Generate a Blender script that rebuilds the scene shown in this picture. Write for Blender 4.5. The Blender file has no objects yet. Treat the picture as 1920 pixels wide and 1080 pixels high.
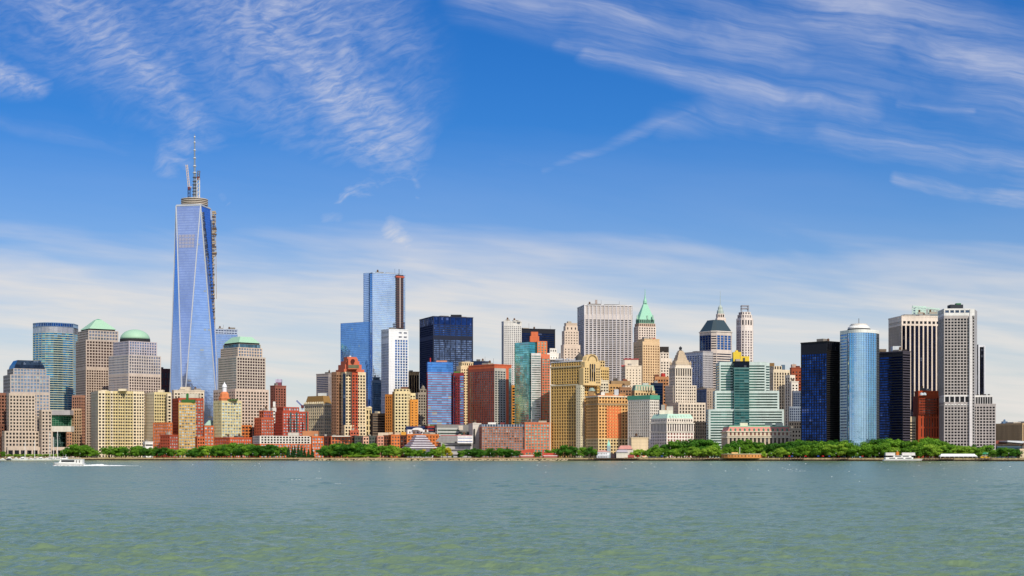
import bpy, bmesh, math, random
import numpy as np
from mathutils import Vector, Matrix
R = math.radians
sc = bpy.context.scene
COL = sc.collection
random.seed(7)

# ------------------------------------------------------------------ camera
F = 2956.0          # focal length in pixels of a 1920 px wide picture
CAM_Z = 6.0         # deck height above the water
HY = 855.0          # horizon row of the photograph
G = 3.5             # height of the land above the water
cam_d = bpy.data.cameras.new('camera')
cam_d.sensor_width = 36.0
cam_d.lens = 36.0 * F / 1920.0
cam_d.shift_y = (HY - 540.0) / 1920.0
cam_d.clip_start = 1.0
cam_d.clip_end = 60000.0
cam = bpy.data.objects.new('camera', cam_d)
COL.objects.link(cam)
cam.location = (0, 0, CAM_Z)
cam.rotation_euler = (R(90), 0, 0)
sc.camera = cam

# ------------------------------------------------------------------ light
SUN_EL, SUN_AZ = 46.0, 29.0     # azimuth: degrees to the right of straight behind the camera
sd = Vector((math.sin(R(SUN_AZ)) * math.cos(R(SUN_EL)), -math.cos(R(SUN_AZ)) * math.cos(R(SUN_EL)), math.sin(R(SUN_EL))))
sun_d = bpy.data.lights.new('sun', 'SUN')
sun_d.energy = 4.1
sun_d.angle = R(0.53)
sun_d.color = (1.0, 0.92, 0.78)
sun = bpy.data.objects.new('sun', sun_d)
COL.objects.link(sun)
sun.rotation_euler = sd.to_track_quat('Z', 'Y').to_euler()
sun.location = (0, 0, 2000)

sc.view_settings.view_transform = 'Standard'
sc.view_settings.look = 'None'
sc.view_settings.exposure = 0.0
sc.view_settings.gamma = 1.0
sc.cycles.max_bounces = 6
sc.cycles.caustics_reflective = False
sc.cycles.caustics_refractive = False


class NT:
    """small helper to write node graphs as expressions"""
    def __init__(s, tree):
        s.t = tree; s.n = tree.nodes; s.l = tree.links

    def node(s, typ, **kw):
        n = s.n.new(typ)
        for k, v in kw.items():
            setattr(n, k, v)
        return n

    def put(s, sock, v):
        if isinstance(v, bpy.types.NodeSocket):
            s.l.new(v, sock)
        elif v is not None:
            try:
                sock.default_value = v
            except Exception:
                if isinstance(v, tuple) and len(v) == 3:
                    sock.default_value = (*v, 1)
                else:
                    sock.default_value = (v, v, v)

    def m(s, op, a, b=None, c=None, clamp=False):
        n = s.node('ShaderNodeMath', operation=op); n.use_clamp = clamp
        s.put(n.inputs[0], a)
        if b is not None: s.put(n.inputs[1], b)
        if c is not None: s.put(n.inputs[2], c)
        return n.outputs[0]

    def vm(s, op, a, b=None, scale=None):
        n = s.node('ShaderNodeVectorMath', operation=op)
        s.put(n.inputs[0], a)
        if b is not None: s.put(n.inputs[1], b)
        if scale is not None: s.put(n.inputs['Scale'], scale)
        return n.outputs[1] if op in ('DOT_PRODUCT', 'LENGTH', 'DISTANCE') else n.outputs[0]

    def xyz(s, v):
        n = s.node('ShaderNodeSeparateXYZ'); s.put(n.inputs[0], v); return n.outputs

    def vec(s, x, y, z=0.0):
        n = s.node('ShaderNodeCombineXYZ')
        s.put(n.inputs[0], x); s.put(n.inputs[1], y); s.put(n.inputs[2], z)
        return n.outputs[0]

    def mix(s, f, a, b):
        n = s.node('ShaderNodeMix', data_type='RGBA')
        s.put(n.inputs[0], f)
        s.put(n.inputs[6], (*a, 1) if isinstance(a, tuple) and len(a) == 3 else a)
        s.put(n.inputs[7], (*b, 1) if isinstance(b, tuple) and len(b) == 3 else b)
        return n.outputs[2]

    def noise(s, v, scale, detail=3.0, rough=0.5, dist=0.0, dim='3D'):
        n = s.node('ShaderNodeTexNoise', noise_dimensions=dim)
        s.put(n.inputs['Vector'], v)
        n.inputs['Scale'].default_value = scale
        n.inputs['Detail'].default_value = detail
        n.inputs['Roughness'].default_value = rough
        n.inputs['Distortion'].default_value = dist
        return n.outputs

    def ramp(s, v, a, b, lo=0.0, hi=1.0, smooth=True):
        n = s.node('ShaderNodeMapRange')
        n.interpolation_type = 'SMOOTHSTEP' if smooth else 'LINEAR'
        s.put(n.inputs[0], v)
        for i, q in enumerate((a, b, lo, hi)):
            s.put(n.inputs[i + 1], q)
        return n.outputs[0]


# ------------------------------------------------------------------ sky: physical sky + cirrus laid out by compass direction
world = bpy.data.worlds.new('World')
sc.world = world
world.use_nodes = True
world.node_tree.nodes.clear()
W = NT(world.node_tree)
sky = W.node('ShaderNodeTexSky', sky_type='NISHITA')
sky.sun_disc = False
sky.sun_elevation = R(SUN_EL)
sky.sun_rotation = math.atan2(sd.x, sd.y)
sky.altitude = 0
sky.air_density = 1.0
sky.dust_density = 0.6
sky.ozone_density = 3.0
tc = W.node('ShaderNodeTexCoord').outputs['Generated']
dx, dy, dz = W.xyz(tc)
ady = W.m('MAXIMUM', W.m('ABSOLUTE', dy), 0.12)
# U,V: azimuth/elevation tangents, 1 unit = the field's 1000 units
U = W.m('MULTIPLY_ADD', W.m('DIVIDE', dx, ady), F / 1000, 0.96)
V = W.m('SUBTRACT', HY / 1000, W.m('MULTIPLY', W.m('DIVIDE', dz, ady), F / 1000))
P0 = W.vec(U, V, 0.0)
wn = W.noise(P0, 3.0, 4, 0.55)[1]
P1 = W.vm('ADD', P0, W.vm('SCALE', W.vm('SUBTRACT', wn, (0.5, 0.5, 0.5)), scale=0.16))
P1 = W.vm('MULTIPLY', P1, (1, 1, 0))


def capsule(x0, y0, x1, y1, r0, r1, a=1.0, soft=-0.25, P=None):
    """soft mask around a segment, radius r0 at its start and r1 at its end"""
    P = P or P1
    A = Vector((x0, y0, 0)); B = Vector((x1, y1, 0)); d = B - A
    pa = W.vm('SUBTRACT', P, tuple(A))
    h = W.m('DIVIDE', W.vm('DOT_PRODUCT', pa, tuple(d)), d.length_squared, clamp=True)
    q = W.vm('SUBTRACT', pa, W.vm('SCALE', tuple(d), scale=h))
    dist = W.vm('LENGTH', q)
    r = W.m('MULTIPLY_ADD', h, r1 - r0, r0)
    return W.ramp(W.m('DIVIDE', dist, r), 1.45, soft, 0.0, a)


def add(*ms):
    o = ms[0]
    for k in ms[1:]:
        o = W.m('MAXIMUM', o, k)
    return o


def rot_scaled(P, ang, sx, sy):
    n = W.node('ShaderNodeMapping')
    W.put(n.inputs[0], P)
    n.inputs['Rotation'].default_value = (0, 0, R(ang))
    n.inputs['Scale'].default_value = (1, 1, 1)
    return W.vm('MULTIPLY', n.outputs[0], (sx, sy, 1))


# rippled cirrocumulus, two fans
rip = add(
    capsule(0.09, -0.02, 0.25, 0.13, 0.15, 0.09, 0.75),
    capsule(0.24, 0.12, 0.385, 0.235, 0.10, 0.045, 0.8),
    capsule(0.385, 0.235, 0.325, 0.305, 0.03, 0.035, 0.7),
    capsule(0.50, -0.02, 0.64, 0.15, 0.27, 0.17, 0.85),
    capsule(0.60, 0.14, 0.735, 0.28, 0.14, 0.075, 1.0),
    capsule(0.735, 0.27, 0.725, 0.335, 0.07, 0.035, 0.95),
    capsule(0.73, 0.345, 0.63, 0.386, 0.02, 0.014, 0.9),
    capsule(0.765, 0.31, 0.785, 0.36, 0.02, 0.012, 0.5),
    capsule(0.40, 0.33, 0.44, 0.43, 0.02, 0.02, 0.25),
    capsule(-0.02, 0.145, 0.075, 0.17, 0.04, 0.02, 1.0))
r1 = W.noise(rot_scaled(P1, 17, 22, 70), 1.0, 4, 0.62, 0.5)[0]
r2 = W.noise(rot_scaled(P0, -28, 6, 11), 1.0, 4, 0.6)[0]
r3 = W.noise(rot_scaled(P0, 14, 45, 150), 1.0, 2, 0.6, 0.3)[0]
rtex = W.m('ADD', W.m('MULTIPLY', W.ramp(r1, 0.26, 0.80), 0.86), W.m('MULTIPLY', W.ramp(r3, 0.3, 0.75), 0.14))
ripm = W.m('MULTIPLY', W.m('MULTIPLY', rip, W.ramp(r2, 0.28, 0.60, 0.30, 1.0)), W.m('MULTIPLY_ADD', rtex, 0.82, 0.14))

# long streaks of cirrus
P2 = W.vm('MULTIPLY', W.vm('ADD', P0, W.vm('SCALE', W.vm('SUBTRACT', wn, (0.5, 0.5, 0.5)), scale=0.07)), (1, 1, 0))
stk = add(
    capsule(0.88, 0.0, 1.45, 0.07, 0.05, 0.10, 0.75, P=P2),
    capsule(1.05, 0.085, 1.50, 0.115, 0.02, 0.05, 0.55, P=P2),
    capsule(1.10, 0.105, 1.62, 0.20, 0.02, 0.05, 0.9, P=P2),
    capsule(1.35, 0.20, 1.95, 0.32, 0.05, 0.045, 0.6, P=P2),
    capsule(1.45, 0.10, 1.95, 0.22, 0.09, 0.09, 0.35, P=P2),
    capsule(1.69, 0.19, 1.83, 0.21, 0.012, 0.010, 0.8, P=P2),
    capsule(1.50, -0.03, 1.98, 0.17, 0.10, 0.11, 1.0, P=P2),
    capsule(1.68, 0.335, 1.96, 0.385, 0.014, 0.035, 0.95, P=P2),
    capsule(1.02, 0.315, 1.30, 0.21, 0.012, 0.014, 0.45, P=P2),
    capsule(1.25, 0.235, 1.42, 0.205, 0.03, 0.04, 0.4, P=P2),
    capsule(0.94, 0.30, 1.03, 0.31, 0.02, 0.03, 0.25, P=P2),
    capsule(-0.02, 0.228, 0.24, 0.275, 0.02, 0.025, 0.22, P=P2),
    capsule(-0.02, 0.42, 0.16, 0.445, 0.014, 0.014, 0.5, P=P2),
    capsule(-0.02, 0.375, 0.14, 0.40, 0.014, 0.014, 0.22, P=P2),
    capsule(0.745, 0.435, 0.81, 0.455, 0.034, 0.034, 1.3, P=P2),
    capsule(0.61, 0.415, 0.63, 0.42, 0.02, 0.02, 0.3, P=P2),
    capsule(1.33, 0.52, 1.39, 0.485, 0.012, 0.014, 0.6, P=P2))
s1 = W.noise(rot_scaled(P2, -11, 2.6, 34), 1.0, 6, 0.66, 0.35)[0]
s2 = W.noise(rot_scaled(P1, -14, 5, 9), 1.0, 4, 0.6)[0]
s3 = W.noise(rot_scaled(P2, -9, 9, 130), 1.0, 3, 0.6, 0.3)[0]
stex = W.m('ADD', W.m('MULTIPLY', W.ramp(s1, 0.27, 0.80), 0.84), W.m('MULTIPLY', W.ramp(s3, 0.3, 0.72), 0.16))
stkm = W.m('MULTIPLY', W.m('MULTIPLY', stk, W.ramp(s2, 0.26, 0.58, 0.35, 1.0)), W.m('MULTIPLY_ADD', stex, 0.74, 0.10))

puff = add(capsule(0.745, 0.432, 0.79, 0.452, 0.030, 0.034, 0.9), capsule(0.605, 0.415, 0.63, 0.42, 0.02, 0.02, 0.35))
stkm = W.m('MAXIMUM', stkm, W.m('MULTIPLY', puff, W.m('MULTIPLY_ADD', rtex, 0.5, 0.5)))

# thin milky veil low over the horizon
vn = W.noise(rot_scaled(P0, -7, 1.6, 9.0), 1.0, 4, 0.55, 0.3)[0]
Vw = W.m('MULTIPLY_ADD', W.m('SUBTRACT', vn, 0.5), 0.20, V)
slope = W.m('MULTIPLY_ADD', U, -0.02, Vw)
veil = W.ramp(slope, 0.35, 0.575, 0.0, 0.93)
veil2 = W.ramp(slope, 0.20, 0.42, 0.0, 0.15, smooth=False)
vs = W.noise(rot_scaled(P0, -5, 2.2, 26.0), 1.0, 4, 0.6, 0.4)[0]
veil = W.m('MULTIPLY', veil, W.ramp(W.m('MULTIPLY_ADD', vs, 0.6, W.m('MULTIPLY', vn, 0.4)), 0.32, 0.66, 0.62, 1.07))
south = W.ramp(dy, 0.05, -0.35, 0.0, 1.0)
veil = W.m('MAXIMUM', veil, W.m('MULTIPLY', south, W.ramp(vn, 0.3, 0.7, 0.45, 0.75)))  # veil added behind the camera to whiten glass reflections and fill light
inv = W.m('SUBTRACT', 1.0, W.m('MULTIPLY', W.m('SUBTRACT', 1.0, ripm), W.m('SUBTRACT', 1.0, stkm)))
cover = W.m('MAXIMUM', W.m('MAXIMUM', inv, veil), veil2, clamp=True)
cover = W.m('MINIMUM', W.m('MULTIPLY_ADD', W.m('MULTIPLY', inv, veil), 0.25, cover), 1.0)

skyc = W.node('ShaderNodeHueSaturation')
skyc.inputs['Saturation'].default_value = 1.45
skyc.inputs['Value'].default_value = 1.0
skyc.inputs['Hue'].default_value = 0.504
W.put(skyc.inputs['Color'], sky.outputs[0])
cloudc = W.mix(W.ramp(V, 0.25, 0.62), (6.0, 6.3, 7.6), (7.9, 7.6, 7.25))
skyt = W.vm('MULTIPLY', skyc.outputs[0], (0.56, 0.81, 1.10))
final = W.mix(cover, skyt, cloudc)
bg = W.node('ShaderNodeBackground')
W.put(bg.inputs[0], final)
bg.inputs[1].default_value = 0.10
wo = W.node('ShaderNodeOutputWorld')
W.l.new(bg.outputs[0], wo.inputs[0])


# ------------------------------------------------------------------ materials
def lin(h):
    c = [int(h[i:i + 2], 16) / 255 for i in (0, 2, 4)]
    return tuple(x / 12.92 if x <= 0.04045 else ((x + 0.055) / 1.055) ** 2.4 for x in c)


MC = {}


def new_mat(name):
    m = bpy.data.materials.new(name)
    m.use_nodes = True
    t = NT(m.node_tree)
    return m, t, m.node_tree.nodes['Principled BSDF']


def wall(h, k=0.92, rough=0.85, var=0.22, courses=0.0, spec=0.3):
    """masonry / metal cladding with weathering"""
    key = ('w', h, k, rough, var, courses)
    if key in MC: return MC[key]
    m, t, b = new_mat('wall_' + h)
    c = tuple(min(0.85, x * k) for x in lin(h))
    lum = 0.3 * c[0] + 0.6 * c[1] + 0.1 * c[2]
    c = tuple(min(.86, (lum + (x - lum) * 0.93) * 1.04) for x in c)
    pos = t.node('ShaderNodeNewGeometry').outputs['Position']
    n3 = t.noise(t.vm('MULTIPLY', pos, (1, 1, 0.07)), 0.30, 4, 0.6)[0]
    fl = t.m('FRACT', t.m('DIVIDE', t.xyz(pos)[2], 3.9))
    n1 = t.noise(t.vm('MULTIPLY', pos, (1, 1, 0.25)), 0.06, 5, 0.6)[0]
    n2 = t.noise(pos, 0.55, 3, 0.6)[0]
    f = t.m('ADD', t.m('MULTIPLY_ADD', n1, 2 * var, 1 - var), t.m('MULTIPLY_ADD', n2, var, -var / 2))
    f = t.m('MULTIPLY', f, t.m('MULTIPLY_ADD', n3, 0.5, 0.75))
    f = t.m('MULTIPLY', f, t.m('MULTIPLY_ADD', t.m('LESS_THAN', fl, 0.14), -0.12, 1.0))
    col = t.vm('SCALE', c, scale=f)
    if courses:
        z = t.xyz(pos)[2]
        fr = t.m('FRACT', t.m('DIVIDE', z, courses))
        col = t.mix(t.m('LESS_THAN', fr, 0.16), col, t.vm('SCALE', col, scale=0.6))
    t.put(b.inputs['Base Color'], col)
    b.inputs['Roughness'].default_value = rough
    b.inputs['Specular IOR Level'].default_value = spec
    MC[key] = m
    return m


def glass(h, metal=0.75, rough=0.12, var=0.35, floor=0.0, line=None, blind=0.94, pane=(3.0, 4.0), mull=0.0, bump=0.25, lf=0.2):
    """reflective window glass: tinted panes that differ a little; optional spandrel line at each floor"""
    key = ('g', h, metal, rough, var, floor, line, blind, pane, mull, bump, lf)
    if key in MC: return MC[key]
    m, t, b = new_mat('glass_' + h)
    c = tuple(lin(h))
    pos = t.node('ShaderNodeNewGeometry').outputs['Position']
    sn = t.vm('FLOOR', t.vm('DIVIDE', pos, (pane[0], pane[0], pane[1])))
    wnn = t.node('ShaderNodeTexWhiteNoise', noise_dimensions='3D')
    t.put(wnn.inputs['Vector'], sn)
    v = wnn.outputs['Value']
    big = t.noise(t.vm('MULTIPLY', pos, (1, 1, 0.6)), 0.035, 3, 0.6)[0]
    f = t.m('ADD', t.m('MULTIPLY_ADD', v, 2 * var, 1 - var), t.m('MULTIPLY_ADD', big, 0.8, -0.4))
    col = t.vm('SCALE', c, scale=f)
    if blind < 1:
        bl = t.m('GREATER_THAN', v, blind)
        lc = tuple(min(0.6, x * 1.6 + 0.10) for x in c)
        col = t.mix(bl, col, lc)
    if floor:
        z = t.xyz(pos)[2]
        fr = t.m('FRACT', t.m('DIVIDE', z, floor))
        col = t.mix(t.m('LESS_THAN', fr, lf), col, lin(line))
    t.put(b.inputs['Base Color'], col)
    b.inputs['Metallic'].default_value = metal
    b.inputs['Roughness'].default_value = rough
    if bump:
        bn = t.noise(pos, 0.11, 2, 0.5)[0]
        bp = t.node('ShaderNodeBump')
        bp.inputs['Strength'].default_value = bump
        bp.inputs['Distance'].default_value = 0.6
        t.put(bp.inputs['Height'], bn)
        t.put(b.inputs['Normal'], bp.outputs[0])
    MC[key] = m
    return m


def plain(h, k=0.9, rough=0.6, metal=0.0):
    key = ('p', h, k, rough, metal)
    if key in MC: return MC[key]
    m, t, b = new_mat('paint_' + h)
    pos = t.node('ShaderNodeNewGeometry').outputs['Position']
    n = t.noise(pos, 0.7, 3, 0.6)[0]
    t.put(b.inputs['Base Color'], t.vm('SCALE', tuple(min(0.85, x * k) for x in lin(h)), scale=t.m('MULTIPLY_ADD', n, 0.3, 0.85)))
    b.inputs['Roughness'].default_value = rough
    b.inputs['Metallic'].default_value = metal
    MC[key] = m
    return m


# ------------------------------------------------------------------ mesh + object helpers
class MB:
    """collects geometry (world coordinates) and links it as one mesh object"""
    def __init__(s):
        s.v = []; s.f = []; s.mi = []; s.ix = {}; s.mats = []; s.cur = 0

    def mat(s, m):
        if m not in s.mats: s.mats.append(m)
        s.cur = s.mats.index(m)

    def p(s, x, y, z):
        k = (round(x, 2), round(y, 2), round(z, 2))
        i = s.ix.get(k)
        if i is None:
            i = len(s.v); s.ix[k] = i; s.v.append((x, y, z))
        return i

    def q(s, *pts):
        idx = [s.p(*p) for p in pts]
        out = []
        for i in idx:
            if not out or out[-1] != i: out.append(i)
        if out[0] == out[-1]: out.pop()
        if len(out) > 2 and len(set(out)) == len(out):
            s.f.append(out); s.mi.append(s.cur)

    def prism(s, poly, z0, z1, poly2=None, cap=True, bottom=True):
        poly2 = poly2 or poly
        n = len(poly)
        for i in range(n):
            a, b = poly[i], poly[(i + 1) % n]
            c, d = poly2[(i + 1) % n], poly2[i]
            s.q((a[0], a[1], z0), (b[0], b[1], z0), (c[0], c[1], z1), (d[0], d[1], z1))
        if cap: s.q(*[(x, y, z1) for x, y in poly2])
        if bottom: s.q(*[(x, y, z0) for x, y in reversed(poly)])

    def box(s, x0, x1, y0, y1, z0, z1):
        s.prism([(x0, y0), (x1, y0), (x1, y1), (x0, y1)], z0, z1)

    def bar(s, A, B, w):
        """square bar from A to B"""
        A = Vector(A); B = Vector(B); d = (B - A)
        if d.length < 1e-6: return
        d.normalize()
        up = Vector((0, 0, 1)) if abs(d.z) < 0.9 else Vector((1, 0, 0))
        a = d.cross(up).normalized() * w / 2; b = d.cross(a).normalized() * w / 2
        c0 = [A + a + b, A - a + b, A - a - b, A + a - b]
        c1 = [B + a + b, B - a + b, B - a - b, B + a - b]
        for i in range(4):
            j = (i + 1) % 4
            s.q(c0[i], c0[j], c1[j], c1[i])
        s.q(*c1); s.q(*reversed(c0))

    def lathe(s, cx, cy, prof, n=20, ph=0.0, cap=True):
        """prof: list of (r,z) from bottom to top"""
        def ring(r, z): return [(cx + r * math.cos(ph + 2 * math.pi * i / n), cy + r * math.sin(ph + 2 * math.pi * i / n), z) for i in range(n)]
        for (r0, z0), (r1, z1) in zip(prof, prof[1:]):
            a, b = ring(r0, z0), ring(r1, z1)
            for i in range(n):
                j = (i + 1) % n
                if r1 < 1e-3: s.q(a[i], a[j], (cx, cy, z1))
                elif r0 < 1e-3: s.q((cx, cy, z0), b[j], b[i])
                else: s.q(a[i], a[j], b[j], b[i])
        if cap and prof[-1][0] > 1e-3: s.q(*ring(*prof[-1]))
        if prof[0][0] > 1e-3: s.q(*reversed(ring(*prof[0])))

    def build(s, name, mat=None, root=None, label=None, kind=None, smooth=False):
        me = bpy.data.meshes.new(name)
        o = Vector((0, 0, 0)); q_ = root
        while q_ is not None:
            o = o + Vector(q_.location); q_ = q_.parent
        if not s.v: return None
        arr = np.array([tuple(v) for v in s.v], dtype=float) - np.array(o)
        me.from_pydata(arr.tolist(), [], s.f)
        if s.mats:
            for m in s.mats: me.materials.append(m)
            me.polygons.foreach_set('material_index', s.mi)
        elif mat: me.materials.append(mat)
        if smooth: me.polygons.foreach_set('use_smooth', [True] * len(me.polygons))
        me.update()
        ob = bpy.data.objects.new(name, me)
        COL.objects.link(ob)
        if root is not None: ob.parent = root
        if label: ob['label'] = label
        if kind: ob['kind'] = kind
        return ob


def tag(o, label, cat, group=None, kind=None):
    o['label'] = label
    o['category'] = cat
    if group: o['group'] = group
    if kind: o['kind'] = kind
    return o


def empty(name, loc, label, cat, group=None):
    o = bpy.data.objects.new(name, None)
    COL.objects.link(o)
    o.location = loc
    return tag(o, label, cat, group)


def X(px, D): return (px - 960.0) / F * D
def Zy(py, D): return CAM_Z + (HY - py) / F * D
def shore(px): return 2250 + (1800 - 2250) * px / 1920.0


def foot(xl, xc, xr, D, phi=None, depth=None):
    """rectangle whose near corner is seen at xc (distance D), whose side faces end at xl and xr. Returns corner points, counterclockwise from above: left-end, corner, right-end, rear"""
    wl, wr = xc - xl, xr - xc
    a = math.atan((xc - 960) / F)
    one = wl < 0.5
    if phi is None:
        phi = -6.0 if one else min(45.0, max(12.0, math.degrees(math.atan2(wl, wr))))
    th = R(phi) - a
    c, s_ = math.cos(th), math.sin(th)
    tr, tl = (xr - 960) / F, (xl - 960) / F
    cx = X(xc, D)
    s = (tr * D - cx) / (c - tr * s_)
    if one: t = depth or min(s, 40.0)
    else: t = (cx - tl * D) / (s_ + tl * c)
    if depth and not one: t = depth
    C = (cx, D)
    Rr = (cx + s * c, D + s * s_)
    L = (cx - t * s_, D + t * c)
    K = (Rr[0] - t * s_, Rr[1] + t * c)
    return [L, C, Rr, K]


PANES = {}


class Building:
    def __init__(s, name, D, px, label, cat='building', group=None):
        s.D = D
        s.root = empty(name, (X(px, D), D, G), label, cat, group)
        s.walls = {}; s.panes = []; s.roofs = []; s.ti = 0; s.last = None

    def wmb(s, key):
        key = (s.ti, key)
        if key not in s.walls: s.walls[key] = MB()
        return s.walls[key]

    def face(s, a, b, z0, z1, spec, show=True):
        """wall face a->b seen from outside with a on the viewer's left. spec=(px pitch x, px pitch y, fw, fh, wall, glass[, margins])"""
        px_, py_, fw, fh, wm, gm = spec[:6]
        if px_ and py_ and px_ < 5.6 and py_ < 5.8 and fw < .66:
            px_ *= 1.18; py_ *= 1.16; fw = min(.72, fw + .10); fh = min(.80, fh + .08)
        mg = spec[6] if len(spec) > 6 else (0.02, 0.02, 0.0, 0.03)
        mb = s.wmb(wm)
        L = math.hypot(b[0] - a[0], b[1] - a[1])
        dx, dy = (b[0] - a[0]) / L, (b[1] - a[1]) / L
        nx, ny = dy, -dx
        if not show or gm is None or L < 2:
            mb.q((a[0], a[1], z0), (b[0], b[1], z0), (b[0], b[1], z1), (a[0], a[1], z1)); return
        H = z1 - z0
        sc_ = s.D / F
        m0, m1, m2, m3 = mg[0] * L, mg[1] * L, mg[2] * H, mg[3] * H
        nc = 1 if not px_ else max(1, round((L - m0 - m1) / (px_ * sc_)))
        nr = 1 if not py_ else max(1, round((H - m2 - m3) / (py_ * sc_)))
        cw, ch = (L - m0 - m1) / nc, (H - m2 - m3) / nr
        ww, wh = cw * (fw if px_ else 0.985), ch * (fh if py_ else 0.985)
        us = [0.0]; vs = [0.0]
        for i in range(nc):
            x = m0 + cw * i + (cw - ww) / 2; us += [x, x + ww]
        for j in range(nr):
            y = m2 + ch * j + (ch - wh) / 2; vs += [y, y + wh]
        us.append(L); vs.append(H)
        d = min(0.7, 0.28 * min(ww, wh) + 0.12)
        base = len(mb.v)
        nu, nv = len(us), len(vs)
        def pt(u, v, e=0.0): return (a[0] + dx * u - nx * e, a[1] + dy * u - ny * e, z0 + v)
        for v in vs:
            for u in us: mb.v.append(pt(u, v))
        for j in range(nv - 1):
            for i in range(nu - 1):
                k = base + j * nu + i
                if i % 2 == 1 and j % 2 == 1:
                    r = len(mb.v)
                    mb.v += [pt(us[i], vs[j], d), pt(us[i + 1], vs[j], d), pt(us[i + 1], vs[j + 1], d), pt(us[i], vs[j + 1], d)]
                    o = [k, k + 1, k + nu + 1, k + nu]
                    for e in range(4):
                        g = (e + 1) % 4
                        mb.f.append([o[e], o[g], r + g, r + e]); mb.mi.append(0)
                else:
                    mb.f.append([k, k + 1, k + nu + 1, k + nu]); mb.mi.append(0)
        # panes
        facing = max(0.05, -(nx * (a[0] + b[0]) / 2 + ny * (a[1] + b[1]) / 2) / math.hypot((a[0] + b[0]) / 2, (a[1] + b[1]) / 2))
        ang = math.atan2(dy, dx)
        nm = 'window' if (px_ and py_) else ('window_band' if py_ else ('window_strip' if px_ else 'glass_wall'))
        for j in range(nr):
            for i in range(nc):
                c = pt((us[2 * i + 1] + us[2 * i + 2]) / 2, (vs[2 * j + 1] + vs[2 * j + 2]) / 2, d)
                s.panes.append((ww * wh * facing, c, ang, ww, wh, gm, nm))

    def poly(s, pts, z0, z1, specs, roof=True):
        """polygon tier; specs one per edge (None: plain wall of the first spec)"""
        n = len(pts)
        for i in range(n):
            a, b = pts[i], pts[(i + 1) % n]
            sp = specs[i] if i < len(specs) else None
            dx, dy = b[0] - a[0], b[1] - a[1]
            mx, my = (a[0] + b[0]) / 2, (a[1] + b[1]) / 2
            vis = -(dy * mx - dx * my) > 0
            s.face(a, b, z0, z1, sp or specs[0], show=bool(sp) and vis)
        if roof:
            m = MB(); m.q(*[(x, y, z1) for x, y in pts]); s.roofs.append(m)
        s.ti += 1
        s.last = (pts, z0, z1)

    def tier(s, xl, xc, xr, yt, yb, S, SL=None, dD=0.0, phi=None, depth=None, cornice=None, keep=False):
        D = s.D + dD
        if SL and not keep: SL = SL[:4] + (S[4],) + SL[5:]
        pts = foot(xl, xc, xr, D, phi, depth)
        z0 = G if yb is None else Zy(yb, D)
        z1 = Zy(yt, D)
        s.poly(pts, z0, z1, [SL or S, S, None, None])
        if cornice: s.ledge(z1, *cornice)
        return s

    def ledge(s, z, h, e, mat, name='cornice'):
        pts = s.last[0]
        mb = MB()
        cx = sum(p[0] for p in pts) / len(pts); cy = sum(p[1] for p in pts) / len(pts)
        def grow(p, k):
            d = math.hypot(p[0] - cx, p[1] - cy); return (p[0] + (p[0] - cx) / d * k, p[1] + (p[1] - cy) / d * k)
        mb.prism([grow(p, e) for p in pts], z - h, z + 0.25)
        mb.build(name, mat, s.root)

    def box(s, xl, xr, yt, yb, mat, name='rooftop_unit', dD=12, dep=10, label=None):
        D = s.D + dD
        mb = MB(); x0, x1 = X(xl, D), X(xr, D)
        mb.box(x0, x1, D, D + dep, G if yb is None else Zy(yb, D), Zy(yt, D))
        return mb.build(name, mat, s.root, label)

    def clutter(s):
        rc = random.Random(int(s.D * 7 + s.root.location.x * 13))
        pts, _, z = s.last
        if len(pts) != 4 or z == 0: return
        L_, C_, R_, K_ = pts
        ax, ay = R_[0] - C_[0], R_[1] - C_[1]; bx, by = L_[0] - C_[0], L_[1] - C_[1]
        la, lb = math.hypot(ax, ay), math.hypot(bx, by)
        if la < 9 or lb < 6: return
        n = 1 + int(la > 22) + int(la > 40)
        u = .1
        for k in range(n):
            w = rc.uniform(.16, .34); u0 = min(.92 - w, u + rc.uniform(0, .16)); u = u0 + w + .04
            if u0 < .05: break
            v0 = rc.uniform(.18, .4); v1 = min(.85, v0 + max(.25, 5 / lb)); h = rc.uniform(1.6, 4.6)
            P = [(C_[0] + ax * a + bx * b, C_[1] + ay * a + by * b) for a, b in ((u0, v0), (u0 + w, v0), (u0 + w, v1), (u0, v1))]
            m = MB(); m.prism(P, z - .2, z + h)
            m.build('rooftop_unit', wall(rc.choice(['8f887e', 'a8a096', '6e6862', 'b8ac9a'])), s.root)
            if rc.random() < .35:
                m = MB(); q = P[0]; m.lathe(q[0] + 2, q[1] + 2, [(1.5, z + h), (1.5, z + h + 2.6), (.2, z + h + 3.6)], 8); m.build('water_tank', plain('6a4c34'), s.root)
            if rc.random() < .35:
                m = MB(); q = P[1]; m.bar((q[0], q[1] + 1, z + h - .2), (q[0], q[1] + 1, z + h + rc.uniform(4, 8)), .35); m.build('antenna', plain('5c5c60'), s.root)
        # parapet rim, proud of the wall
        m = MB(); e = .35
        for i in range(4):
            a, b = pts[i], pts[(i + 1) % 4]; d = math.hypot(b[0] - a[0], b[1] - a[1]); ux, uy = (b[0] - a[0]) / d, (b[1] - a[1]) / d
            nx, ny = uy, -ux
            m.prism([(a[0] + nx * e - ux * e, a[1] + ny * e - uy * e), (b[0] + nx * e + ux * e, b[1] + ny * e + uy * e), (b[0] - nx * e, b[1] - ny * e), (a[0] - nx * e, a[1] - ny * e)], z - .5, z + .9)
        m.build('parapet', list(s.walls.keys())[-1][1], s.root)

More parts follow.
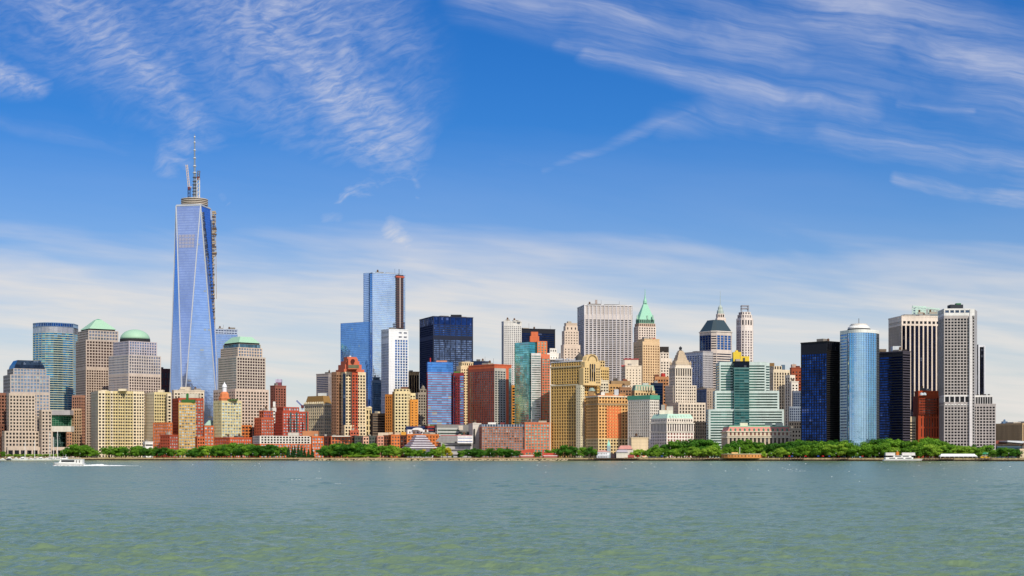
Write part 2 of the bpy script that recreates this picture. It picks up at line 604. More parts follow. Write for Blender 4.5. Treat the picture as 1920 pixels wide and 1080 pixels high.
    def done(s, roofmat=None, cap=100):
        k = 0
        if not getattr(s, 'capped', False) and s.last and s.last[0]: s.clutter()
        for (ti, m), mb in s.walls.items():
            mb.build('wall', m, s.root)
        for m in s.roofs: m.build('roof', roofmat or plain('8a857c'), s.root)
        s.panes.sort(key=lambda p: -p[0] - 0.004 * p[1][2])
        for p in s.panes[:cap]:
            _, c, ang, w, h, gm, nm = p
            key = (round(w, 1), round(h, 1), gm)
            me = PANES.get(key)
            if me is None:
                me = bpy.data.meshes.new('pane')
                w2, h2 = key[0] / 2 + 0.06, key[1] / 2 + 0.06
                me.from_pydata([(-w2, 0, -h2), (w2, 0, -h2), (w2, 0, h2), (-w2, 0, h2)], [], [(0, 1, 2, 3)])
                me.materials.append(gm); PANES[key] = me
            o = bpy.data.objects.new(nm, me)
            o.location = Vector(c) - Vector(s.root.location)
            o.rotation_euler = (0, 0, ang)
            COL.objects.link(o); o.parent = s.root
        rest = MB()
        for p in s.panes[cap:]:
            _, c, ang, w, h, gm, nm = p
            rest.mat(gm)
            ux, uy = math.cos(ang) * (w / 2 + .05), math.sin(ang) * (w / 2 + .05); h = h / 2 + .05
            k = len(rest.v)
            rest.v += [(c[0] - ux, c[1] - uy, c[2] - h), (c[0] + ux, c[1] + uy, c[2] - h), (c[0] + ux, c[1] + uy, c[2] + h), (c[0] - ux, c[1] - uy, c[2] + h)]
            rest.f.append([k, k + 1, k + 2, k + 3]); rest.mi.append(rest.cur)
        if rest.v:
            rest.build('window', None, s.root, 'the many remaining windows', kind='stuff')
        return s


def frustum(b, pts, z0, z1, k, mat, name, shift=(0, 0), smooth=False):
    if isinstance(b, Building): b.capped = True
    cx = sum(p[0] for p in pts) / len(pts); cy = sum(p[1] for p in pts) / len(pts)
    mb = MB()
    top = [(cx + (p[0] - cx) * k + shift[0], cy + (p[1] - cy) * k + shift[1]) for p in pts]
    if k < 0.02:
        for i in range(len(pts)):
            a, c = pts[i], pts[(i + 1) % len(pts)]
            mb.q((a[0], a[1], z0), (c[0], c[1], z0), (cx, cy, z1))
        mb.q(*[(x, y, z0) for x, y in reversed(pts)])
    else:
        mb.prism(pts, z0, z1, top)
    return mb.build(name, mat, b.root if isinstance(b, Building) else b, smooth=smooth)


def inset(pts, k):
    cx = sum(p[0] for p in pts) / len(pts); cy = sum(p[1] for p in pts) / len(pts)
    return [(cx + (p[0] - cx) * k, cy + (p[1] - cy) * k) for p in pts]

# ================================================================== the setting: land, sea wall
def shore_xy(px):
    D = shore(px); return (X(px, D), D)


# land: one sheet from the shoreline to the horizon
mb = MB()
pts = [shore_xy(p) for p in range(-900, 2900, 100)]
cols_ = []
for (x, y) in pts:
    cols_.append([(x, y, G)] + [(x * k, y * k if False else y + d, G) for k, d in ((1.0, 60), (1.0, 400), (1.1, 2000), (3.0, 20000))])
for a, b in zip(cols_, cols_[1:]):
    for i in range(len(a) - 1):
        mb.q(a[i], b[i], b[i + 1], a[i + 1])
gm, t, bs = new_mat('ground')
pos = t.node('ShaderNodeNewGeometry').outputs['Position']
nn = t.noise(pos, 0.02, 5, 0.6)[0]
t.put(bs.inputs['Base Color'], t.mix(nn, (0.16, 0.15, 0.13), (0.30, 0.28, 0.24)))
bs.inputs['Roughness'].default_value = 0.9
tag(mb.build('ground', gm), 'paved waterfront ground behind the sea wall', 'ground', kind='structure')

# sea wall
wm_, t, bs = new_mat('seawall_stone')
pos = t.node('ShaderNodeNewGeometry').outputs['Position']
z = t.xyz(pos)[2]
n1 = t.noise(t.vm('MULTIPLY', pos, (1, 1, 3)), 0.45, 4, 0.65)[0]
n2 = t.noise(pos, 0.03, 3, 0.6)[0]
c1 = t.mix(n2, lin('a8905c'), lin('c9b48e'))
c1 = t.vm('SCALE', c1, scale=t.m('MULTIPLY_ADD', n1, 1.3, 0.25))
wet = t.ramp(t.m('MULTIPLY_ADD', n1, 1.2, z), 2.3, 3.0)
t.put(bs.inputs['Base Color'], t.mix(wet, lin('3a2d1a'), c1))
bs.inputs['Roughness'].default_value = 0.85
mb = MB()
rs = random.Random(3)
prev = None
for p in range(-60, 1990, 4):
    D = shore(p) - 1.5 + rs.uniform(-0.4, 0.4)
    x = X(p, D)
    ring = [(x, D, -2.0), (x, D, 1.6), (x + 0.3, D + 0.5, G - 0.25 + rs.uniform(-.2, .2)), (x, D + 0.1, G + 0.5), (x, D + 2.5, G + 0.5), (x, D + 2.6, G - .5)]
    if prev:
        for i in range(len(ring) - 1): mb.q(prev[i], ring[i], ring[i + 1], prev[i + 1])
    prev = ring
tag(mb.build('sea_wall', wm_), 'long tan stone sea wall with a dark wet tide line along the water', 'sea wall', kind='structure')

# ================================================================== wall / glass palette
granite = wall('cfbaa6'); granite2 = wall('c6b4a6'); granite_g = wall('b9ada8')
dkwin = glass('17120f', metal=0.05, rough=0.2, var=.8, blind=.88)
blkwin = glass('101016', metal=0.1, rough=0.12, blind=.98)
skywin = glass('8fa3bd', metal=0.75, rough=0.1)
navy = glass('0d1c42', metal=0.75, rough=0.07, var=0.6, floor=4.0, line='060a18', blind=0.97)
cream = wall('efdcb8'); cream_y = wall('e3c878'); tan = wall('dcbb8c'); gold = wall('c9983f'); gold_d = wall('a87c34')
brick = wall('b85030'); brick_d = wall('8e2f22'); orange = wall('e07a3a'); brown = wall('6d3f2c'); rust = wall('a3401c')
white = wall('efece4'); grey = wall('a9a49c'); stone = wall('cdbfa6'); beige = wall('e6d6bb'); dark = wall('2b2a2e', spec=0.5)
copper = plain('a6ccae', .95, 0.6); copper_d = plain('6fae90', 0.9, 0.6)
tealwin = glass('2f6f78', metal=0.7, rough=0.1)
bluewin = glass('3f74b8', metal=0.8, rough=0.08)
greenwin = glass('3f8a78', metal=0.75, rough=0.1, blind=0.97)

B = Building
# ------------------------------------------------------------------ the office blocks by the marina
b = B('office_tower', 2300, 20, 'pinkish granite office tower with a dark glass stepped cap beside the marina', 'tower')
hi = (5.0, 5.2, .62, .62, granite_g, skywin); lo = (5.2, 5.4, .48, .5, granite, dkwin)
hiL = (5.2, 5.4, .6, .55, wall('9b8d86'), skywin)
b.tier(6, 19, 93.5, 735, None, (5.0, 5.2, .55, .55, granite2, skywin), hiL)
b.tier(6, 19, 93.5, 702, 735, hi, hiL)
b.tier(13.5, 25, 87, 690.5, 702, hi, hiL, dD=3)
p_ = b.last[0]
mbz = Zy(690.5, 2303)
frustum(b, inset(p_, .93), mbz, Zy(683, 2305), .93, glass('2d3a4a', .7, .1), 'glass_cap')
frustum(b, inset(p_, .84), Zy(683, 2305), Zy(674.5, 2305), .82, glass('3a4a5a', .7, .1), 'glass_cap')
b.tier(16, 17, 66, 737, None, lo, dD=-8, depth=12, phi=14)
b.tier(60, 78, 97, 768, None, lo, lo, dD=-3, depth=14, phi=14)
b.tier(7, 8.5, 99, 808, None, (5.2, 5.6, .5, .5, granite, dkwin), dD=-14, depth=16, phi=14)
b.tier(13, 14, 141, 838, None, (12, 0, .72, .8, granite, blkwin, (0, 0, .12, .3)), dD=-20, depth=12, phi=14)
b.done()

b = B('office_block', 2290, 6, 'brownish red lower office block cut off by the picture edge beside the granite tower', 'building')
b.tier(-40, -10, 15, 736, None, (5.2, 5.4, .55, .5, wall('9c6a56'), dkwin), dD=22, phi=30, depth=30)
b.tier(-45, -20, 8, 796, None, (5.2, 5.6, .5, .5, wall('8a5a48'), blkwin), dD=2, phi=30, depth=30)
b.done()

# curved blue tower
b = B('curved_glass_tower', 2600, 100, 'tall curved blue glass tower with a silver louvred top behind the granite office blocks', 'tower')
def arc(xl, xr, D, bulge, n, dep, skew=0.0):
    x0, x1 = X(xl, D), X(xr, D)
    pts = []
    for i in range(n + 1):
        t_ = i / n
        pts.append((x0 + (x1 - x0) * t_, D - bulge * math.sin(math.pi * min(1, t_ * 0.8 + 0.2 * t_)) + skew * t_))
    return pts + [(x1, D + dep), (x0, D + dep)]
gs = (0, 4.2, 1, .68, wall('d2d4b4', .8), glass('3f94c0', .8, .1, .4, pane=(5, 4)), (0, 0, 0, 0))
pts = arc(61.5, 136, 2600, 22, 10, 34, 4)
b.poly(pts, G, Zy(625, 2600), [gs] * 11)
gt = (0, 5, 1, .9, wall('8fa3b8'), glass('b9bcc4', .75, .3, .1), (0, 0, 0, 0))
b.poly(pts, Zy(625, 2600), Zy(613.5, 2600), [(9, 0, 1, 1, wall('8fa3b8'), glass('c6c4c6', .6, .35, .1, pane=(3, 2)), (0, 0, 0, 0))] * 11)
b.poly(pts, Zy(613.5, 2600), Zy(606, 2600), [(4, 0, .9, 1, wall('8aa8c8'), glass('1e4f92', .8, .1), (0, 0, .05, .15))] * 11)
b.tier(128, 136, 144, 634, None, (4, 3.3, .8, .7, wall('8fa0a8'), glass('2c5f96', .8, .1)), dD=24, phi=30)
b.done(cap=100)

b = B('atrium_building', 2420, 114, 'low green glass building with pale roof bands at the foot of the curved blue tower', 'building')
b.tier(93, 94, 134, 778, None, (5, 4, .85, .8, wall('5f8a70'), glass('1f6a4a', .7, .12)), depth=40)
b.box(92, 131, 769, 778, wall('b5b0b2'), 'roof_slab', dD=-1, dep=35)
b.tier(92, 93, 132, 810, None, (8, 10, .85, .8, wall('3d5a58'), glass('17463c', .7, .1)), dD=-16, depth=14)
b.box(90, 133, 799, 809.5, wall('ece6d8'), 'roof_slab', dD=-20, dep=18)
b.tier(124, 125, 134.5, 810, None, (5, 5, .5, .5, wall('bd8a68'), dkwin), dD=-24, depth=8)
b.done()

# pyramid-roofed tower
b = B('office_tower', 2480, 161, 'tall granite office tower with a pale green pyramid roof beside the curved blue tower', 'tower')
up = (4.6, 4.6, .6, .55, wall('c8b8aa'), glass('8b8f9c', .75, .12)); md = (4.7, 4.7, .66, .66, wall('c8b29e'), glass('4a2f2a', .45, .12))
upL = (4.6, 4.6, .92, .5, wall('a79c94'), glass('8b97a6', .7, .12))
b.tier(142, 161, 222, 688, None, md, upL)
b.tier(142, 161, 222, 637, 688, (4.6, 4.6, .6, .6, wall('c8b4a4'), glass('6a5450', .6, .12)), upL)
b.tier(146, 165.5, 222, 618.5, 637, up, upL, dD=2)
p_ = b.last[0]
frustum(b, inset(p_, .84), Zy(618.5, 2482), Zy(615.5, 2482), 1.0, dark, 'roof_band')
frustum(b, inset(p_, .90), Zy(615.5, 2482), Zy(597.5, 2490), .22, copper, 'pyramid_roof')
frustum(b, inset(p_, .20), Zy(597.5, 2490), Zy(595.3, 2490), .05, copper_d, 'roof_cap')
b.tier(135, 152, 160, 741, None, (4.6, 4.8, .6, .6, wall('b98468'), glass('3a2420', .4, .15)), (4.6, 4.8, .6, .6, wall('7c5545'), blkwin), dD=-30, phi=50)
b.tier(134, 148, 153, 766, None, (4.6, 4.8, .6, .6, wall('e0b890'), glass('3a2420', .4, .15)), (4.6, 4.8, .6, .6, wall('7c5545'), blkwin), dD=-44, phi=50)
b.done()

# domed tower
b = B('office_tower', 2400, 241, 'granite office tower with a pale green copper dome above the cream apartment slab', 'tower')
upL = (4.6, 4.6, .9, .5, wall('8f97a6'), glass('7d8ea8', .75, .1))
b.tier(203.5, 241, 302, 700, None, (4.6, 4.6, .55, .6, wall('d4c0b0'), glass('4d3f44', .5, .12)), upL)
b.tier(203.5, 241, 302, 665, 700, (4.6, 4.6, .55, .6, wall('cdc0b8'), glass('8f93a8', .7, .12)), upL)
b.tier(212, 241.5, 294.5, 639, 665, (4.6, 4.6, .55, .6, wall('c9bcc0'), glass('8f9fc0', .75, .12)), upL, dD=3)
p_ = b.last[0]
cx, cy = sum(p[0] for p in p_) / 4, sum(p[1] for p in p_) / 4
rr = (X(281, 2440) - X(225.5, 2440)) / 2
zz0 = Zy(639, 2403)
m_ = MB(); m_.lathe(cx, cy, [(rr * 1.0, zz0), (rr * 1.0, Zy(636.5, 2440))], 28); m_.build('drum', dark, b.root)
m_ = MB(); z0 = Zy(637, 2440); z1 = Zy(618, 2440)
m_.lathe(cx, cy, [(rr * .99 * math.cos(a), z0 + (z1 - z0) * math.sin(a)) for a in [i * math.pi / 16 for i in range(9)]], 32)
m_.build('dome', copper, b.root, smooth=True); b.capped = True
b.done()

b = B('office_building', 2700, 310, 'dark maroon office building with black windows in the gap left of the tall glass skyscraper', 'building')
b.tier(298, 302, 320, 692, None, (6.5, 13, .55, .7, wall('5a3a3a'), blkwin), phi=14)
b.done()

# cream apartment slabs
b = B('apartment_tower', 2330, 184, 'wide cream apartment slab with yellow balcony columns standing behind the waterfront trees', 'apartment block')
crw = (4.3, 4.9, .5, .55, cream, dkwin); yel = (3.7, 4.9, .6, .5, wall('e0cc94'), glass('2c2824', .1, .25, .7, blind=.85))
shd = (4.3, 4.9, .5, .55, cream, dkwin)
pf = foot(170.5, 184, 271, 2330, phi=10, depth=62)
zt = Zy(732.5, 2330)
C_, R_ = pf[1], pf[2]
def along(t_, e=0.0):
    L = math.hypot(R_[0] - C_[0], R_[1] - C_[1]); ux, uy = (R_[0] - C_[0]) / L, (R_[1] - C_[1]) / L
    return (C_[0] + ux * L * t_ + uy * e, C_[1] + uy * L * t_ - ux * e)
cuts = [0, .15, .26, .32, .43, .48, .58, .64, .75, .83, 1.0]
prof_ = []; sp_ = []
for i in range(len(cuts) - 1):
    e = 0.0 if i % 2 == 0 else -2.2
    prof_ += [along(cuts[i], e), along(cuts[i + 1], e)]
poly_ = [pf[0]] + prof_ + [pf[3]]
specs_ = []
for i in range(len(poly_)):
    if i == 0: specs_.append(shd)
    elif i < len(poly_) - 2:
        k = (i - 1)
        specs_.append((crw if (k // 2) in (0, 9) else (yel if (k // 2) % 2 == 1 or (k // 2) in (4, 6) else crw)) if k % 2 == 0 else shd)
    else: specs_.append(None)
b.poly(poly_, G, zt, specs_)
b.box(222, 236, 729, 733, cream, dD=10)
b.box(190, 200, 731, 733.5, cream, dD=14)
b.done()

b = B('apartment_tower', 2345, 289, 'narrower cream and yellow apartment tower with a grey flank beside the wide cream slab', 'apartment block')
b.tier(272, 289, 321, 735, None, (4.1, 4.9, .55, .5, wall('e0cc94'), glass('2c2824', .1, .25, .7, blind=.85)), (4.3, 4.9, .5, .55, cream, dkwin), phi=24, keep=True)
b.tier(313, 314, 321.5, 738, None, crw, dD=-2, depth=10)
b.box(296, 306, 731, 735.5, cream, dD=12)
b.done()
b = B('low_entrance_block', 2300, 276, 'small white entrance block at the foot of the narrower cream apartment tower', 'building')
b.tier(271, 272, 287, 829, None, (0, 9, .8, .3, white, dkwin), depth=15)
b.done()

b = B('apartment_tower', 2420, 352, 'cream roofed apartment tower peeking above the brick tower with the yellow centre', 'apartment block')
b.tier(322, 326, 383, 732, None, (4.5, 5, .5, .5, beige, dkwin))
b.box(338, 356, 725.5, 732, beige, dD=10)
b.done()

b = B('brick_apartment_tower', 2320, 334, 'brick apartment tower with a yellow window bay in its middle and a planted roof', 'apartment block')
redw = (4.2, 4.9, .55, .5, brick_d, glass('a4b4ba', .2, .25, .75, blind=1.0)); orw = (4.3, 4.9, .55, .5, brick, glass('a4b4ba', .2, .25, .75, blind=1.0))
yb_ = (4.3, 4.9, .62, .5, wall('d8ae62'), glass('a4b4ba', .2, .25, .75, blind=1.0))
b.tier(323, 334.5, 382, 746, None, orw, redw, phi=16)
b.tier(334, 335, 367, 755, None, yb_, dD=-3, depth=4, phi=5)
b.box(340, 365, 749, 755, plain('3c6b2a'), 'roof_planting', dD=2, dep=6)
b.box(349, 353, 738, 750, plain('2e7a35'), 'roof_planting', dD=4, dep=3)
b.box(338, 372, 738, 746, wall('d6cdb8'), dD=16)
b.done()
b = B('brick_apartment_wing', 2310, 316, 'dark red brick wing stepping down beside the yellow bayed brick tower', 'apartment block')
b.tier(287, 316, 323.5, 792, None, (4.3, 4.9, .55, .5, orange, glass('a4b4ba', .2, .25, .75, blind=1.0)), (4.3, 4.9, .5, .5, brick_d, glass('a4b4ba', .2, .25, .75, blind=1.0)), phi=45)
b.tier(300, 318, 334, 816, None, orw, (4.3, 4.9, .5, .5, brick_d, dkwin), dD=-14, phi=42)
b.done()
b = B('brick_apartment_wing', 2310, 392, 'orange brick wing between the two brick apartment towers', 'apartment block')
b.tier(381, 383, 401, 798, None, (4.3, 4.9, .5, .5, wall('d06a36'), glass('a4b4ba', .2, .25, .75, blind=1.0)))
b.tier(366, 370, 384, 820, None, (4.3, 4.9, .5, .5, wall('d06a36'), dkwin), dD=-12)
b.done()
b = B('glass_winter_garden', 2380, 395, 'low pale teal glass roofed hall behind the orange brick wing', 'hall')
b.tier(382, 384, 409, 797, None, (4, 5, .8, .8, wall('7fb0a8'), glass('6fb0b0', .5, .2)))
p_ = b.last[0]; frustum(b, p_, Zy(797, 2380), Zy(788, 2380), .35, plain('a7cfc0'), 'roof_vault')
b.done()

# the tall skyscraper -------------------------------------------------
DT = 2600
cxT, cyT = X(363, DT), DT
root = empty('glass_skyscraper', (cxT, cyT, G), 'tallest tower, a tapering blue glass skyscraper with chamfered corners and a tall spire', 'skyscraper')
yaw = R(22) - math.atan((363 - 960) / F)
hw = 30.6
def rotp(x, y): return (cxT + x * math.cos(yaw) - y * math.sin(yaw), cyT + x * math.sin(yaw) + y * math.cos(yaw))
base = [rotp(-hw, -hw), rotp(hw, -hw), rotp(hw, hw), rotp(-hw, hw)]
top = [rotp(0, -hw * .985), rotp(hw * .985, 0), rotp(0, hw * .985), rotp(-hw * .985, 0)]
zb, ztp = G + 55, Zy(389, DT)
gA = glass('c4d4f0', .88, .08, .05, floor=4.2, line='b0c2ea', blind=1.0, pane=(3, 4.2), bump=.10, lf=.25)  # facets differ in tint: each side's sky sheen is put into the colour
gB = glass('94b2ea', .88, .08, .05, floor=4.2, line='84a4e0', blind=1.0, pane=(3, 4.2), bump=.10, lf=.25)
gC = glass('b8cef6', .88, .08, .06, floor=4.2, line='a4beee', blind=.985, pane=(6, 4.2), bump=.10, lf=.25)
for i in range(4):
    a, c = base[i], base[(i + 1) % 4]
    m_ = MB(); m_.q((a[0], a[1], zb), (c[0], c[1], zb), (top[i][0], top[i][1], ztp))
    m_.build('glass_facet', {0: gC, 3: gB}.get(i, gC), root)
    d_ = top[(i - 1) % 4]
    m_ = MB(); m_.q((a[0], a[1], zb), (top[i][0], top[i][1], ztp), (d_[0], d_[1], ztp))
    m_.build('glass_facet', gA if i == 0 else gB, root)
silver = plain('d9dbe0', .9, .4, .3)
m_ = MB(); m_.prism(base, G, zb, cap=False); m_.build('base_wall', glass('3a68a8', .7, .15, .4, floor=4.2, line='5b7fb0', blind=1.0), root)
m_ = MB(); m_.prism([(p[0], p[1]) for p in top], ztp - .3, ztp + 2.0); m_.build('parapet', silver, root)
for i in range(4):
    for k in (i, (i - 1) % 4):
        m_ = MB(); m_.bar((*base[i], zb), (*top[k], ztp), 1.7); m_.build('corner_trim', silver, root)
    m_ = MB(); m_.bar((*top[i], ztp), (*top[(i + 1) % 4], ztp), 1.8); m_.build('corner_trim', silver, root)
# pale temporary panels on the near facet
A0 = Vector((*base[0], zb)); T0 = Vector((*top[0], ztp)); T3 = Vector((*top[3], ztp))
nrm = (T0 - A0).cross(T3 - A0).normalized()
if nrm.y > 0: nrm = -nrm
lav = plain('b4b4cc', .8, .5)
for r_ in range(4):
    for c_ in range(5):
        zf = ztp - (48 + r_ * 5.6)
        k = (zf - zb) / (ztp - zb)
        Lp = A0 + (T3 - A0) * k; Rp = A0 + (T0 - A0) * k
        u0 = .08 + c_ * .155
        p0 = Lp + (Rp - Lp) * u0 + nrm * .25; p1 = Lp + (Rp - Lp) * (u0 + .13) + nrm * .25
        dn = (A0 - (T3 + T0) / 2).normalized() * 4.6
        m_ = MB(); m_.q(p0 + dn, p1 + dn, p1, p0); m_.build('cladding_panel', lav, root)
# communication ring platform
m_ = MB(); rr = 22
zr = Zy(388, DT) + 2
m_.lathe(cxT + 1.5, cyT, [(rr * .86, zr - 2), (rr * .86, zr + 9)], 24); m_.build('ring_core', plain('9a8f88'), root)
for k in range(4):
    m_ = MB(); zc = zr + 0.5 + k * 2.9
    m_.lathe(cxT + 1.5, cyT, [(rr, zc), (rr, zc + 1.1)], 28); m_.build('ring_deck', plain('d8cabb'), root)
# spire
sx = X(365, DT)
zs = Zy(372, DT) - 3; ze = Zy(251, DT)
def zf(t_): return zs + (ze - zs) * t_
m_ = MB()
m_.lathe(sx, cyT, [(3.4, zs - 8), (3.0, zf(.10)), (2.1, zf(.25)), (1.7, zf(.45)), (1.25, zf(.7)), (1.0, zf(.9)), (.3, zf(1))], 10)
sp = m_.build('spire', plain('8695a8', .9, .4), root)
for k, t_ in enumerate((.07, .12, .17, .22, .27, .33, .40, .50, .62, .74, .86, .94)):
    m_ = MB(); r_ = 4.2 - 2.8 * t_
    m_.lathe(sx, cyT, [(r_ * .6, zf(t_)), (r_, zf(t_ + .008)), (r_, zf(t_ + .018)), (r_ * .6, zf(t_ + .026))], 10)
    m_.build('spire_collar', plain('5c6470' if k < 6 else 'c9cdd4'), sp)
# hoist along the far edge
hx = T1 = Vector((*top[1], ztp)); Bq = Vector((*base[1], zb))
m_ = MB(); hoistm = plain('c0ac94', .85, .7); hd = plain('6a5444', .9, .7)
topR = Vector(hx) + Vector((4.0, -1, 0)); 
def edge_at(z_):
    return Vector((X(399.8 + (Zy(394, DT) - z_) * .010, DT), cyT + 2, z_))
H0 = root
ho = MB()
z_ = Zy(396, DT)
ho.bar(edge_at(Zy(760, DT)), edge_at(z_), 1.1); ho.bar(edge_at(Zy(560, DT)) + Vector((3.4, 0, 0)), edge_at(z_) + Vector((3.4, 0, 0)), .9)
hob = ho.build('construction_hoist', hoistm, root, 'lattice hoist mast running down the tower edge')
rs = random.Random(5)
for k in range(60):
    zc = Zy(398 + k * 3.3 + (k > 28) * (k - 28) * 3, DT)
    if zc < Zy(640, DT): break
    w_ = rs.uniform(3.5, 7) if k < 26 else rs.uniform(1.5, 3.5)
    m_ = MB(); p0 = edge_at(zc); m_.box(p0.x - 2.2, p0.x - 2.2 + w_, cyT, cyT + 4, zc, zc + rs.uniform(1.2, 2.6))
    m_.build('hoist_landing', hoistm if rs.random() > .45 else hd, hob)
def tower_crane(px_, yb, yt, tipx, tipy, D, label, mast_c, jib_c, w=2.2, name='tower_crane'):
    r_ = empty(name, (X(px_, D), D, Zy(yb, D)), label, 'crane')
    def mk(nm, A, Bv, w0, col, ww):
        m_ = MB(); A = Vector(A); Bv = Vector(Bv); n = max(3, int((Bv - A).length / (w0 * 1.5)))
        d = (Bv - A).normalized(); sdv = Vector((1, 0, 0)) if abs(d.x) < .8 else Vector((0, 0, 1))
        sdv = (sdv - d * sdv.dot(d)).normalized() * w0 / 2; s2 = d.cross(sdv).normalized() * w0 / 2
        cs = [sdv + s2, -sdv + s2, -sdv - s2, sdv - s2]
        for c in cs: m_.bar(A + c, Bv + c, ww)
        for i in range(n):
            p0 = A + (Bv - A) * i / n; p1 = A + (Bv - A) * (i + 1) / n
            for j in range(4): m_.bar(p0 + cs[j], p1 + cs[(j + 1) % 4], ww * .7)
        return m_.build(nm, col, r_)
    base_ = (X(px_, D), D, Zy(yb, D)); tp = (X(px_, D), D, Zy(yt, D))
    mk('mast', base_, tp, w, mast_c, .7)
    mk('jib', tp, (X(tipx, D), D, Zy(tipy, D)), w * .8, jib_c, .6)
    m_ = MB(); m_.box(tp[0] - 2, tp[0] + 2.4, D - 2, D + 2, tp[2] - 2.5, tp[2] + 2); m_.build('cab', plain('6b2c2c'), r_)
    m_ = MB(); m_.bar(tp, (tp[0] + (tp[0] - X(tipx, D)) * .5 + 2, D, tp[2] + 2.5), 1.6); m_.build('counter_jib', jib_c, r_)
    return r_
tower_crane(354.5, 373, 353, 350, 309, DT - 6, 'luffing crane with a dark blue mast standing beside the foot of the tall spire', plain('27406f'), plain('d8c6bc'), 3.4)
tower_crane(371.8, 373, 334, 373, 320, DT - 4, 'pale lattice crane standing just right of the tall spire, upright', plain('dcd8d0'), plain('6e6a66'), 4.2)

b = B('pale_glass_tower', 2780, 425, 'pale lavender blue glass tower half hidden behind the tallest skyscraper', 'tower')
b.tier(396, 398, 445.5, 626, None, (0, 3.4, 1, .8, wall('9fb4d8'), glass('9db9ea', .85, .1, .1, blind=1.0), (0, 0, 0, 0)))
b.tier(396, 398, 445.5, 617, 626, (5, 5, .8, .45, wall('b9c6dc'), glass('3b4f78', .6, .1)))
b.done()

# mansard-roofed tower
b = B('office_tower', 2330, 446, 'granite office tower with a flat topped pale green copper roof right of the tallest skyscraper', 'tower')
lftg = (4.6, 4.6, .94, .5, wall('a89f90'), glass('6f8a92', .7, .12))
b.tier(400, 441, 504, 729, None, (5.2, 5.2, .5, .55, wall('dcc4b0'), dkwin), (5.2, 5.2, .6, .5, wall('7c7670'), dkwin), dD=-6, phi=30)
b.tier(409, 443.5, 498, 668, 729, (4.8, 4.7, .62, .6, wall('cfbfae'), glass('4a3238', .5, .12)), lftg, phi=30)
b.tier(413.5, 446, 492, 651, 668, (4.8, 4.7, .6, .6, wall('ddc4ae'), glass('8f9aa8', .7, .12)), lftg, dD=3, phi=30)
b.tier(418, 448, 489, 644.5, 651, (0, 0, 1, .8, wall('c9c0b0'), glass('5f7f8c', .7, .12)), dD=6, phi=30)
p_ = b.last[0]
frustum(b, inset(p_, .93), Zy(644.5, 2336), Zy(641.5, 2336), 1.0, dark, 'roof_band')
frustum(b, inset(p_, .97), Zy(641.5, 2336), Zy(630, 2340), .55, copper, 'mansard_roof')
b.done()

b = B('brick_apartment_tower', 2300, 416, 'cream and brick apartment tower crowned by an orange drum and a white lantern', 'apartment block')
b.tier(400, 415.5, 453, 751, None, (5.2, 4.9, .62, .55, wall('e0d098'), glass('a4b4ba', .2, .25, .75, blind=1.0)), redw, phi=30)
b.tier(427, 428, 446, 748, 751, (5, 3, .5, .5, wall('5f7a3c'), dkwin), dD=6, depth=10)
m_ = MB(); D_ = 2312; cx, cy = X(420, D_), D_ + 4
m_.lathe(cx, cy, [(10.0 * .8, Zy(752, D_)), (8.8, Zy(747, D_)), (8.8, Zy(745.5, D_)), (7.0, Zy(745, D_)), (6.6, Zy(738, D_)), (5.0, Zy(736.5, D_)), (4.4, Zy(734.5, D_))], 8, R(22.5))
m_.build('drum', wall('e2844e'), b.root)
m_ = MB()
m_.lathe(cx, cy, [(3.2, Zy(735, D_)), (3.2, Zy(726, D_)), (3.8, Zy(725.8, D_)), (3.6, Zy(724, D_)), (2.4, Zy(721, D_)), (.9, Zy(718.5, D_)), (.2, Zy(715.5, D_))], 12)
m_.build('lantern', plain('efeef2', .95), b.root); b.capped = True
b.done()
b = B('brick_rowhouse_block', 2275, 432, 'low red and orange brick block before the lantern topped tower', 'apartment block')
b.tier(402, 431, 472, 821, None, (4.6, 5.2, .5, .5, wall('d8602e'), glass('a4b4ba', .2, .25, .75, blind=1.0)), (4.6, 5.2, .5, .5, brick_d, glass('a4b4ba', .2, .25, .75, blind=1.0)), phi=35)
b.done()
b = B('brick_apartment_block', 2330, 470, 'orange brick stepped block with dark glass end beside the lantern topped tower', 'apartment block')
b.tier(449, 453, 472, 797, None, (5, 5, .6, .5, wall('d8762c'), dkwin))
b.tier(470, 473, 488, 803, None, (0, 5, 1, .5, wall('4f2a26'), blkwin), dD=-6)
b.done()
b = B('brick_apartment_block', 2310, 497, 'red brick block with tall stepped gable beside the low orange blocks', 'apartment block')
b.tier(477, 490, 514, 783, None, (4.6, 5, .5, .5, wall('c45c3a'), glass('a4b4ba', .2, .25, .75, blind=1.0)), (4.6, 5, .5, .5, wall('9a3f30'), dkwin), phi=35)
b.tier(486, 494, 512, 771, 783, (4.6, 5, .5, .5, wall('c45c3a'), glass('8a96c0', .5, .2)), (4.6, 5, .5, .5, wall('9a3f30'), dkwin), phi=35, dD=5)
b.done()
b = B('white_stair_tower', 2345, 515, 'slim white concrete tower wedged between two red brick blocks', 'building')
b.tier(507, 511, 523, 766, None, (5, 5, .4, .4, white, dkwin))
b.box(512, 516, 753, 766, white, 'chimney', dD=5, dep=5)
b.done()
b = B('apartment_tower', 2520, 518, 'far reddish brown apartment tower with a white and purple striped water tank box', 'apartment block')
b.tier(506.5, 516, 536.5, 723.5, None, (5, 4.2, .4, .55, wall('a0604e'), dkwin), (5, 4.2, .4, .55, wall('5c3434'), dkwin), phi=35)
b.box(517, 527, 717, 723.5, wall('8a4a5c'), 'tank_house', dD=12)
b.box(516.5, 527.5, 711, 717, plain('cfc4dc'), 'tank_house', dD=12)
b.done()
b = B('brick_apartment_tower', 2300, 530, 'red brick apartment tower with teal window columns right of the slim white tower', 'apartment block')
bw = (4.6, 4.6, .5, .45, wall('bc4c32'), glass('a4b4ba', .2, .25, .75, blind=1.0))
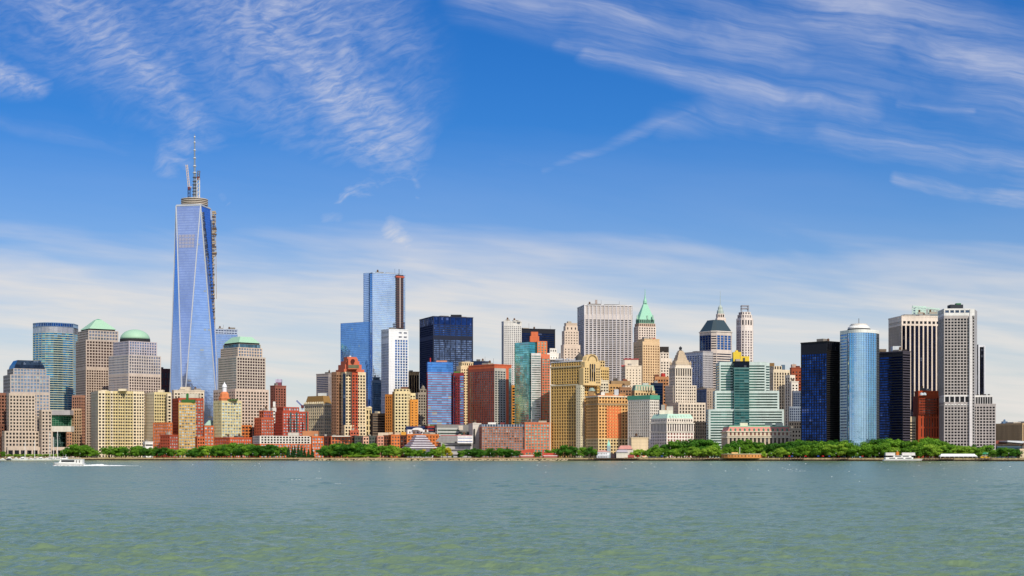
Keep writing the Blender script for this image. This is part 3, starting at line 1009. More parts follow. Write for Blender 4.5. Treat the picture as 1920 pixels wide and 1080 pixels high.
b.tier(516, 530, 578.5, 771, None, bw, (4.6, 4.6, .4, .4, wall('6e2430'), dkwin), phi=25)
b.tier(518, 531, 561, 763, 771, bw, (4.6, 4.6, .4, .4, wall('6e2430'), dkwin), phi=25, dD=4)
for q_ in (544, 555, 573):
    b.tier(q_ - .1, q_, q_ + 2.6, 773, None, (0, 4.6, 1, .7, wall('2f5f5c'), glass('1d5a5c', .6, .15)), dD=6.0 + (q_ - 544) * .22 - 8.5, depth=1.6)
b.done()
b = B('low_apartment_block', 2260, 540, 'long low block, white top floors over orange brick, facing the esplanade conifers', 'apartment block')
b.tier(474, 487, 583, 832, None, (5.2, 4.8, .55, .6, wall('e07038'), glass('a4b4ba', .2, .25, .75, blind=1.0)), (5.2, 4.8, .55, .6, wall('7c4034'), dkwin), phi=18)
b.tier(474, 487, 583, 817, 832, (5.2, 4.8, .55, .55, wall('e3ddd0'), dkwin), (5.2, 4.8, .6, .55, wall('a59a90'), dkwin), phi=18)
b.box(540, 560, 811, 817, wall('d5cfc0'), dD=30)
b.box(567, 596, 808, 818, wall('cf8a5a'), 'penthouse', dD=34, dep=16)
b.tier(583, 585, 607, 819, None, (5, 5, .55, .6, wall('e8722c'), glass('a4b4ba', .2, .25, .75, blind=1.0)), dD=-4)
b.done()
tower_crane(567, 768, 762, 556, 751, 2500, 'small far blue luffing crane above the red brick tower', plain('9fb0d8'), plain('3b56b0'), 1.8)

# stone building with copper mansard
b = B('stone_office_building', 2400, 608, 'grey beige stone office building with an arcaded cornice under a copper gold mansard roof', 'office building')
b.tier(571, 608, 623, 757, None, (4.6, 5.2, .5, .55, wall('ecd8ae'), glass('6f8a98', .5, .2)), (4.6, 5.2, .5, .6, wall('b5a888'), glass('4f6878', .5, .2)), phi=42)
b.ledge(Zy(757, 2400), 2.4, 1.6, wall('e0d4b4'))
z_ = Zy(784, 2400)
b.last = (b.last[0], 0, 0); b.ledge(z_, 1.2, .8, wall('c8bc98'))
p_ = b.last[0]
frustum(b, inset(p_, .96), Zy(757, 2400), Zy(742, 2404), .80, plain('a07c44', .9, .5), 'mansard_roof')
b.box(596, 612, 737, 742.5, wall('c8cfd0'), dD=22)
for k in range(11):
    t_ = (k + .5) / 11
    x_ = p_[0][0] + (p_[1][0] - p_[0][0]) * t_; y_ = p_[0][1] + (p_[1][1] - p_[0][1]) * t_
    m_ = MB(); m_.lathe(x_ - .8, y_ - .8, [(1.25, Zy(757, 2400)), (1.25, Zy(755, 2400)), (.2, Zy(752.5, 2400))], 8); m_.build('dormer_arch', wall('ddd2b2'), b.root)
b.done()
b = B('far_office_tower', 2750, 616, 'far plain grey office tower rising behind the brick postmodern tower', 'tower')
b.tier(593, 616, 634, 701, None, (3, 0, .5, 1, wall('b3a59c'), glass('8a8894', .5, .2)), (0, 3.4, 1, .6, wall('74707c'), glass('6a6a80', .5, .2)))
b.done()

# postmodern brick tower
b = B('postmodern_brick_tower', 2330, 647, 'tall cream and red brick tower with a stepped salmon brick gable and round window', 'apartment tower')
cg = (4.6, 5.0, .5, .55, wall('f0d9ae'), dkwin)
shl = (4.3, 5.0, .45, .5, wall('a2785c'), dkwin)
b.tier(629, 647, 686, 697, None, cg, (4.3, 5.0, .45, .5, wall('9a5f4c'), dkwin), phi=22)
pm = b.last[0]
b.tier(621.5, 631, 640, 697, None, shl, (4.3, 5, .45, .5, wall('a88a64'), dkwin), dD=8, phi=40)
def strip(x0, x1, yt, yb, sp, dD):
    b.tier(x0 - .05, x0, x1, yt, yb, sp, dD=dD, depth=3.2, phi=2)
strip(660.5, 671, 697, None, (5.0, 5.0, .45, .55, wall('c4502c'), dkwin), -2.0)
strip(643, 648.3, 700, 797, (0, 5, 1, .85, wall('1c2c44'), glass('1d3557', .7, .1)), -1.2)
sal = wall('dc6f4c')
bdy = (0, 0, 1, 1, sal, None)
b.tier(629.5, 645, 683, 692, 697, bdy, dD=1, phi=22)
b.tier(634, 647, 678, 683, 692, bdy, dD=4, phi=22)
b.tier(639, 649, 674, 676.5, 683, bdy, dD=7, phi=22)
b.tier(644.5, 651, 669, 669, 676.5, bdy, dD=10, phi=22)
b.tier(652, 653, 671, 672, 692, bdy, dD=-2.5, depth=10, phi=10)
m_ = MB(); Dq = 2330 - 2.5
for i in range(16):
    a0, a1 = 2 * math.pi * i / 16, 2 * math.pi * (i + 1) / 16
    cx, cz = X(661.5, Dq), Zy(677, Dq)
    m_.q((cx, Dq - .6 + .3, cz), (cx + 3.1 * math.cos(a1), Dq - .3, cz + 3.1 * math.sin(a1)), (cx + 3.1 * math.cos(a0), Dq - .3, cz + 3.1 * math.sin(a0)))
m_.build('round_window', glass('5a2014', .3, .2), b.root)
m_ = MB(); m_.box(X(653.5, Dq), X(673, Dq), Dq - 3, Dq - .8, Zy(691, Dq), Zy(684.5, Dq)); m_.build('loggia', wall('6f7256'), b.root)
m_ = MB(); m_.box(X(653, Dq), X(673.5, Dq), Dq - 3.4, Dq - 1.2, Zy(692.3, Dq), Zy(691, Dq)); m_.build('loggia_sill', sal, b.root)
b.box(655, 658, 667, 669.3, white, 'lantern', dD=16, dep=4)
b.tier(643, 646, 686.5, 797, None, cg, dD=-5, phi=10, depth=9)
b.tier(655, 657, 673, 808, None, (5, 5, .5, .5, sal, dkwin), dD=-9, phi=10, depth=6)
b.done()

b = B('glass_skyscraper', 2560, 698, 'pale blue stepped glass skyscraper with a dark hoist strip down its face', 'skyscraper')
pale = (0, 3.6, 1, .82, wall('b5c8e0'), glass('d8e6fa', .88, .06, .06, blind=1.0, pane=(4, 4)), (0, 0, 0, 0))  # pale tint carries the front's sky reflection
satb = (0, 3.6, 1, .85, wall('5c90d0'), glass('8cb8ec', .88, .06, .08, blind=.99, pane=(3, 4)), (0, 0, 0, 0))  # deeper blue tint carries the shaded side
b.tier(651.5, 691, 694, 603, None, satb, satb, phi=50, depth=60, dD=4)
b.tier(685, 692, 697, 511.5, None, satb, pale, phi=50, dD=18, depth=12)
b.tier(692, 698.5, 760, 511.5, None, pale, satb, phi=22)
Rb, Cb = b.last[0][2], b.last[0][1]
L_ = math.hypot(Rb[0] - Cb[0], Rb[1] - Cb[1]); ux, uy = (Rb[0] - Cb[0]) / L_, (Rb[1] - Cb[1]) / L_
def onf(t_, e): return (Cb[0] + ux * L_ * t_ + uy * e, Cb[1] + uy * L_ * t_ - ux * e)
q_ = [onf(.715, 2.0), onf(.93, 2.0), onf(.93, .1), onf(.715, .1)]
hm, t, bs = new_mat('hoist_scaffold')
ps = t.node('ShaderNodeNewGeometry').outputs['Position']
fr = t.m('FRACT', t.m('DIVIDE', t.xyz(ps)[2], 4.0))
n0 = t.noise(ps, .5, 2)[0]
t.put(bs.inputs['Base Color'], t.mix(t.m('LESS_THAN', fr, .22), t.vm('SCALE', (.03, .02, .025), scale=t.m('MULTIPLY_ADD', n0, 2, .3)), (.12, .05, .04)))
m_ = MB(); m_.prism(q_, Zy(640, 2560), Zy(515, 2575)); m_.build('hoist_shaft', hm, b.root)
q2 = [onf(.81, 2.6), onf(.83, 2.6), onf(.83, 2.02), onf(.81, 2.02)]
m_ = MB(); m_.prism(q2, Zy(640, 2560), Zy(518, 2575)); m_.build('hoist_rail', plain('e8d8d0'), b.root)
m_ = MB(); m_.prism([onf(.70, 2.7), onf(.95, 2.7), onf(.95, .05), onf(.70, .05)], Zy(520, 2575), Zy(517, 2575)); m_.build('hoist_deck', plain('c85a40'), b.root)
m_ = MB(); m_.bar((*onf(.80, 1), Zy(515, 2575)), (*onf(.80, 1), Zy(504, 2575)), .9); m_.build('antenna', plain('4a4a4a'), b.root)
b.done()
b = B('small_glass_tower', 2500, 706, 'small murky grey blue glass tower at the foot of the pale blue skyscraper', 'tower')
b.tier(696.5, 699, 715.5, 713, None, (0, 4, 1, .8, wall('6f8294'), glass('5f7f98', .75, .12, .3)))
b.tier(699, 701, 712, 708, 713, (0, 4, 1, .8, wall('6f8294'), glass('5f6f78', .75, .12)), dD=4)
b.done()
b = B('white_office_tower', 2440, 729, 'bright white tower with blue window strips in front of the pale blue skyscraper', 'tower')
ws = (4.2, 4.3, .62, .9, wall('f4f1f0', .95), glass('6d92cc', .75, .12, .4), (.30, .03, .0, .0))
wsl = (4.6, 4.3, .6, .88, wall('a9b0c4'), glass('4f78b8', .75, .12, .4))
b.tier(714.8, 729, 765.8, 636, None, ws, wsl, phi=24)
b.tier(714.8, 729, 765.8, 617.5, 636, (9, 9, .6, .38, wall('f4f1f0', .95), glass('8f8f98', .5, .3), (.45, .03, .05, .1)), (5, 9, .5, .5, wall('c8c4c8'), dkwin), phi=24)
b.box(744, 752, 614.5, 617.7, dark, dD=20)
b.done()
b = B('striped_office_tower', 2600, 777, 'black office tower with thin gold piers between the white tower and the black skyscraper', 'tower')
b.tier(764, 767.5, 786, 697.5, None, (5.2, 0, .72, .97, wall('d9b074'), blkwin), phi=14)
b.done()

# orange/cream bay building
b = B('cream_apartment_tower', 2330, 740, 'cream apartment tower with octagonal front bay and orange side wings', 'apartment tower')
b.tier(722, 734.5, 742, 739, None, (5, 4.8, .5, .5, wall('e08a2c'), dkwin), (5, 4.8, .45, .5, wall('c8742c'), dkwin), phi=45)
D_ = 2324
bay = [(X(735, D_), D_ + 6), (X(740, D_), D_), (X(764, D_), D_), (X(769, D_), D_ + 6), (X(769, D_), D_ + 30), (X(735, D_), D_ + 30)]
cw_ = (4.9, 4.9, .5, .5, wall('f2dca4'), dkwin)
b.poly(bay, G, Zy(734, D_), [(4.9, 4.9, .5, .5, wall('a88c5c'), dkwin), cw_, cw_, None, None, None])  # bay's left face is browner, its shade put into the wall colour
bay2 = inset(bay, .86)
b.poly(bay2, Zy(734, D_), Zy(729, D_), [cw_, cw_, cw_, None, None, None])
b.box(752, 765, 725.5, 729.2, brown, dD=8)
b.tier(767, 768.5, 779, 737, None, cw_, dD=4)
b.tier(768, 769.5, 784, 749, None, (7, 4.9, .35, .4, wall('e8962e'), dkwin), dD=-6)
b.done()
b = B('small_stone_tower', 2420, 690, 'small cream stone building glimpsed between the postmodern tower and the brown office block', 'building')
b.tier(684, 686, 697, 765, None, (4.5, 10, .5, .7, wall('e8cf98'), dkwin))
m_ = MB(); m_.lathe(X(692, 2425), 2432, [(4, Zy(765, 2420)), (3.2, Zy(762.5, 2420)), (.4, Zy(761, 2420))], 10); m_.build('dome', beige, b.root)
b.done()
b = B('brown_office_block', 2360, 700, 'mid rise brown office block with horizontal window bands behind the riverside brick rows', 'office building')
b.tier(694, 699, 723, 776, None, (0, 4.6, 1, .45, wall('7d6a58'), blkwin), (4, 4.6, .5, .5, wall('b89468'), dkwin))
b.box(704, 712, 771.5, 776, wall('e0cca8'), dD=14)
b.done()
b = B('grey_stone_tower', 2440, 786, 'old grey stone tower with dense small windows beside the red banded glass tower', 'tower')
b.tier(777, 784, 803, 736, None, (4.4, 4.4, .5, .55, wall('a89c8a'), dkwin), (4.4, 4.4, .5, .55, wall('8a7c6c'), dkwin))
b.tier(786, 788, 800, 731, 736, (4.4, 4.4, .5, .5, wall('a89c8a'), dkwin), dD=6)
m_ = MB(); m_.lathe(X(793, 2450), 2456, [(3.4, Zy(731, 2446)), (3.0, Zy(726, 2446)), (1.6, Zy(723.5, 2446)), (.3, Zy(722, 2446))], 10); m_.build('cupola', wall('8a8272'), b.root)
b.done()

# black skyscraper
b = B('black_office_tower', 2520, 812, 'massive black steel office skyscraper with a pale reflection tinted into its broad face', 'skyscraper')
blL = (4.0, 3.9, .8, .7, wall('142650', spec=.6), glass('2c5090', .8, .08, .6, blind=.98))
b.tier(786.5, 812, 887, 629, None, (10.5, 3.9, .92, .68, wall('101c38', spec=.6), glass('68789a', .8, .10, .5, blind=.98)), blL, keep=True)  # paler glass tint stands in for a reflection on the broad face
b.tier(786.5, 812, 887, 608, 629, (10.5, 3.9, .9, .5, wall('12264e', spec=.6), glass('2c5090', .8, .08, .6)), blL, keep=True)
b.tier(786.5, 812, 887, 593.5, 608, (10.5, 0, .92, .9, wall('12264e', spec=.6), glass('1e3a74', .8, .08, .3)), (8, 0, .9, .9, wall('12264e', spec=.6), glass('2c5090', .8, .08, .6)))
b.box(845, 865, 590, 593.5, wall('2a2c34'), dD=24, dep=20)
b.done()

# red banded blue glass tower
b = B('red_banded_glass_tower', 2350, 802, 'blue glass apartment tower striped with thin red bands', 'apartment tower')
rb = (0, 4.5, 1, .78, wall('a02c34'), glass('8cbcf0', .85, .08, .25, pane=(7, 4), blind=.97), (0, 0, 0, 0))
D_ = 2350
b.tier(799.5, 801.5, 850, 698, None, rb, (0, 4.5, 1, .8, wall('50507c'), glass('31548c', .8, .1)), phi=12)
b.tier(799.5, 801.5, 850, 678.5, 698, (0, 4.6, 1, .86, wall('2f5fb0'), glass('5c98e4', .85, .08, .2, pane=(7, 4), blind=1.0), (0, 0, 0, 0)), phi=12)
b.tier(849, 850.3, 870, 699, None, (0, 4.5, 1, .7, wall('8a2c34'), glass('6d94c8', .8, .08, .5, pane=(4, 4))), dD=3)
b.tier(853.8, 854, 862, 702, None, (4, 4.5, .4, .5, wall('7c2228'), dkwin), dD=-.5, depth=2.5)
b.box(818, 838, 676, 678.7, wall('d8967c'), dD=14)
b.box(806, 808, 671, 678.7, plain('c4302c'), 'mast', dD=10, dep=2)
b.box(851, 862, 696.5, 699.3, plain('4d7a2c'), 'roof_planting', dD=8, dep=8)
b.done()
b = B('cream_brick_tower', 2400, 868, 'cream brick apartment tower wedged between the red banded tower and the brick and teal slab', 'apartment tower')
b.tier(856, 864, 887, 686, None, (4.3, 4.4, .4, .5, wall('f0d4a4'), dkwin), (4.3, 4.4, .4, .5, wall('a88c64'), dkwin), phi=30)
b.tier(860, 866, 887, 679.5, 686, (4.3, 4.4, .4, .5, wall('f0d4a4'), dkwin), (4.3, 4.4, .4, .5, wall('a88c64'), dkwin), phi=30, dD=5)
b.box(872, 882, 676.5, 679.7, grey, dD=12)
b.done()
b = B('dark_blue_office_block', 2550, 903, 'plain dark blue office block peeking above the brick and teal slab', 'office building')
b.tier(886, 888, 919.5, 678, None, (0, 6, 1, .8, wall('182a4c'), glass('20407a', .8, .1)))
b.done()

b = B('brick_glass_slab', 2360, 927, 'brick apartment slab with teal windows on one side and grey balconies on the other', 'apartment block')
b.tier(878.5, 927, 959, 690, None, (6.6, 4.4, .72, .62, wall('c2bcb0'), glass('545c5c', .6, .15, .6)), (5.0, 4.4, .68, .72, wall('a85440'), glass('5c98a8', .7, .1, .5)), phi=42, keep=True)
b.tier(878.5, 927, 959, 683.5, 690, (0, 0, 1, 1, wall('d8683c'), None), (0, 0, 1, 1, wall('b05a3c'), None), phi=42)
pq = b.last[0]
L_ = math.hypot(pq[2][0] - pq[1][0], pq[2][1] - pq[1][1]); ux, uy = (pq[2][0] - pq[1][0]) / L_, (pq[2][1] - pq[1][1]) / L_
Cb = pq[1]
def onf2(t_, e): return (Cb[0] + ux * L_ * t_ + uy * e, Cb[1] + uy * L_ * t_ - ux * e)
m_ = MB(); m_.prism([onf2(.68, .5), onf2(.82, .5), onf2(.82, -.4), onf2(.68, -.4)], G, Zy(689, 2360)); m_.build('brick_pier', wall('e0683c'), b.root)
m_ = MB(); m_.prism([onf2(.84, .4), onf2(.99, .4), onf2(.99, -.4), onf2(.84, -.4)], G, Zy(689, 2360)); m_.build('glass_bay', glass('9fc4b4', .6, .12, .4, floor=3.5, line='cfd8cc'), b.root)
b.done()
b = B('fluted_white_tower', 2620, 944, 'slender white tower with rippled fluted face and ragged top', 'tower')
b.tier(940.5, 944.5, 978, 603, None, (3.3, 3.0, .4, .5, wall('e2ded6'), glass('77777c', .4, .2)), (3, 3, .5, .6, wall('8f9498'), glass('5f86a8', .6, .1)), phi=14)
for k, (a0, a1) in enumerate(((944.5, 950), (953, 958), (962, 967), (970.5, 976))):
    b.box(a0, a1, 600.8 + (k % 2) * .6, 603.2, wall('e2ded6'), 'parapet_crest', dD=3, dep=6)
b.done()
b = B('black_slab_tower', 2680, 974, 'broad black office slab behind the teal glass and brick tower', 'tower')
b.tier(960, 974, 1041, 616.5, None, (0, 3.8, 1, .75, wall('0b1122', spec=.6), glass('14264c', .8, .08, .4, blind=.985)), (3.4, 3.8, .5, .6, wall('6c6c70'), glass('2a3550', .7, .1)), phi=18)
b.done()
b = B('gold_sliver_tower', 2420, 962, 'narrow golden building sliver between the brick slab and the teal glass tower', 'building')
b.tier(958, 959.3, 966.5, 722, None, (4, 4.6, .5, .5, wall('d8902c'), dkwin), depth=12)
b.done()

# teal glass and brick tower + podium
b = B('teal_glass_brick_tower', 2300, 992, 'teal glass tower with stepped brick crown and brick flank', 'apartment tower')
tg = (0, 4.3, 1, .84, wall('5f9a90'), glass('9ce4cc', .8, .08, .35, pane=(6, 4), blind=.96), (0, 0, 0, 0))
tgL = (0, 4.3, 1, .84, wall('6fa898'), glass('c4f0dc', .8, .08, .35, pane=(6, 4), blind=.96), (0, 0, 0, 0))
b.tier(965, 992, 1011, 641, None, (0, 4.3, 1, .84, wall('3f7480'), glass('5cb0b4', .8, .08, .4, pane=(6, 4), blind=.96), (0, 0, 0, 0)), tgL, phi=44, keep=True)
brk = (4.6, 4.3, .6, .55, wall('e27a52'), glass('8fc4b4', .6, .15, .4))
b.tier(994, 996.5, 1031, 664, None, brk, dD=5, phi=12)
b.tier(1006, 1007.5, 1026, 639.5, 664, (4.8, 4.3, .4, .5, wall('e8804c'), glass('8fc4b4', .6, .15, .4)), dD=9, phi=12)
b.tier(992.5, 994, 1011, 630, 641, (0, 0, 1, 1, wall('dc6f40'), None), dD=14, phi=12)
b.tier(994.5, 996, 1009, 622, 630, (0, 0, 1, 1, wall('dc6f40'), None), dD=15, phi=12)
gb_ = (0, 4.3, 1, .6, wall('e4ded8'), glass('a8b8b0', .6, .15, .5))
b.tier(994.5, 996, 1014, 662, 794, gb_, dD=.0, depth=4, phi=12)
b.tier(1015.2, 1016, 1031, 668, 794, brk, dD=2.5, depth=3, phi=12)
b.done()
b = B('curved_brick_podium', 2240, 903, 'long low brick apartment block with pale window grid below the teal glass tower', 'apartment block')
D_ = 2240
cv = []
for k in range(9):
    t_ = k / 8; dd = D_ + 16 * (1 - t_) ** 2 * 0 + 10 * math.sin(math.pi * .5 * t_) - 3
    cv.append((X(903.5 + (984 - 903.5) * t_, dd), dd))
pod = [(X(898.5, D_ + 30), D_ + 30)] + cv + [(X(984, D_ + 40), D_ + 40)]
pgw = (5.0, 4.7, .72, .62, wall('b07458'), glass('94a0a8', .6, .15, .6), (.01, .01, 0, .02))
b.poly(pod, G, Zy(800, D_), [(4.5, 4.7, .5, .5, wall('b07a68'), dkwin)] + [pgw] * 8 + [None] * 2)
b.poly(pod, Zy(800, D_), Zy(795.5, D_), [(0, 0, 1, 1, wall('a4a8ac'), None)] + [(5, 0, .7, .7, wall('a4a8ac'), glass('4c6480', .6, .15))] * 8 + [None] * 2)
b.tier(983, 984, 1031, 793, None, (5.0, 4.7, .6, .58, wall('d87c54'), glass('9cc8bc', .6, .15, .4)), phi=6, dD=2, depth=36)
b.box(915, 930, 792, 796, white, dD=20); b.box(938, 946, 792, 796, plain('7c2c28'), dD=20)
b.done()

# ------------------------------------------------------------------ the old downtown cluster
b = B('small_white_building', 2480, 1038, 'small white stepped building under the black slab beside the teal tower', 'building')
b.tier(1024, 1026, 1051, 662, None, (5, 6, .4, .4, wall('f2ece2'), dkwin))
b.tier(1030, 1031, 1044, 653, 662, (5, 6, .4, .4, wall('f2ece2'), dkwin), dD=5)
b.box(1028, 1052, 673, 675, wall('d8d4cc'), 'terrace', dD=-6)
b.done()

b = B('golden_office_building', 2210, 1091, 'huge golden brown stone office building with a tall arched gable', 'office building')
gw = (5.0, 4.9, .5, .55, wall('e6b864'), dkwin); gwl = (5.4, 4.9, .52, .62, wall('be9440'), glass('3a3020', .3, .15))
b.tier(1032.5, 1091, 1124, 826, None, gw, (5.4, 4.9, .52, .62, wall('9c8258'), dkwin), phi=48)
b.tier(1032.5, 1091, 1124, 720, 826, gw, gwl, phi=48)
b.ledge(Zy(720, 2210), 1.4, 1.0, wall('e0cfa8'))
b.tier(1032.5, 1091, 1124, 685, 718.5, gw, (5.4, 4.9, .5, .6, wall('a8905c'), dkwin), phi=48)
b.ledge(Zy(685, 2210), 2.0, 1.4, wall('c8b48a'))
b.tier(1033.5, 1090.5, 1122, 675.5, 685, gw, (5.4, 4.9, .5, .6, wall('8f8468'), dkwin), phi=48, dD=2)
b.last = (b.last[0], 0, 0); b.ledge(Zy(675.5, 2212), 1.5, .8, wall('d8d6d8'))
gp = foot(1090, 1094, 1127, 2204, phi=40)
D_ = 2204
# arched gable facing the harbour
m_ = MB(); gab = wall('e8c688')
a_, c_ = gp[1], gp[2]
L_ = math.hypot(c_[0] - a_[0], c_[1] - a_[1]); ux, uy = (c_[0] - a_[0]) / L_, (c_[1] - a_[1]) / L_
prof_ = [(0, 722), (1, 722), (1, 690), (.93, 689), (.93, 678), (.84, 676), (.80, 669), (.70, 665), (.60, 663.5), (.42, 663.5), (.30, 665), (.20, 669), (.14, 676), (.07, 678), (.07, 689), (0, 690)]
fr_ = [(a_[0] + ux * L_ * u, a_[1] + uy * L_ * u, Zy(y, D_)) for u, y in prof_]
bk_ = [(p[0] - uy * 9, p[1] + ux * 9, p[2]) for p in fr_]
m_.q(*fr_)
for i in range(len(fr_)):
    j = (i + 1) % len(fr_); m_.q(fr_[j], fr_[i], bk_[i], bk_[j])
m_.q(*reversed(bk_))
m_.build('gable', gab, b.root)
def arch_at(u, z, r, e, nseg=9):
    cxx, cyy = a_[0] + ux * L_ * u + uy * e, a_[1] + uy * L_ * u - ux * e
    return [(cxx + ux * r * math.cos(t_), cyy + uy * r * math.cos(t_), z + r * math.sin(t_)) for t_ in [math.pi * k / nseg for k in range(nseg + 1)]]
m_ = MB(); o_ = arch_at(.5, Zy(676, D_), 8.6, .7); i_ = arch_at(.5, Zy(676, D_), 7.2, .7)
for k in range(9): m_.q(i_[k], o_[k], o_[k + 1], i_[k + 1])
m_.build('arch_moulding', wall('8c7450'), b.root)
for u in (.38, .5, .62):
    m_ = MB(); ar = arch_at(u, Zy(683, D_), 1.2, .5, 6); bt = arch_at(u, Zy(714, D_), 1.2, .5, 6)
    m_.q((bt[0][0], bt[0][1], Zy(714, D_)), *ar, (bt[-1][0], bt[-1][1], Zy(714, D_)))
    m_.build('window', dkwin, b.root)
for u in (.12, .24, .76, .88):
    for k in range(6):
        zc = Zy(716 - k * 5, D_); s0 = (a_[0] + ux * (L_ * u - 1) + uy * .3, a_[1] + uy * (L_ * u - 1) - ux * .3); s1 = (s0[0] + ux * 2, s0[1] + uy * 2)
        m_ = MB(); m_.q((*s0, zc - 1.1), (*s1, zc - 1.1), (*s1, zc + 1.1), (*s0, zc + 1.1)); m_.build('window', dkwin, b.root)
m_ = MB(); m_.lathe(X(1087, 2214), 2222, [(5.5, Zy(675, 2214)), (5.2, Zy(668, 2214)), (3.4, Zy(665, 2214)), (1.0, Zy(662, 2214)), (.2, Zy(659, 2214))], 12); m_.build('roof_cupola', wall('56524e'), b.root)
rs = random.Random(9)
for k in range(9):
    x_ = 1042 + k * 5.0
    b.box(x_, x_ + 3.2, 671.5 + rs.random() * 2, 675.8, wall('b9bcc6'), 'roof_dormer', dD=34 - k * 3.2, dep=4)
b.tier(1082, 1088.5, 1096, 722, None, (6, 4.9, .35, .4, wall('e8dcb8'), dkwin), dD=-7, phi=45, depth=9)
b.done()
b = B('dark_alley_building', 2235, 1094, 'narrow dark brown building filling the gap between the golden and the orange brown offices', 'building')
b.tier(1088, 1089, 1099, 783, None, (4, 4.6, .5, .5, wall('5a4020'), blkwin), depth=10)
b.done()
b = B('gold_rear_building', 2300, 1130, 'cream and gold stepped building just behind the arched gable', 'building')
b.tier(1121, 1126, 1142, 688, None, (4.5, 4.8, .5, .5, wall('e2bc74'), dkwin), (4.5, 4.8, .5, .5, wall('8c6a34'), dkwin), phi=35)
b.tier(1118, 1121, 1134, 676, 688, (4.5, 4.8, .5, .5, wall('e6c486'), dkwin), phi=35, dD=5)
b.tier(1124, 1126, 1141, 714, None, (4.5, 4.8, .5, .5, wall('efe2c4'), dkwin), dD=-12)
b.done()
b = B('setback_stone_tower', 2470, 1069, 'pale art deco stone tower with a stepped crown above the golden office building', 'tower')
b.tier(1051.5, 1057, 1088, 646, None, (6, 5, .35, .5, wall('e6cfb8'), dkwin), (6, 5, .3, .5, wall('a8998c'), dkwin), phi=20)
b.tier(1053.5, 1058.5, 1085, 620, 646, (6, 5, .35, .5, wall('e6cfb8'), dkwin), (6, 5, .3, .5, wall('a8998c'), dkwin), phi=20, dD=3)
b.tier(1056.5, 1060.5, 1083, 611, 620, (8, 9, .3, .5, wall('e6cfb8'), dkwin), (6, 5, .3, .5, wall('a8998c'), dkwin), phi=20, dD=5)
b.tier(1058, 1061.5, 1082, 606.5, 611, (0, 0, 1, 1, wall('d8c0a8'), None), phi=20, dD=6)
b.done()
b = B('white_grid_skyscraper', 2640, 1095.5, 'broad white gridded office slab with slim vertical piers', 'skyscraper')
gwh = (7.6, 3.55, .80, .60, wall('d6ccc6'), glass('3f434e', .6, .1, .6, blind=.93))
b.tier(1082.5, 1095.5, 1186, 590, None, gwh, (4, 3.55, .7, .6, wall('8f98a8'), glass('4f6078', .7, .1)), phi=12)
b.tier(1082.5, 1095.5, 1186, 572, 590, (7.6, 0, .84, .93, wall('e8e4e2'), wall('c8beb8')), (4, 0, .8, .9, wall('98a0ac'), wall('8a94a4')), phi=12)  # left infill panels are a darker copy that paints in the side's shade
pq = b.last[0]; Cb = pq[1]
L_ = math.hypot(pq[2][0] - pq[1][0], pq[2][1] - pq[1][1]); ux, uy = (pq[2][0] - pq[1][0]) / L_, (pq[2][1] - pq[1][1]) / L_
for k in range(13):
    t_ = k / 12
    m_ = MB(); m_.prism([onf2(t_ - .005, .9), onf2(t_ + .005, .9), onf2(t_ + .005, -.2), onf2(t_ - .005, -.2)], G, Zy(571, 2640)); m_.build('pier', wall('dcd8dc'), b.root)
b.box(1116, 1120, 562, 572, wall('b8a8a0'), 'antenna', dD=25, dep=4)
b.done()

b = B('green_spired_tower', 2700, 1209, 'slender stone tower with a pale green pyramid spire', 'skyscraper')
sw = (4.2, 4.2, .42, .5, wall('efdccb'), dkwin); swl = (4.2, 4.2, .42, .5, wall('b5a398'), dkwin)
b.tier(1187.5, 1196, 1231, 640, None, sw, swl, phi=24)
b.tier(1188.5, 1197, 1230, 612, 640, sw, swl, phi=24, dD=2)
b.tier(1190, 1198, 1229, 606, 612, (4.2, 6, .5, .7, wall('d8b8a0'), dkwin), swl, phi=24, dD=3)
b.tier(1192, 1199, 1227, 598.5, 606, (4.2, 8, .5, .75, wall('7fb096'), dkwin), (4.2, 8, .5, .75, wall('5f8a78'), dkwin), phi=24, dD=4)
p_ = b.last[0]
frustum(b, p_, Zy(598.5, 2704), Zy(568, 2710), .20, plain('98ceb2', 1.0, .6), 'pyramid_roof')
cx, cy = sum(p[0] for p in p_) / 4, sum(p[1] for p in p_) / 4
m_ = MB(); m_.lathe(cx, cy, [(3.6, Zy(568.5, 2710)), (3.2, Zy(564, 2710)), (1.6, Zy(559, 2710)), (.7, Zy(552, 2710)), (.35, Zy(541, 2710))], 8); m_.build('spire', plain('98ceb2', 1.0, .6), b.root)
for q_ in (1194, 1203, 1213, 1223):
    b.box(q_, q_ + 2.4, 591, 598.6, wall('a8d4ba'), 'dormer', dD=8, dep=3)
b.done()
b = B('tan_office_tower', 2500, 1205, 'plain tan brick tower in front of the green spired tower', 'tower')
b.tier(1188, 1205, 1237, 640, None, (4.0, 4.2, .42, .55, wall('ecc796'), glass('8a6a4c', .2, .3)), (4.4, 4.2, .3, .5, wall('b89c80'), dkwin), phi=28)
b.tier(1195, 1208, 1236.5, 636, 640, (0, 0, 1, 1, wall('ecc796'), None), phi=28, dD=3)
b.box(1220, 1229, 633.5, 636.3, plain('b85c50'), dD=14)
b.done()
b = B('cream_setback_tower', 2560, 1247, 'cream tower with a dark boxy rooftop between the tan tower and the stone pyramid tower', 'tower')
b.tier(1236, 1238, 1260, 672, None, (4.4, 4.4, .4, .5, wall('f2e3d0'), dkwin))
b.tier(1236, 1238, 1254.5, 662, 672, (4.4, 4.4, .4, .5, wall('f2e3d0'), dkwin), dD=4)
b.box(1237.5, 1254, 650, 662.3, wall('3a3430'), dD=8, dep=14)
b.done()
b = B('cream_red_roofed_building', 2420, 1173, 'cream building with red roof rims below the white gridded slab', 'building')
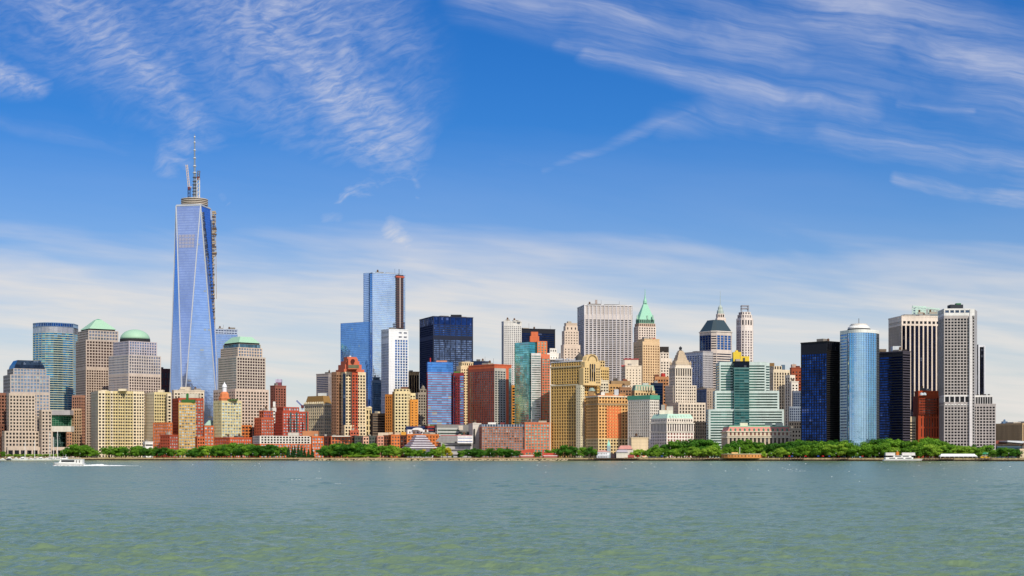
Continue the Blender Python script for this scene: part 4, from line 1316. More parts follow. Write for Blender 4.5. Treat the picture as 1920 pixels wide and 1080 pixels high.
b.tier(1165, 1172.5, 1203, 686, None, (6, 5, .3, .45, wall('f2dfc2'), dkwin), (4.6, 5, .4, .5, wall('a8987c'), dkwin), phi=24)
b.box(1171, 1197, 674, 686.3, wall('efe0c8'), 'penthouse', dD=8, dep=14)
b.box(1170, 1198, 672.3, 674.2, plain('b83a3c'), 'roof_rim', dD=7.5, dep=15)
b.box(1165, 1174, 684.5, 687.0, plain('b83a3c'), 'roof_rim', dD=3, dep=6)
b.done()

b = B('orange_brown_office_building', 2170, 1121, 'orange brown office building with a salmon centre panel and white roof ornaments', 'office building')
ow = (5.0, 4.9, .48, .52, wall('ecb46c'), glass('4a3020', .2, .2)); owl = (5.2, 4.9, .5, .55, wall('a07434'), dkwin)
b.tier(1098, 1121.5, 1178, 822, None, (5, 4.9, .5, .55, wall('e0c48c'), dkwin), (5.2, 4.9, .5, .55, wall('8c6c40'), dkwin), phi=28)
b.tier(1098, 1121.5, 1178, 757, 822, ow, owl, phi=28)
b.ledge(Zy(757, 2170), 1.2, 1.2, wall('b8a07c'))
b.tier(1098, 1121.5, 1178, 742, 756, ow, owl, phi=28)
b.ledge(Zy(742, 2170), 1.6, 1.0, wall('efe0c0'))
pq = b.last[0]; Cb = pq[1]
L_ = math.hypot(pq[2][0] - pq[1][0], pq[2][1] - pq[1][1]); ux, uy = (pq[2][0] - pq[1][0]) / L_, (pq[2][1] - pq[1][1]) / L_
b.face(onf2(.28, .5), onf2(.74, .5), Zy(821, 2170), Zy(762, 2170), (5.0, 4.9, .42, .5, wall('e87f42'), glass('6a3018', .2, .2), (0, 0, 0, 0)))
b.box(1127, 1134, 735, 742.3, wall('e4e0d8'), dD=10); b.box(1135, 1150, 737, 742.3, wall('c88c50'), dD=10)
b.box(1152, 1160, 730, 742.3, wall('c9cdd2'), dD=22); b.box(1161, 1172, 738, 742.3, wall('c88c50'), dD=16)
b.box(1103, 1114, 733, 742.3, wall('9c7c54'), dD=22)
m_ = MB(); m_.lathe(X(1110, 2190), 2196, [(5, Zy(733, 2192)), (4.2, Zy(730, 2192)), (2, Zy(727, 2192))], 12); m_.build('roof_turret', plain('94a89a'), b.root)
b.done()
b = B('brown_roofed_office_row', 2290, 1150, 'row of brown roofed office blocks behind the orange brown building', 'office building')
b.tier(1112, 1116, 1145, 727, None, (4.6, 4.8, .5, .5, wall('b88a4c'), dkwin))
b.tier(1134, 1137, 1166, 720, None, (4.6, 4.8, .5, .5, wall('d8a868'), dkwin), dD=14)
b.tier(1143, 1146, 1182, 714, 722, (0, 0, 1, 1, wall('a88860'), None), dD=30)
b.tier(1160, 1162, 1184, 727, None, (4.6, 4.8, .5, .5, wall('a87c58'), dkwin), dD=8)
b.box(1150, 1158, 709, 714.3, wall('5c544c'), 'water_tank', dD=34); b.box(1168, 1176, 711, 714.3, wall('8c4c38'), dD=34)
b.done()
b = B('mansard_office_building', 2330, 1205, 'old office building with pale green dormered mansard above the white grid facade', 'office building')
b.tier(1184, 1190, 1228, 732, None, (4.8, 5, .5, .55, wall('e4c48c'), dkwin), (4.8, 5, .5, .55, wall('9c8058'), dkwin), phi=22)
p_ = b.last[0]; frustum(b, p_, Zy(732, 2330), Zy(722, 2334), .88, plain('8fb49c', .9, .6), 'mansard_roof')
for k in range(7):
    b.box(1192 + k * 5, 1194.6 + k * 5, 724, 732.2, wall('e8d8b8'), 'dormer', dD=1 + k * .6, dep=4)
b.box(1205, 1216, 718, 722.3, wall('c8c8c0'), dD=16)
b.done()
b = B('navy_office_block', 2360, 1237, 'brown office block with dark blue glass lower part and a red rooftop tank', 'office building')
b.tier(1226, 1228, 1254, 706, None, (4.6, 5, .5, .5, wall('c88a58'), dkwin))
b.tier(1220, 1222, 1243, 719, None, (0, 5, 1, .8, wall('1c2c44'), glass('1d3a68', .75, .1)), dD=-10)
m_ = MB(); m_.lathe(X(1244, 2370), 2376, [(3.6, Zy(706, 2364)), (3.6, Zy(700.5, 2364)), (.5, Zy(699, 2364))], 12); m_.build('roof_tank', plain('c8382c'), b.root)
b.box(1228, 1236, 702, 706.3, wall('7c4a34'), dD=10)
b.done()
b = B('white_grid_office_block', 2130, 1180, 'pale grey office block with close window columns under a green copper cornice', 'office building')
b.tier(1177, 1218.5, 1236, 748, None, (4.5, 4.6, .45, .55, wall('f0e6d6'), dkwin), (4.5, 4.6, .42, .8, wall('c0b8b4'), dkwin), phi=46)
b.last = (b.last[0], 0, 0); b.ledge(Zy(741, 2130), 7.5 * .72, .9, plain('57a888', .9, .6))
b.box(1222, 1233, 738, 741.2, wall('b08c64'), dD=20)
b.done()
b = B('beige_box_building', 2050, 1184, 'plain windowless beige box building among the park trees', 'building')
b.tier(1179, 1184, 1215.5, 821.5, None, (0, 0, 1, 1, wall('e8cfa6'), None), (0, 0, 1, 1, wall('a89474'), None))
b.done()
b = B('white_beaux_arts_building', 2060, 1251, 'white stone office building with columned upper floors and a pale green roof', 'office building')
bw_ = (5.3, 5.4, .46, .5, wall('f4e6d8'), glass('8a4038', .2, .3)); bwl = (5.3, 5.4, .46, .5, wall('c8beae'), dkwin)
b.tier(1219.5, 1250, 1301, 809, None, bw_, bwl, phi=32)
b.ledge(Zy(809, 2060), .9, .8, wall('f0e6d4'))
b.tier(1219.5, 1250, 1301, 793, 808, (5.3, 0, .5, .85, wall('f4e6d8'), dkwin), (5.3, 0, .5, .85, wall('c8beae'), dkwin), phi=32)
b.ledge(Zy(793, 2060), .9, 1.2, wall('f4ead8'))
b.tier(1220.5, 1250.5, 1300, 784, 792, (5.3, 8, .5, .5, wall('efe2d2'), dkwin), (5.3, 8, .5, .5, wall('c8beae'), dkwin), phi=32, dD=1)
p_ = b.last[0]; frustum(b, p_, Zy(784, 2061), Zy(776, 2064), .86, plain('b4d6c2', 1, .6), 'mansard_roof')
for k in range(8):
    b.box(1256 + k * 5, 1258.4 + k * 5, 779, 784, wall('c8dccc'), 'dormer', dD=3 + k * 2.1, dep=4)
b.box(1236, 1262, 769, 776.5, wall('e6dcc8'), 'penthouse', dD=22, dep=16)
b.box(1250, 1262, 762, 769.3, wall('cfc8bc'), 'rooftop_unit', dD=26, dep=8); b.box(1240, 1247, 759, 769.3, wall('a8a49c'), 'rooftop_unit', dD=28, dep=6)
b.done()
b = B('stone_pyramid_tower', 2270, 1266, 'beige stone tower with colonnaded stage and stepped pyramid topped by a dark urn', 'skyscraper')
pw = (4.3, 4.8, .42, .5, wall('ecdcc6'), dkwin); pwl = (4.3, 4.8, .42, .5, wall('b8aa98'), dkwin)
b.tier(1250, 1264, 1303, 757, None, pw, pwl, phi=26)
b.tier(1247, 1262, 1306, 722, 757, pw, pwl, phi=26, dD=2)
b.tier(1254.5, 1266, 1297.5, 705, 757, pw, pwl, phi=26, dD=-2)
b.tier(1254.5, 1266, 1297.5, 689, 705, (4.6, 0, .5, .86, wall('e8d8c2'), dkwin), (4.6, 0, .5, .86, wall('b8aa98'), dkwin), phi=26, dD=-2)
b.ledge(Zy(689, 2268), 1.2, .8, wall('f0e4d0'))
b.tier(1256, 1267, 1296, 683.5, 689, (0, 0, 1, 1, wall('e8d8c2'), None), (0, 0, 1, 1, wall('b0a290'), None), phi=26)
p_ = b.last[0]; st = wall('ccb698')
zz = [683.5, 679, 675, 670, 665, 660, 657]; ks = [.86, .74, .60, .50, .38, .28, .20]
for k in range(6):
    frustum(b, inset(p_, ks[k] * 1.06), Zy(zz[k], 2275), Zy(zz[k + 1], 2275), .93, st, 'pyramid_step')
cx, cy = sum(p[0] for p in p_) / 4, sum(p[1] for p in p_) / 4
m_ = MB(); m_.lathe(cx, cy, [(2.6, Zy(657, 2275)), (1.6, Zy(654.5, 2275)), (2.2, Zy(653, 2275)), (2.4, Zy(651.5, 2275)), (1.4, Zy(650, 2275)), (.2, Zy(648.5, 2275))], 12); m_.build('urn', plain('33353a'), b.root); b.capped = True
for q in inset(p_, .93):
    m_ = MB(); m_.lathe(q[0], q[1], [(1.5, Zy(683.5, 2272)), (1.4, Zy(680, 2272)), (.7, Zy(678, 2272)), (.1, Zy(676, 2272))], 8); m_.build('corner_urn', st, b.root)
b.tier(1262, 1272, 1323, 754.5, None, (5, 5, .45, .6, wall('ead8c0'), dkwin), pwl, phi=24, dD=-28)
b.tier(1292, 1304, 1325, 790, None, (5, 5, .45, .6, wall('c8a880'), dkwin), (5, 5, .45, .6, wall('f0e0c8'), dkwin), phi=45, dD=-50)
b.done()

b = B('octagonal_blue_tower', 2450, 1340, 'stone banded tower with tall blue glass bays under a dark pitched roof', 'skyscraper')
bd = (0, 4.6, 1, .5, wall('e4d2c2'), glass('2c3448', .6, .1)); 
D_ = 2450
pl = foot(1307, 1338, 1377, D_, phi=40)
def cham(p, k):
    out = []
    n = len(p)
    for i in range(n):
        a, c, d = p[i - 1], p[i], p[(i + 1) % n]
        la = math.hypot(a[0] - c[0], a[1] - c[1]); ld = math.hypot(d[0] - c[0], d[1] - c[1])
        out.append((c[0] + (a[0] - c[0]) / la * k, c[1] + (a[1] - c[1]) / la * k)); out.append((c[0] + (d[0] - c[0]) / ld * k, c[1] + (d[1] - c[1]) / ld * k))
    return out
oc = cham(pl, 6.0)
bdl = (0, 4.6, 1, .5, wall('8f8f9c'), glass('22407a', .75, .08))  # left sides: shade put into darker stone and glass colours
big = (8, 4.6, .8, .86, wall('c8bcb4'), glass('3f78b8', .8, .08, .3)); bigl = (8, 4.6, .8, .86, wall('6c7484'), glass('2a5aa8', .8, .08, .3))  # left bays repeat the right ones with shade painted in
b.poly(oc, G, Zy(655, D_), [bdl, bdl, bd, bd, bd, None, None, bdl])
b.poly(oc, Zy(655, D_), Zy(627, D_), [bigl, bigl, bd, big, bd, None, None, bigl])
b.poly(oc, Zy(627, D_), Zy(620, D_), [(0, 0, 1, 1, wall('d8cabc'), None)] * 8)
b.ledge(Zy(620, D_), 1.2, 1.2, wall('ece0d2'))
frustum(b, oc, Zy(620, D_), Zy(598, D_), .52, plain('3b4c52', .9, .4), 'pitched_roof')
b.done()
b = B('lantern_topped_tower', 2640, 1350, 'brick tower top with an ornate glazed lantern and mast rising behind the dark pitched roof', 'skyscraper')
b.tier(1341, 1345, 1361, 596, None, (4, 5, .5, .5, wall('e8d6c8'), dkwin))
b.tier(1342.5, 1346, 1358.5, 588, 596, (4, 5, .5, .6, wall('e8d6c8'), dkwin), dD=3)
b.capped = True; m_ = MB(); cx, cy = X(1350.5, 2650), 2650
m_.lathe(cx, cy, [(6, Zy(588, 2645)), (5.4, Zy(582, 2645)), (4, Zy(580, 2645)), (3.8, Zy(576, 2645)), (2, Zy(573, 2645)), (.5, Zy(571, 2645)), (.2, Zy(545, 2645))], 8); m_.build('lantern', plain('b8c4b8', .9, .5), b.root)
b.done()
b = B('slim_white_tower', 2560, 1396, 'slim pinkish white stone tower with chamfered top and open steel crown', 'skyscraper')
pl = foot(1378, 1392, 1415, 2560, phi=32)
oc = cham(pl, 4)
wt = (4.2, 4.3, .42, .62, wall('f4e6da'), glass('7c7076', .3, .2)); wtl = (4.2, 4.3, .42, .62, wall('d4c4bc'), glass('5c5460', .3, .2))  # left faces use copies darkened in colour for their shade
b.poly(oc, G, Zy(612, 2560), [wtl, wtl, wt, wt, wt, None, None, wtl])
w2 = (5, 12, .5, .6, wall('f0e0d4'), dkwin)
b.poly(oc, Zy(612, 2560), Zy(596, 2560), [w2, w2, w2, w2, w2, None, None, w2])
oc2 = inset(oc, .86)
b.poly(oc2, Zy(596, 2560), Zy(589, 2560), [wtl, wtl, wt, wt, wt, None, None, wtl])
oc3 = inset(oc, .72)
b.poly(oc3, Zy(589, 2560), Zy(584, 2560), [wtl, wtl, wt, wt, wt, None, None, wtl])
m_ = MB(); cx, cy = sum(p[0] for p in oc) / 8, sum(p[1] for p in oc) / 8
for (dx_, dy_) in ((-5.5, -5), (5.5, -5), (5.5, 5), (-5.5, 5)):
    m_.bar((cx + dx_, cy + dy_, Zy(584, 2560)), (cx + dx_, cy + dy_, Zy(572, 2560)), 1.0)
for z_ in (Zy(577, 2560), Zy(572, 2560)):
    for (a1, a2) in (((-5.5, -5), (5.5, -5)), ((5.5, -5), (5.5, 5)), ((5.5, 5), (-5.5, 5)), ((-5.5, 5), (-5.5, -5))):
        m_.bar((cx + a1[0], cy + a1[1], z_), (cx + a2[0], cy + a2[1], z_), 1.6)
m_.build('steel_crown', plain('a0a0a8'), b.root); b.capped = True
b.done()

b = B('blue_white_slab', 2360, 1318, 'office slab, blue glass with thin white piers on one side, plain grey on the other', 'office building')
b.tier(1283, 1318, 1337, 659.5, None, (3, 3.6, .5, .5, wall('b9b3b2'), glass('77787e', .5, .2)), (4.6, 3.8, .8, .86, wall('c4ccd8'), glass('3a5a90', .75, .1, .5)), phi=42, keep=True)
b.done()
b = B('blue_glass_annex', 2300, 1322, 'lower blue glass office annex in front of the blue and white slab', 'office building')
b.tier(1304, 1325, 1340, 729, None, (5, 4, .3, .5, wall('b09c88'), dkwin), (4, 4.4, .7, .86, wall('6c7ca0'), glass('3a5a90', .75, .1, .4)), phi=42, keep=True)
b.done()

b = B('green_banded_tower', 2120, 1390, 'wide stepped office building banded in white and green glass with dark teal centre', 'office building')
gbn = (0, 5.0, 1, .50, wall('d0dfd8'), glass('2c6c60', .7, .1, .3, pane=(8, 4))); gbl = (0, 5.0, 1, .5, wall('d0dfd8'), glass('2f7a78', .7, .1, .3, pane=(8, 4)))
dkc = (9, 5.0, .97, .66, wall('5c8480'), glass('2a6466', .75, .1, .6, pane=(6, 4)))
b.tier(1348, 1349, 1436, 678.5, None, gbn, gbl, phi=8, depth=36, dD=14)
b.tier(1434, 1436, 1443, 680, None, gbl, gbn, phi=30, depth=20, dD=16)
b.tier(1339.5, 1340.5, 1461, 732.5, None, gbn, phi=8, depth=20, dD=4)
b.tier(1327.5, 1328.5, 1470, 767.5, None, gbn, phi=8, depth=22, dD=-10)
b.tier(1375.5, 1376.5, 1405, 768, None, dkc, phi=8, depth=22, dD=-13)
b.tier(1375.5, 1376.5, 1405, 689, 768, dkc, phi=8, depth=34, dD=-2)
b.tier(1375.5, 1376.5, 1405, 678.5, 689, (0, 0, .98, .9, wall('10181c'), glass('141c2c', .75, .1)), phi=8, depth=34, dD=-2)
ylw = plain('e8c838', 1.0, .5)
b.box(1375, 1390, 660, 678.8, ylw, 'yellow_tower_unit', dD=18, dep=12)
b.box(1390, 1405, 668, 678.8, ylw, 'yellow_tower_unit', dD=20, dep=12)
b.box(1379, 1384, 657, 660.3, ylw, 'yellow_tower_unit', dD=20, dep=6)
b.box(1393, 1397, 671, 678.9, wall('5f5a48'), 'door_opening', dD=19.5, dep=4)
b.box(1370, 1376, 672, 678.8, plain('3f78a0'), 'rooftop_unit', dD=20, dep=6)
b.done()

b = B('fluted_cream_tower', 2360, 1460, 'old cream tower with tall vertical window strips behind the green banded building', 'tower')
fw_ = (4.6, 4.6, .45, .9, wall('ead6b4'), dkwin); fwl = (4.6, 4.6, .4, .9, wall('a89474'), dkwin)
b.tier(1436, 1450, 1481, 693, None, fw_, fwl, phi=26)
b.tier(1438, 1451, 1466, 686, 693, fw_, fwl, phi=26, dD=5)
b.box(1440, 1452, 680.5, 686.3, wall('8c6a3c'), dD=16); b.box(1466, 1472, 684, 693.3, plain('5c7488'), 'water_tank', dD=16, dep=5)
b.tier(1472, 1481, 1491, 703, None, (4.6, 4.6, .45, .8, wall('f0e2ca'), dkwin), fwl, phi=42, dD=-20)
b.tier(1480, 1484, 1497, 716, None, (4.6, 4.6, .4, .5, wall('f4e8d6'), dkwin), fwl, dD=-26)
b.done()
b = B('red_brown_tower', 2480, 1492, 'reddish brown brick tower top just left of the black glass tower', 'tower')
b.tier(1481, 1484, 1503, 690, None, (5, 5, .35, .4, wall('a8502c'), dkwin))
b.box(1485, 1493, 683, 690.3, wall('c8a48c'), dD=12); b.box(1492, 1500, 686, 690.3, wall('6c3424'), dD=12)
b.done()
b = B('grey_glass_office_block', 2200, 1490, 'grey blue glass office block at the foot of the black glass tower', 'office building')
b.tier(1485, 1487, 1503, 733, None, (4, 4.4, .7, .7, wall('6c7484'), glass('3f5478', .7, .12)))
b.tier(1478.5, 1480, 1503, 762, None, (4, 4.6, .7, .7, wall('8c96a4'), glass('4c5f80', .7, .12)), dD=-20)
b.tier(1478, 1479, 1503, 790, None, (5, 6, .5, .6, wall('5a5450'), blkwin), dD=-60)
b.done()
b = B('custom_house', 2010, 1366, 'broad ornate beige stone customs building with green and red dormered roof', 'public building')
ch = (7.8, 14, .4, .62, wall('dcc8ac'), dkwin); 
b.tier(1359, 1364, 1482, 819, None, (7.8, 0, .5, .85, wall('c8b69c'), dkwin), (7, 0, .4, .8, wall('a89a86'), dkwin), phi=10, depth=45)
b.ledge(Zy(819, 2010), 1.2, 1.2, wall('e4d6bc'))
b.tier(1359, 1364, 1482, 808.5, 818, (7.8, 9, .42, .6, wall('e2d0b4'), glass('7c3c34', .2, .3)), (7, 9, .4, .6, wall('a89a86'), dkwin), phi=10, depth=45)
b.ledge(Zy(808.5, 2010), .9, 1.5, wall('ece0c8'))
p_ = b.last[0]
frustum(b, p_, Zy(808.5, 2010), Zy(800, 2012), .93, plain('d88c7c', .95, .6), 'mansard_roof')
mbp = inset(p_, .94)
frustum(b, mbp, Zy(800, 2012), Zy(798.3, 2012), .98, plain('8fc8a4', 1, .6), 'roof_crest')
Cb = p_[1]; L_ = math.hypot(p_[2][0] - p_[1][0], p_[2][1] - p_[1][1]); ux, uy = (p_[2][0] - p_[1][0]) / L_, (p_[2][1] - p_[1][1]) / L_
for k in range(13):
    t_ = (k + .7) / 13.4
    o_ = onf2(t_, -1.0); m_ = MB(); m_.lathe(o_[0], o_[1], [(1.5, Zy(808.3, 2010)), (1.5, Zy(805, 2010)), (.4, Zy(803, 2010))], 8); m_.build('dormer', plain('4f8a6a'), b.root)
for a0, a1 in ((1388, 1402), (1436, 1448), (1456, 1468)):
    b.box(a0, a1, 793, 798.6, wall('e8dcc4'), 'rooftop_unit', dD=24, dep=8)
b.done()
b = B('old_stone_side_building', 2060, 1490, 'dark grey old stone building between the customs building and the black glass tower', 'building')
b.tier(1476, 1479, 1502, 804, None, (6, 8, .5, .5, wall('5c5c5c'), blkwin))
b.done()

# ------------------------------------------------------------------ towers over the park
b = B('black_glass_tower', 1930, 1550.5, 'flat topped black glass tower rising straight from the park trees', 'tower')
kl = (6.0, 4.9, .94, .72, wall('0a1024', spec=.6), glass('1e448c', .82, .06, .6, blind=.965, pane=(4, 4))); kr = (0, 3.8, 1, .6, wall('1a1310', spec=.6), glass('1c1a20', .8, .08, .5, pane=(6, 4), blind=.97), (0, 0, 0, 0))
b.tier(1501.5, 1550.5, 1577, 656, None, kr, kl, phi=52, keep=True)
b.tier(1501.5, 1550.5, 1577, 640.5, 656, (5.5, 0, .85, .9, wall('0c0c14', spec=.6), glass('1a1c2c', .7, .1)), (0, 0, 1, 1, wall('0b0f22', spec=.6), None), phi=52, keep=True)
b.done()
b = B('curved_blue_tower', 1900, 1615, 'curved mirror blue glass tower with a white ringed crown above the park', 'tower')
D_ = 1900
cpts = []
for k in range(13):
    t_ = k / 12; px_ = 1587 + (1643.5 - 1587) * t_
    dd = D_ + 14 - 20 * math.sin(math.pi * (.10 + .80 * t_))
    cpts.append((X(px_, dd), dd))
body = [(X(1577.5, D_ + 14), D_ + 22), (X(1587, D_ + 12), D_ + 9)] + cpts[1:] + [(X(1648.5, D_ + 16), D_ + 16), (X(1648.5, D_ + 45), D_ + 45), (X(1577.5, D_ + 45), D_ + 45)]
n_ = len(body)
cg_ = (0, 4.2, 1, .95, wall('a8c4e0'), glass('b4daf8', .88, .06, .05, pane=(4, 4), blind=1.0), (0, 0, 0, 0))
ls_ = (0, 5.4, 1, .5, wall('dfe3e6'), glass('5f8cc4', .75, .1), (0.02, .02, 0, 0)); rs_ = (0, 4.2, 1, .5, wall('c8ccd4'), blkwin, (0.5, .02, 0, 0))
b.poly(body, G, Zy(624, D_), [ls_] + [cg_] * 12 + [(4, 4.2, .6, .6, wall('4a5058'), blkwin)] + [None] * 3)
b.poly(body, Zy(624, D_), Zy(618, D_), [(0, 0, 1, 1, wall('eceae4'), None)] * n_)
cx, cy = X(1611, D_ + 20), D_ + 22
m_ = MB(); r0 = (X(1632, D_ + 20) - X(1590, D_ + 20)) / 2
m_.lathe(cx, cy, [(r0 * 1.02, Zy(618, D_)), (r0 * 1.0, Zy(614, D_))], 24); m_.build('crown_base', dark, b.root)
m_ = MB(); m_.lathe(cx, cy, [(r0 * .98, Zy(614.5, D_)), (r0 * .95, Zy(611, D_)), (r0 * .82, Zy(609, D_)), (r0 * .82, Zy(607.5, D_))], 28); m_.build('crown_ring', wall('eceae4'), b.root)
m_ = MB(); m_.lathe(cx, cy, [(r0 * .72, Zy(608, D_)), (r0 * .72, Zy(605, D_)), (r0 * .5, Zy(604.5, D_))], 24); m_.build('crown_drum', wall('d8cfc6'), b.root)
m_ = MB(); m_.bar((cx, cy, Zy(605, D_)), (cx, cy, Zy(594, D_)), .7); m_.build('mast', plain('7c7c80'), b.root)
b.done()
b = B('black_ribbed_tower', 1960, 1693, 'black tower with thin horizontal window lines right of the curved blue tower', 'tower')
b.tier(1647.5, 1693, 1707, 659, None, (0, 4.9, 1, .5, wall('46404c', spec=.5), glass('141a30', .8, .08, .6), (0, 0, 0, .02)), (0, 4.9, 1, .6, wall('0b0f1c', spec=.6), glass('203c7a', .8, .08, .5, pane=(3, 4), blind=.985), (0, 0, 0, .04)), phi=52, keep=True)
b.box(1674, 1689, 649, 659.3, wall('cfd6da'), dD=24, dep=10)
b.box(1649, 1662, 654.5, 659.3, wall('7a6a58'), dD=34, dep=10); b.box(1694, 1701, 655, 659.3, wall('3c3434'), dD=20, dep=8)
b.done()
b = B('striped_black_cream_tower', 2080, 1690, 'black office tower with cream vertical piers and a cream top band', 'skyscraper')
st_ = (8.5, 0, .70, 1, wall('f0dcc8'), glass('161a34', .75, .08, .4, floor=3.6, line='0a0c18', blind=.99), (0, .0, 0, 0)); stl = (5.2, 0, .74, 1, wall('a89890'), glass('14141e', .75, .08, .4, blind=.99), (0, 0, 0, 0))
b.tier(1661.5, 1690.5, 1764, 608.5, None, st_, stl, phi=22, depth=46)
b.tier(1661.5, 1690.5, 1764, 600, 608.5, (8.5, 8, .62, .62, wall('f4e2d0'), blkwin), (5.2, 8, .55, .6, wall('a89890'), blkwin), phi=22, depth=46)
b.tier(1661.5, 1690.5, 1764, 593, 600, (0, 0, 1, 1, wall('f4e2d0'), None), (0, 0, 1, 1, wall('b0a098'), None), phi=22, depth=46)
b.done()
b = B('pale_roof_frame_tower', 2200, 1735, 'pale mint steel roof frame of a tower peeking above the striped black and cream tower', 'tower')
b.tier(1710, 1712, 1764, 590, None, (6, 4, .6, .6, wall('9fa8a8'), dkwin))
m_ = MB(); Dq = 2204
mint = plain('c4dcd0', 1, .6)
for k in range(9):
    x_ = 1711 + k * 6
    m_.bar((X(x_, Dq), Dq, Zy(590, Dq)), (X(x_, Dq), Dq, Zy(575 + (k > 3) * k * .35, Dq)), 1.2)
for yy in (575, 580, 585): m_.bar((X(1711, Dq), Dq, Zy(yy, Dq)), (X(1736, Dq), Dq, Zy(yy, Dq)), 1.4)
m_.bar((X(1711, Dq), Dq, Zy(574.5, Dq)), (X(1762, Dq), Dq, Zy(580, Dq)), 2.2)
m_.build('roof_frame', mint, b.root)
b.box(1716, 1736, 577, 590, mint, dD=14); b.box(1736, 1762, 580, 590, wall('b4b8b4'), dD=14)
b.done()
b = B('cream_banded_block', 1990, 1709, 'narrow cream block with black window bands squeezed left of the rust brick block', 'building')
b.tier(1705, 1706, 1717.5, 781, None, (0, 5.4, 1, .5, wall('f0dcb4'), blkwin, (0, .1, 0, .12)), depth=14)
b.done()
b = B('rust_brick_block', 1980, 1722, 'rust red brick tower block with recessed vertical window strips', 'building')
b.tier(1716.3, 1721.5, 1761.5, 742, None, (5.2, 20, .36, .86, wall('b5451a'), glass('3c1408', .3, .2), (.1, .02, .0, .02)), (0, 0, 1, 1, wall('7c2c14'), None), phi=14, depth=26)
b.tier(1722, 1723, 1757, 746, 777, (2.6, 4.5, .6, .5, wall('9a3a18'), glass('2c0e08', .3, .2)), dD=-1.2, depth=1.5)
b.tier(1718, 1722, 1761, 734, 742, (0, 0, 1, 1, wall('c04c1c'), None), (0, 0, 1, 1, wall('7c2c14'), None), phi=14, dD=3, depth=20)
m_ = MB(); Dq = 1978
for xx in (1728, 1733.5):
    m_.lathe(X(xx, Dq), Dq, [(2.6, Zy(741, Dq)), (2.2, Zy(738.3, Dq)), (1.2, Zy(736.5, Dq)), (.2, Zy(736, Dq))], 12)
    m_.build('roof_dish', plain('c8d4dc'), b.root); m_ = MB()
b.done()

b = B('white_grid_office_tower', 1950, 1770, 'tall white concrete tower gridded with deep square windows and a wider lower block', 'skyscraper')
g1 = (4.9, 4.8, .64, .60, wall('bcb2ae'), blkwin); gL = (4.9, 0, .7, .98, wall('5f6474'), glass('1c2440', .7, .1))
b.tier(1761.5, 1770, 1819.5, 754, None, g1, gL, phi=12, depth=36)
lastp = b.last[0]
b.tier(1761.5, 1770, 1819.5, 743, 758, (9.2, 0, .78, .92, wall('e4dedc'), blkwin), gL, phi=12, depth=36)
b.tier(1761.5, 1770, 1819.5, 592, 741, g1, gL, phi=12, depth=36)
b.tier(1761.5, 1770, 1819.5, 580, 588, (9.2, 8, .74, .62, wall('ece8e4'), glass('4f6078', .6, .15)), gL, phi=12, depth=36)
for y0, y1 in ((741, 743), (588, 592), (578.5, 580), (758, 760)):
    b.tier(1761.5, 1770, 1819.5, y0, y1, (0, 0, 1, 1, wall('ece8e4'), None), phi=12, depth=36)
m_ = MB(); Dq = 1945
m_.box(X(1818, Dq), X(1823, Dq), Dq, Dq + 10, G, Zy(592, Dq)); m_.build('corner_pier', wall('e4dedc'), b.root)
b.tier(1822.5, 1822.8, 1827.3, 580, None, (4.4, 4.8, .5, .5, wall('b4b0b0'), blkwin), dD=3, depth=30)
b.tier(1818.5, 1819, 1827.5, 578.8, 592, (0, 0, 1, 1, wall('ece8e4'), None), dD=-3, depth=30)
b.tier(1823, 1824, 1861.5, 744, 758, (4.4, 0, .72, .9, wall('cfcac8'), blkwin), dD=6, depth=30)
b.tier(1823, 1824, 1861.5, 741.2, 744, (0, 0, 1, 1, wall('ece8e4'), None), dD=6, depth=30)
b.tier(1823, 1824, 1867, 758.5, None, (4.9, 4.8, .64, .60, wall('bcb2ae'), blkwin), dD=4, depth=34)
b.box(1782, 1806, 571, 578.8, wall('3c4048'), dD=14, dep=14); b.box(1793, 1802, 568.5, 571.2, plain('2f7a4a'), dD=16, dep=6)
for k in range(5): b.box(1826 + k * 7, 1828.4 + k * 7, 739, 741.4, wall('6a6460'), dD=20, dep=5)
b.done()
b = B('round_cornered_black_tower', 2080, 1838, 'black glass tower with white rounded piers partly hidden behind the white gridded tower', 'tower')
pr = wall('e4e4e8')
b.tier(1826, 1827, 1835, 646, None, (0, 0, .9, .97, wall('3a3c44'), glass('141824', .7, .1)), depth=30)
b.box(1834.5, 1837, 646, None, pr, 'pier', dD=-1, dep=6)
m_ = MB(); Dq = 2086
m_.lathe(X(1842, Dq), Dq + 4, [(2.7, G), (2.7, Zy(652, Dq)), (2.0, Zy(650.5, Dq)), (.5, Zy(650, Dq))], 14); m_.build('glass_bay', glass('181c30', .8, .08, .5, floor=4, line='0a0c14'), b.root)
b.box(1845.5, 1847.5, 648, None, pr, 'pier', dD=3, dep=8); b.box(1837, 1846, 646.6, 650.5, pr, 'cap', dD=4, dep=10)
b.done()

# ------------------------------------------------------------------ far right edge
r_ = empty('suspension_bridge', (X(1884, 3300), 3300, G), 'far suspension bridge tower coloured blue for haze with thin cables at the skyline edge', 'bridge')
bp = plain('5f7c9c', .9, .7)  # distance haze is put into this blue colour
m_ = MB(); Dq = 3300
for x0, x1 in ((1880.3, 1883), (1886, 1888.8)): m_.box(X(x0, Dq), X(x1, Dq), Dq, Dq + 8, G, Zy(790, Dq))
m_.build('tower_leg', bp, r_)
m_ = MB(); m_.box(X(1880, Dq), X(1889, Dq), Dq - .5, Dq + 8.5, Zy(794, Dq), Zy(790, Dq)); m_.build('portal_beam', bp, r_)
m_ = MB(); m_.box(X(1880.3, Dq), X(1888.7, Dq), Dq + 2, Dq + 6, Zy(822, Dq), Zy(812, Dq)); m_.build('portal_beam', bp, r_)
m_ = MB(); m_.lathe(X(1884.5, Dq), Dq + 4, [(2.6, Zy(790, Dq)), (2.0, Zy(787, Dq)), (.4, Zy(786, Dq))], 8); m_.build('finial', bp, r_)
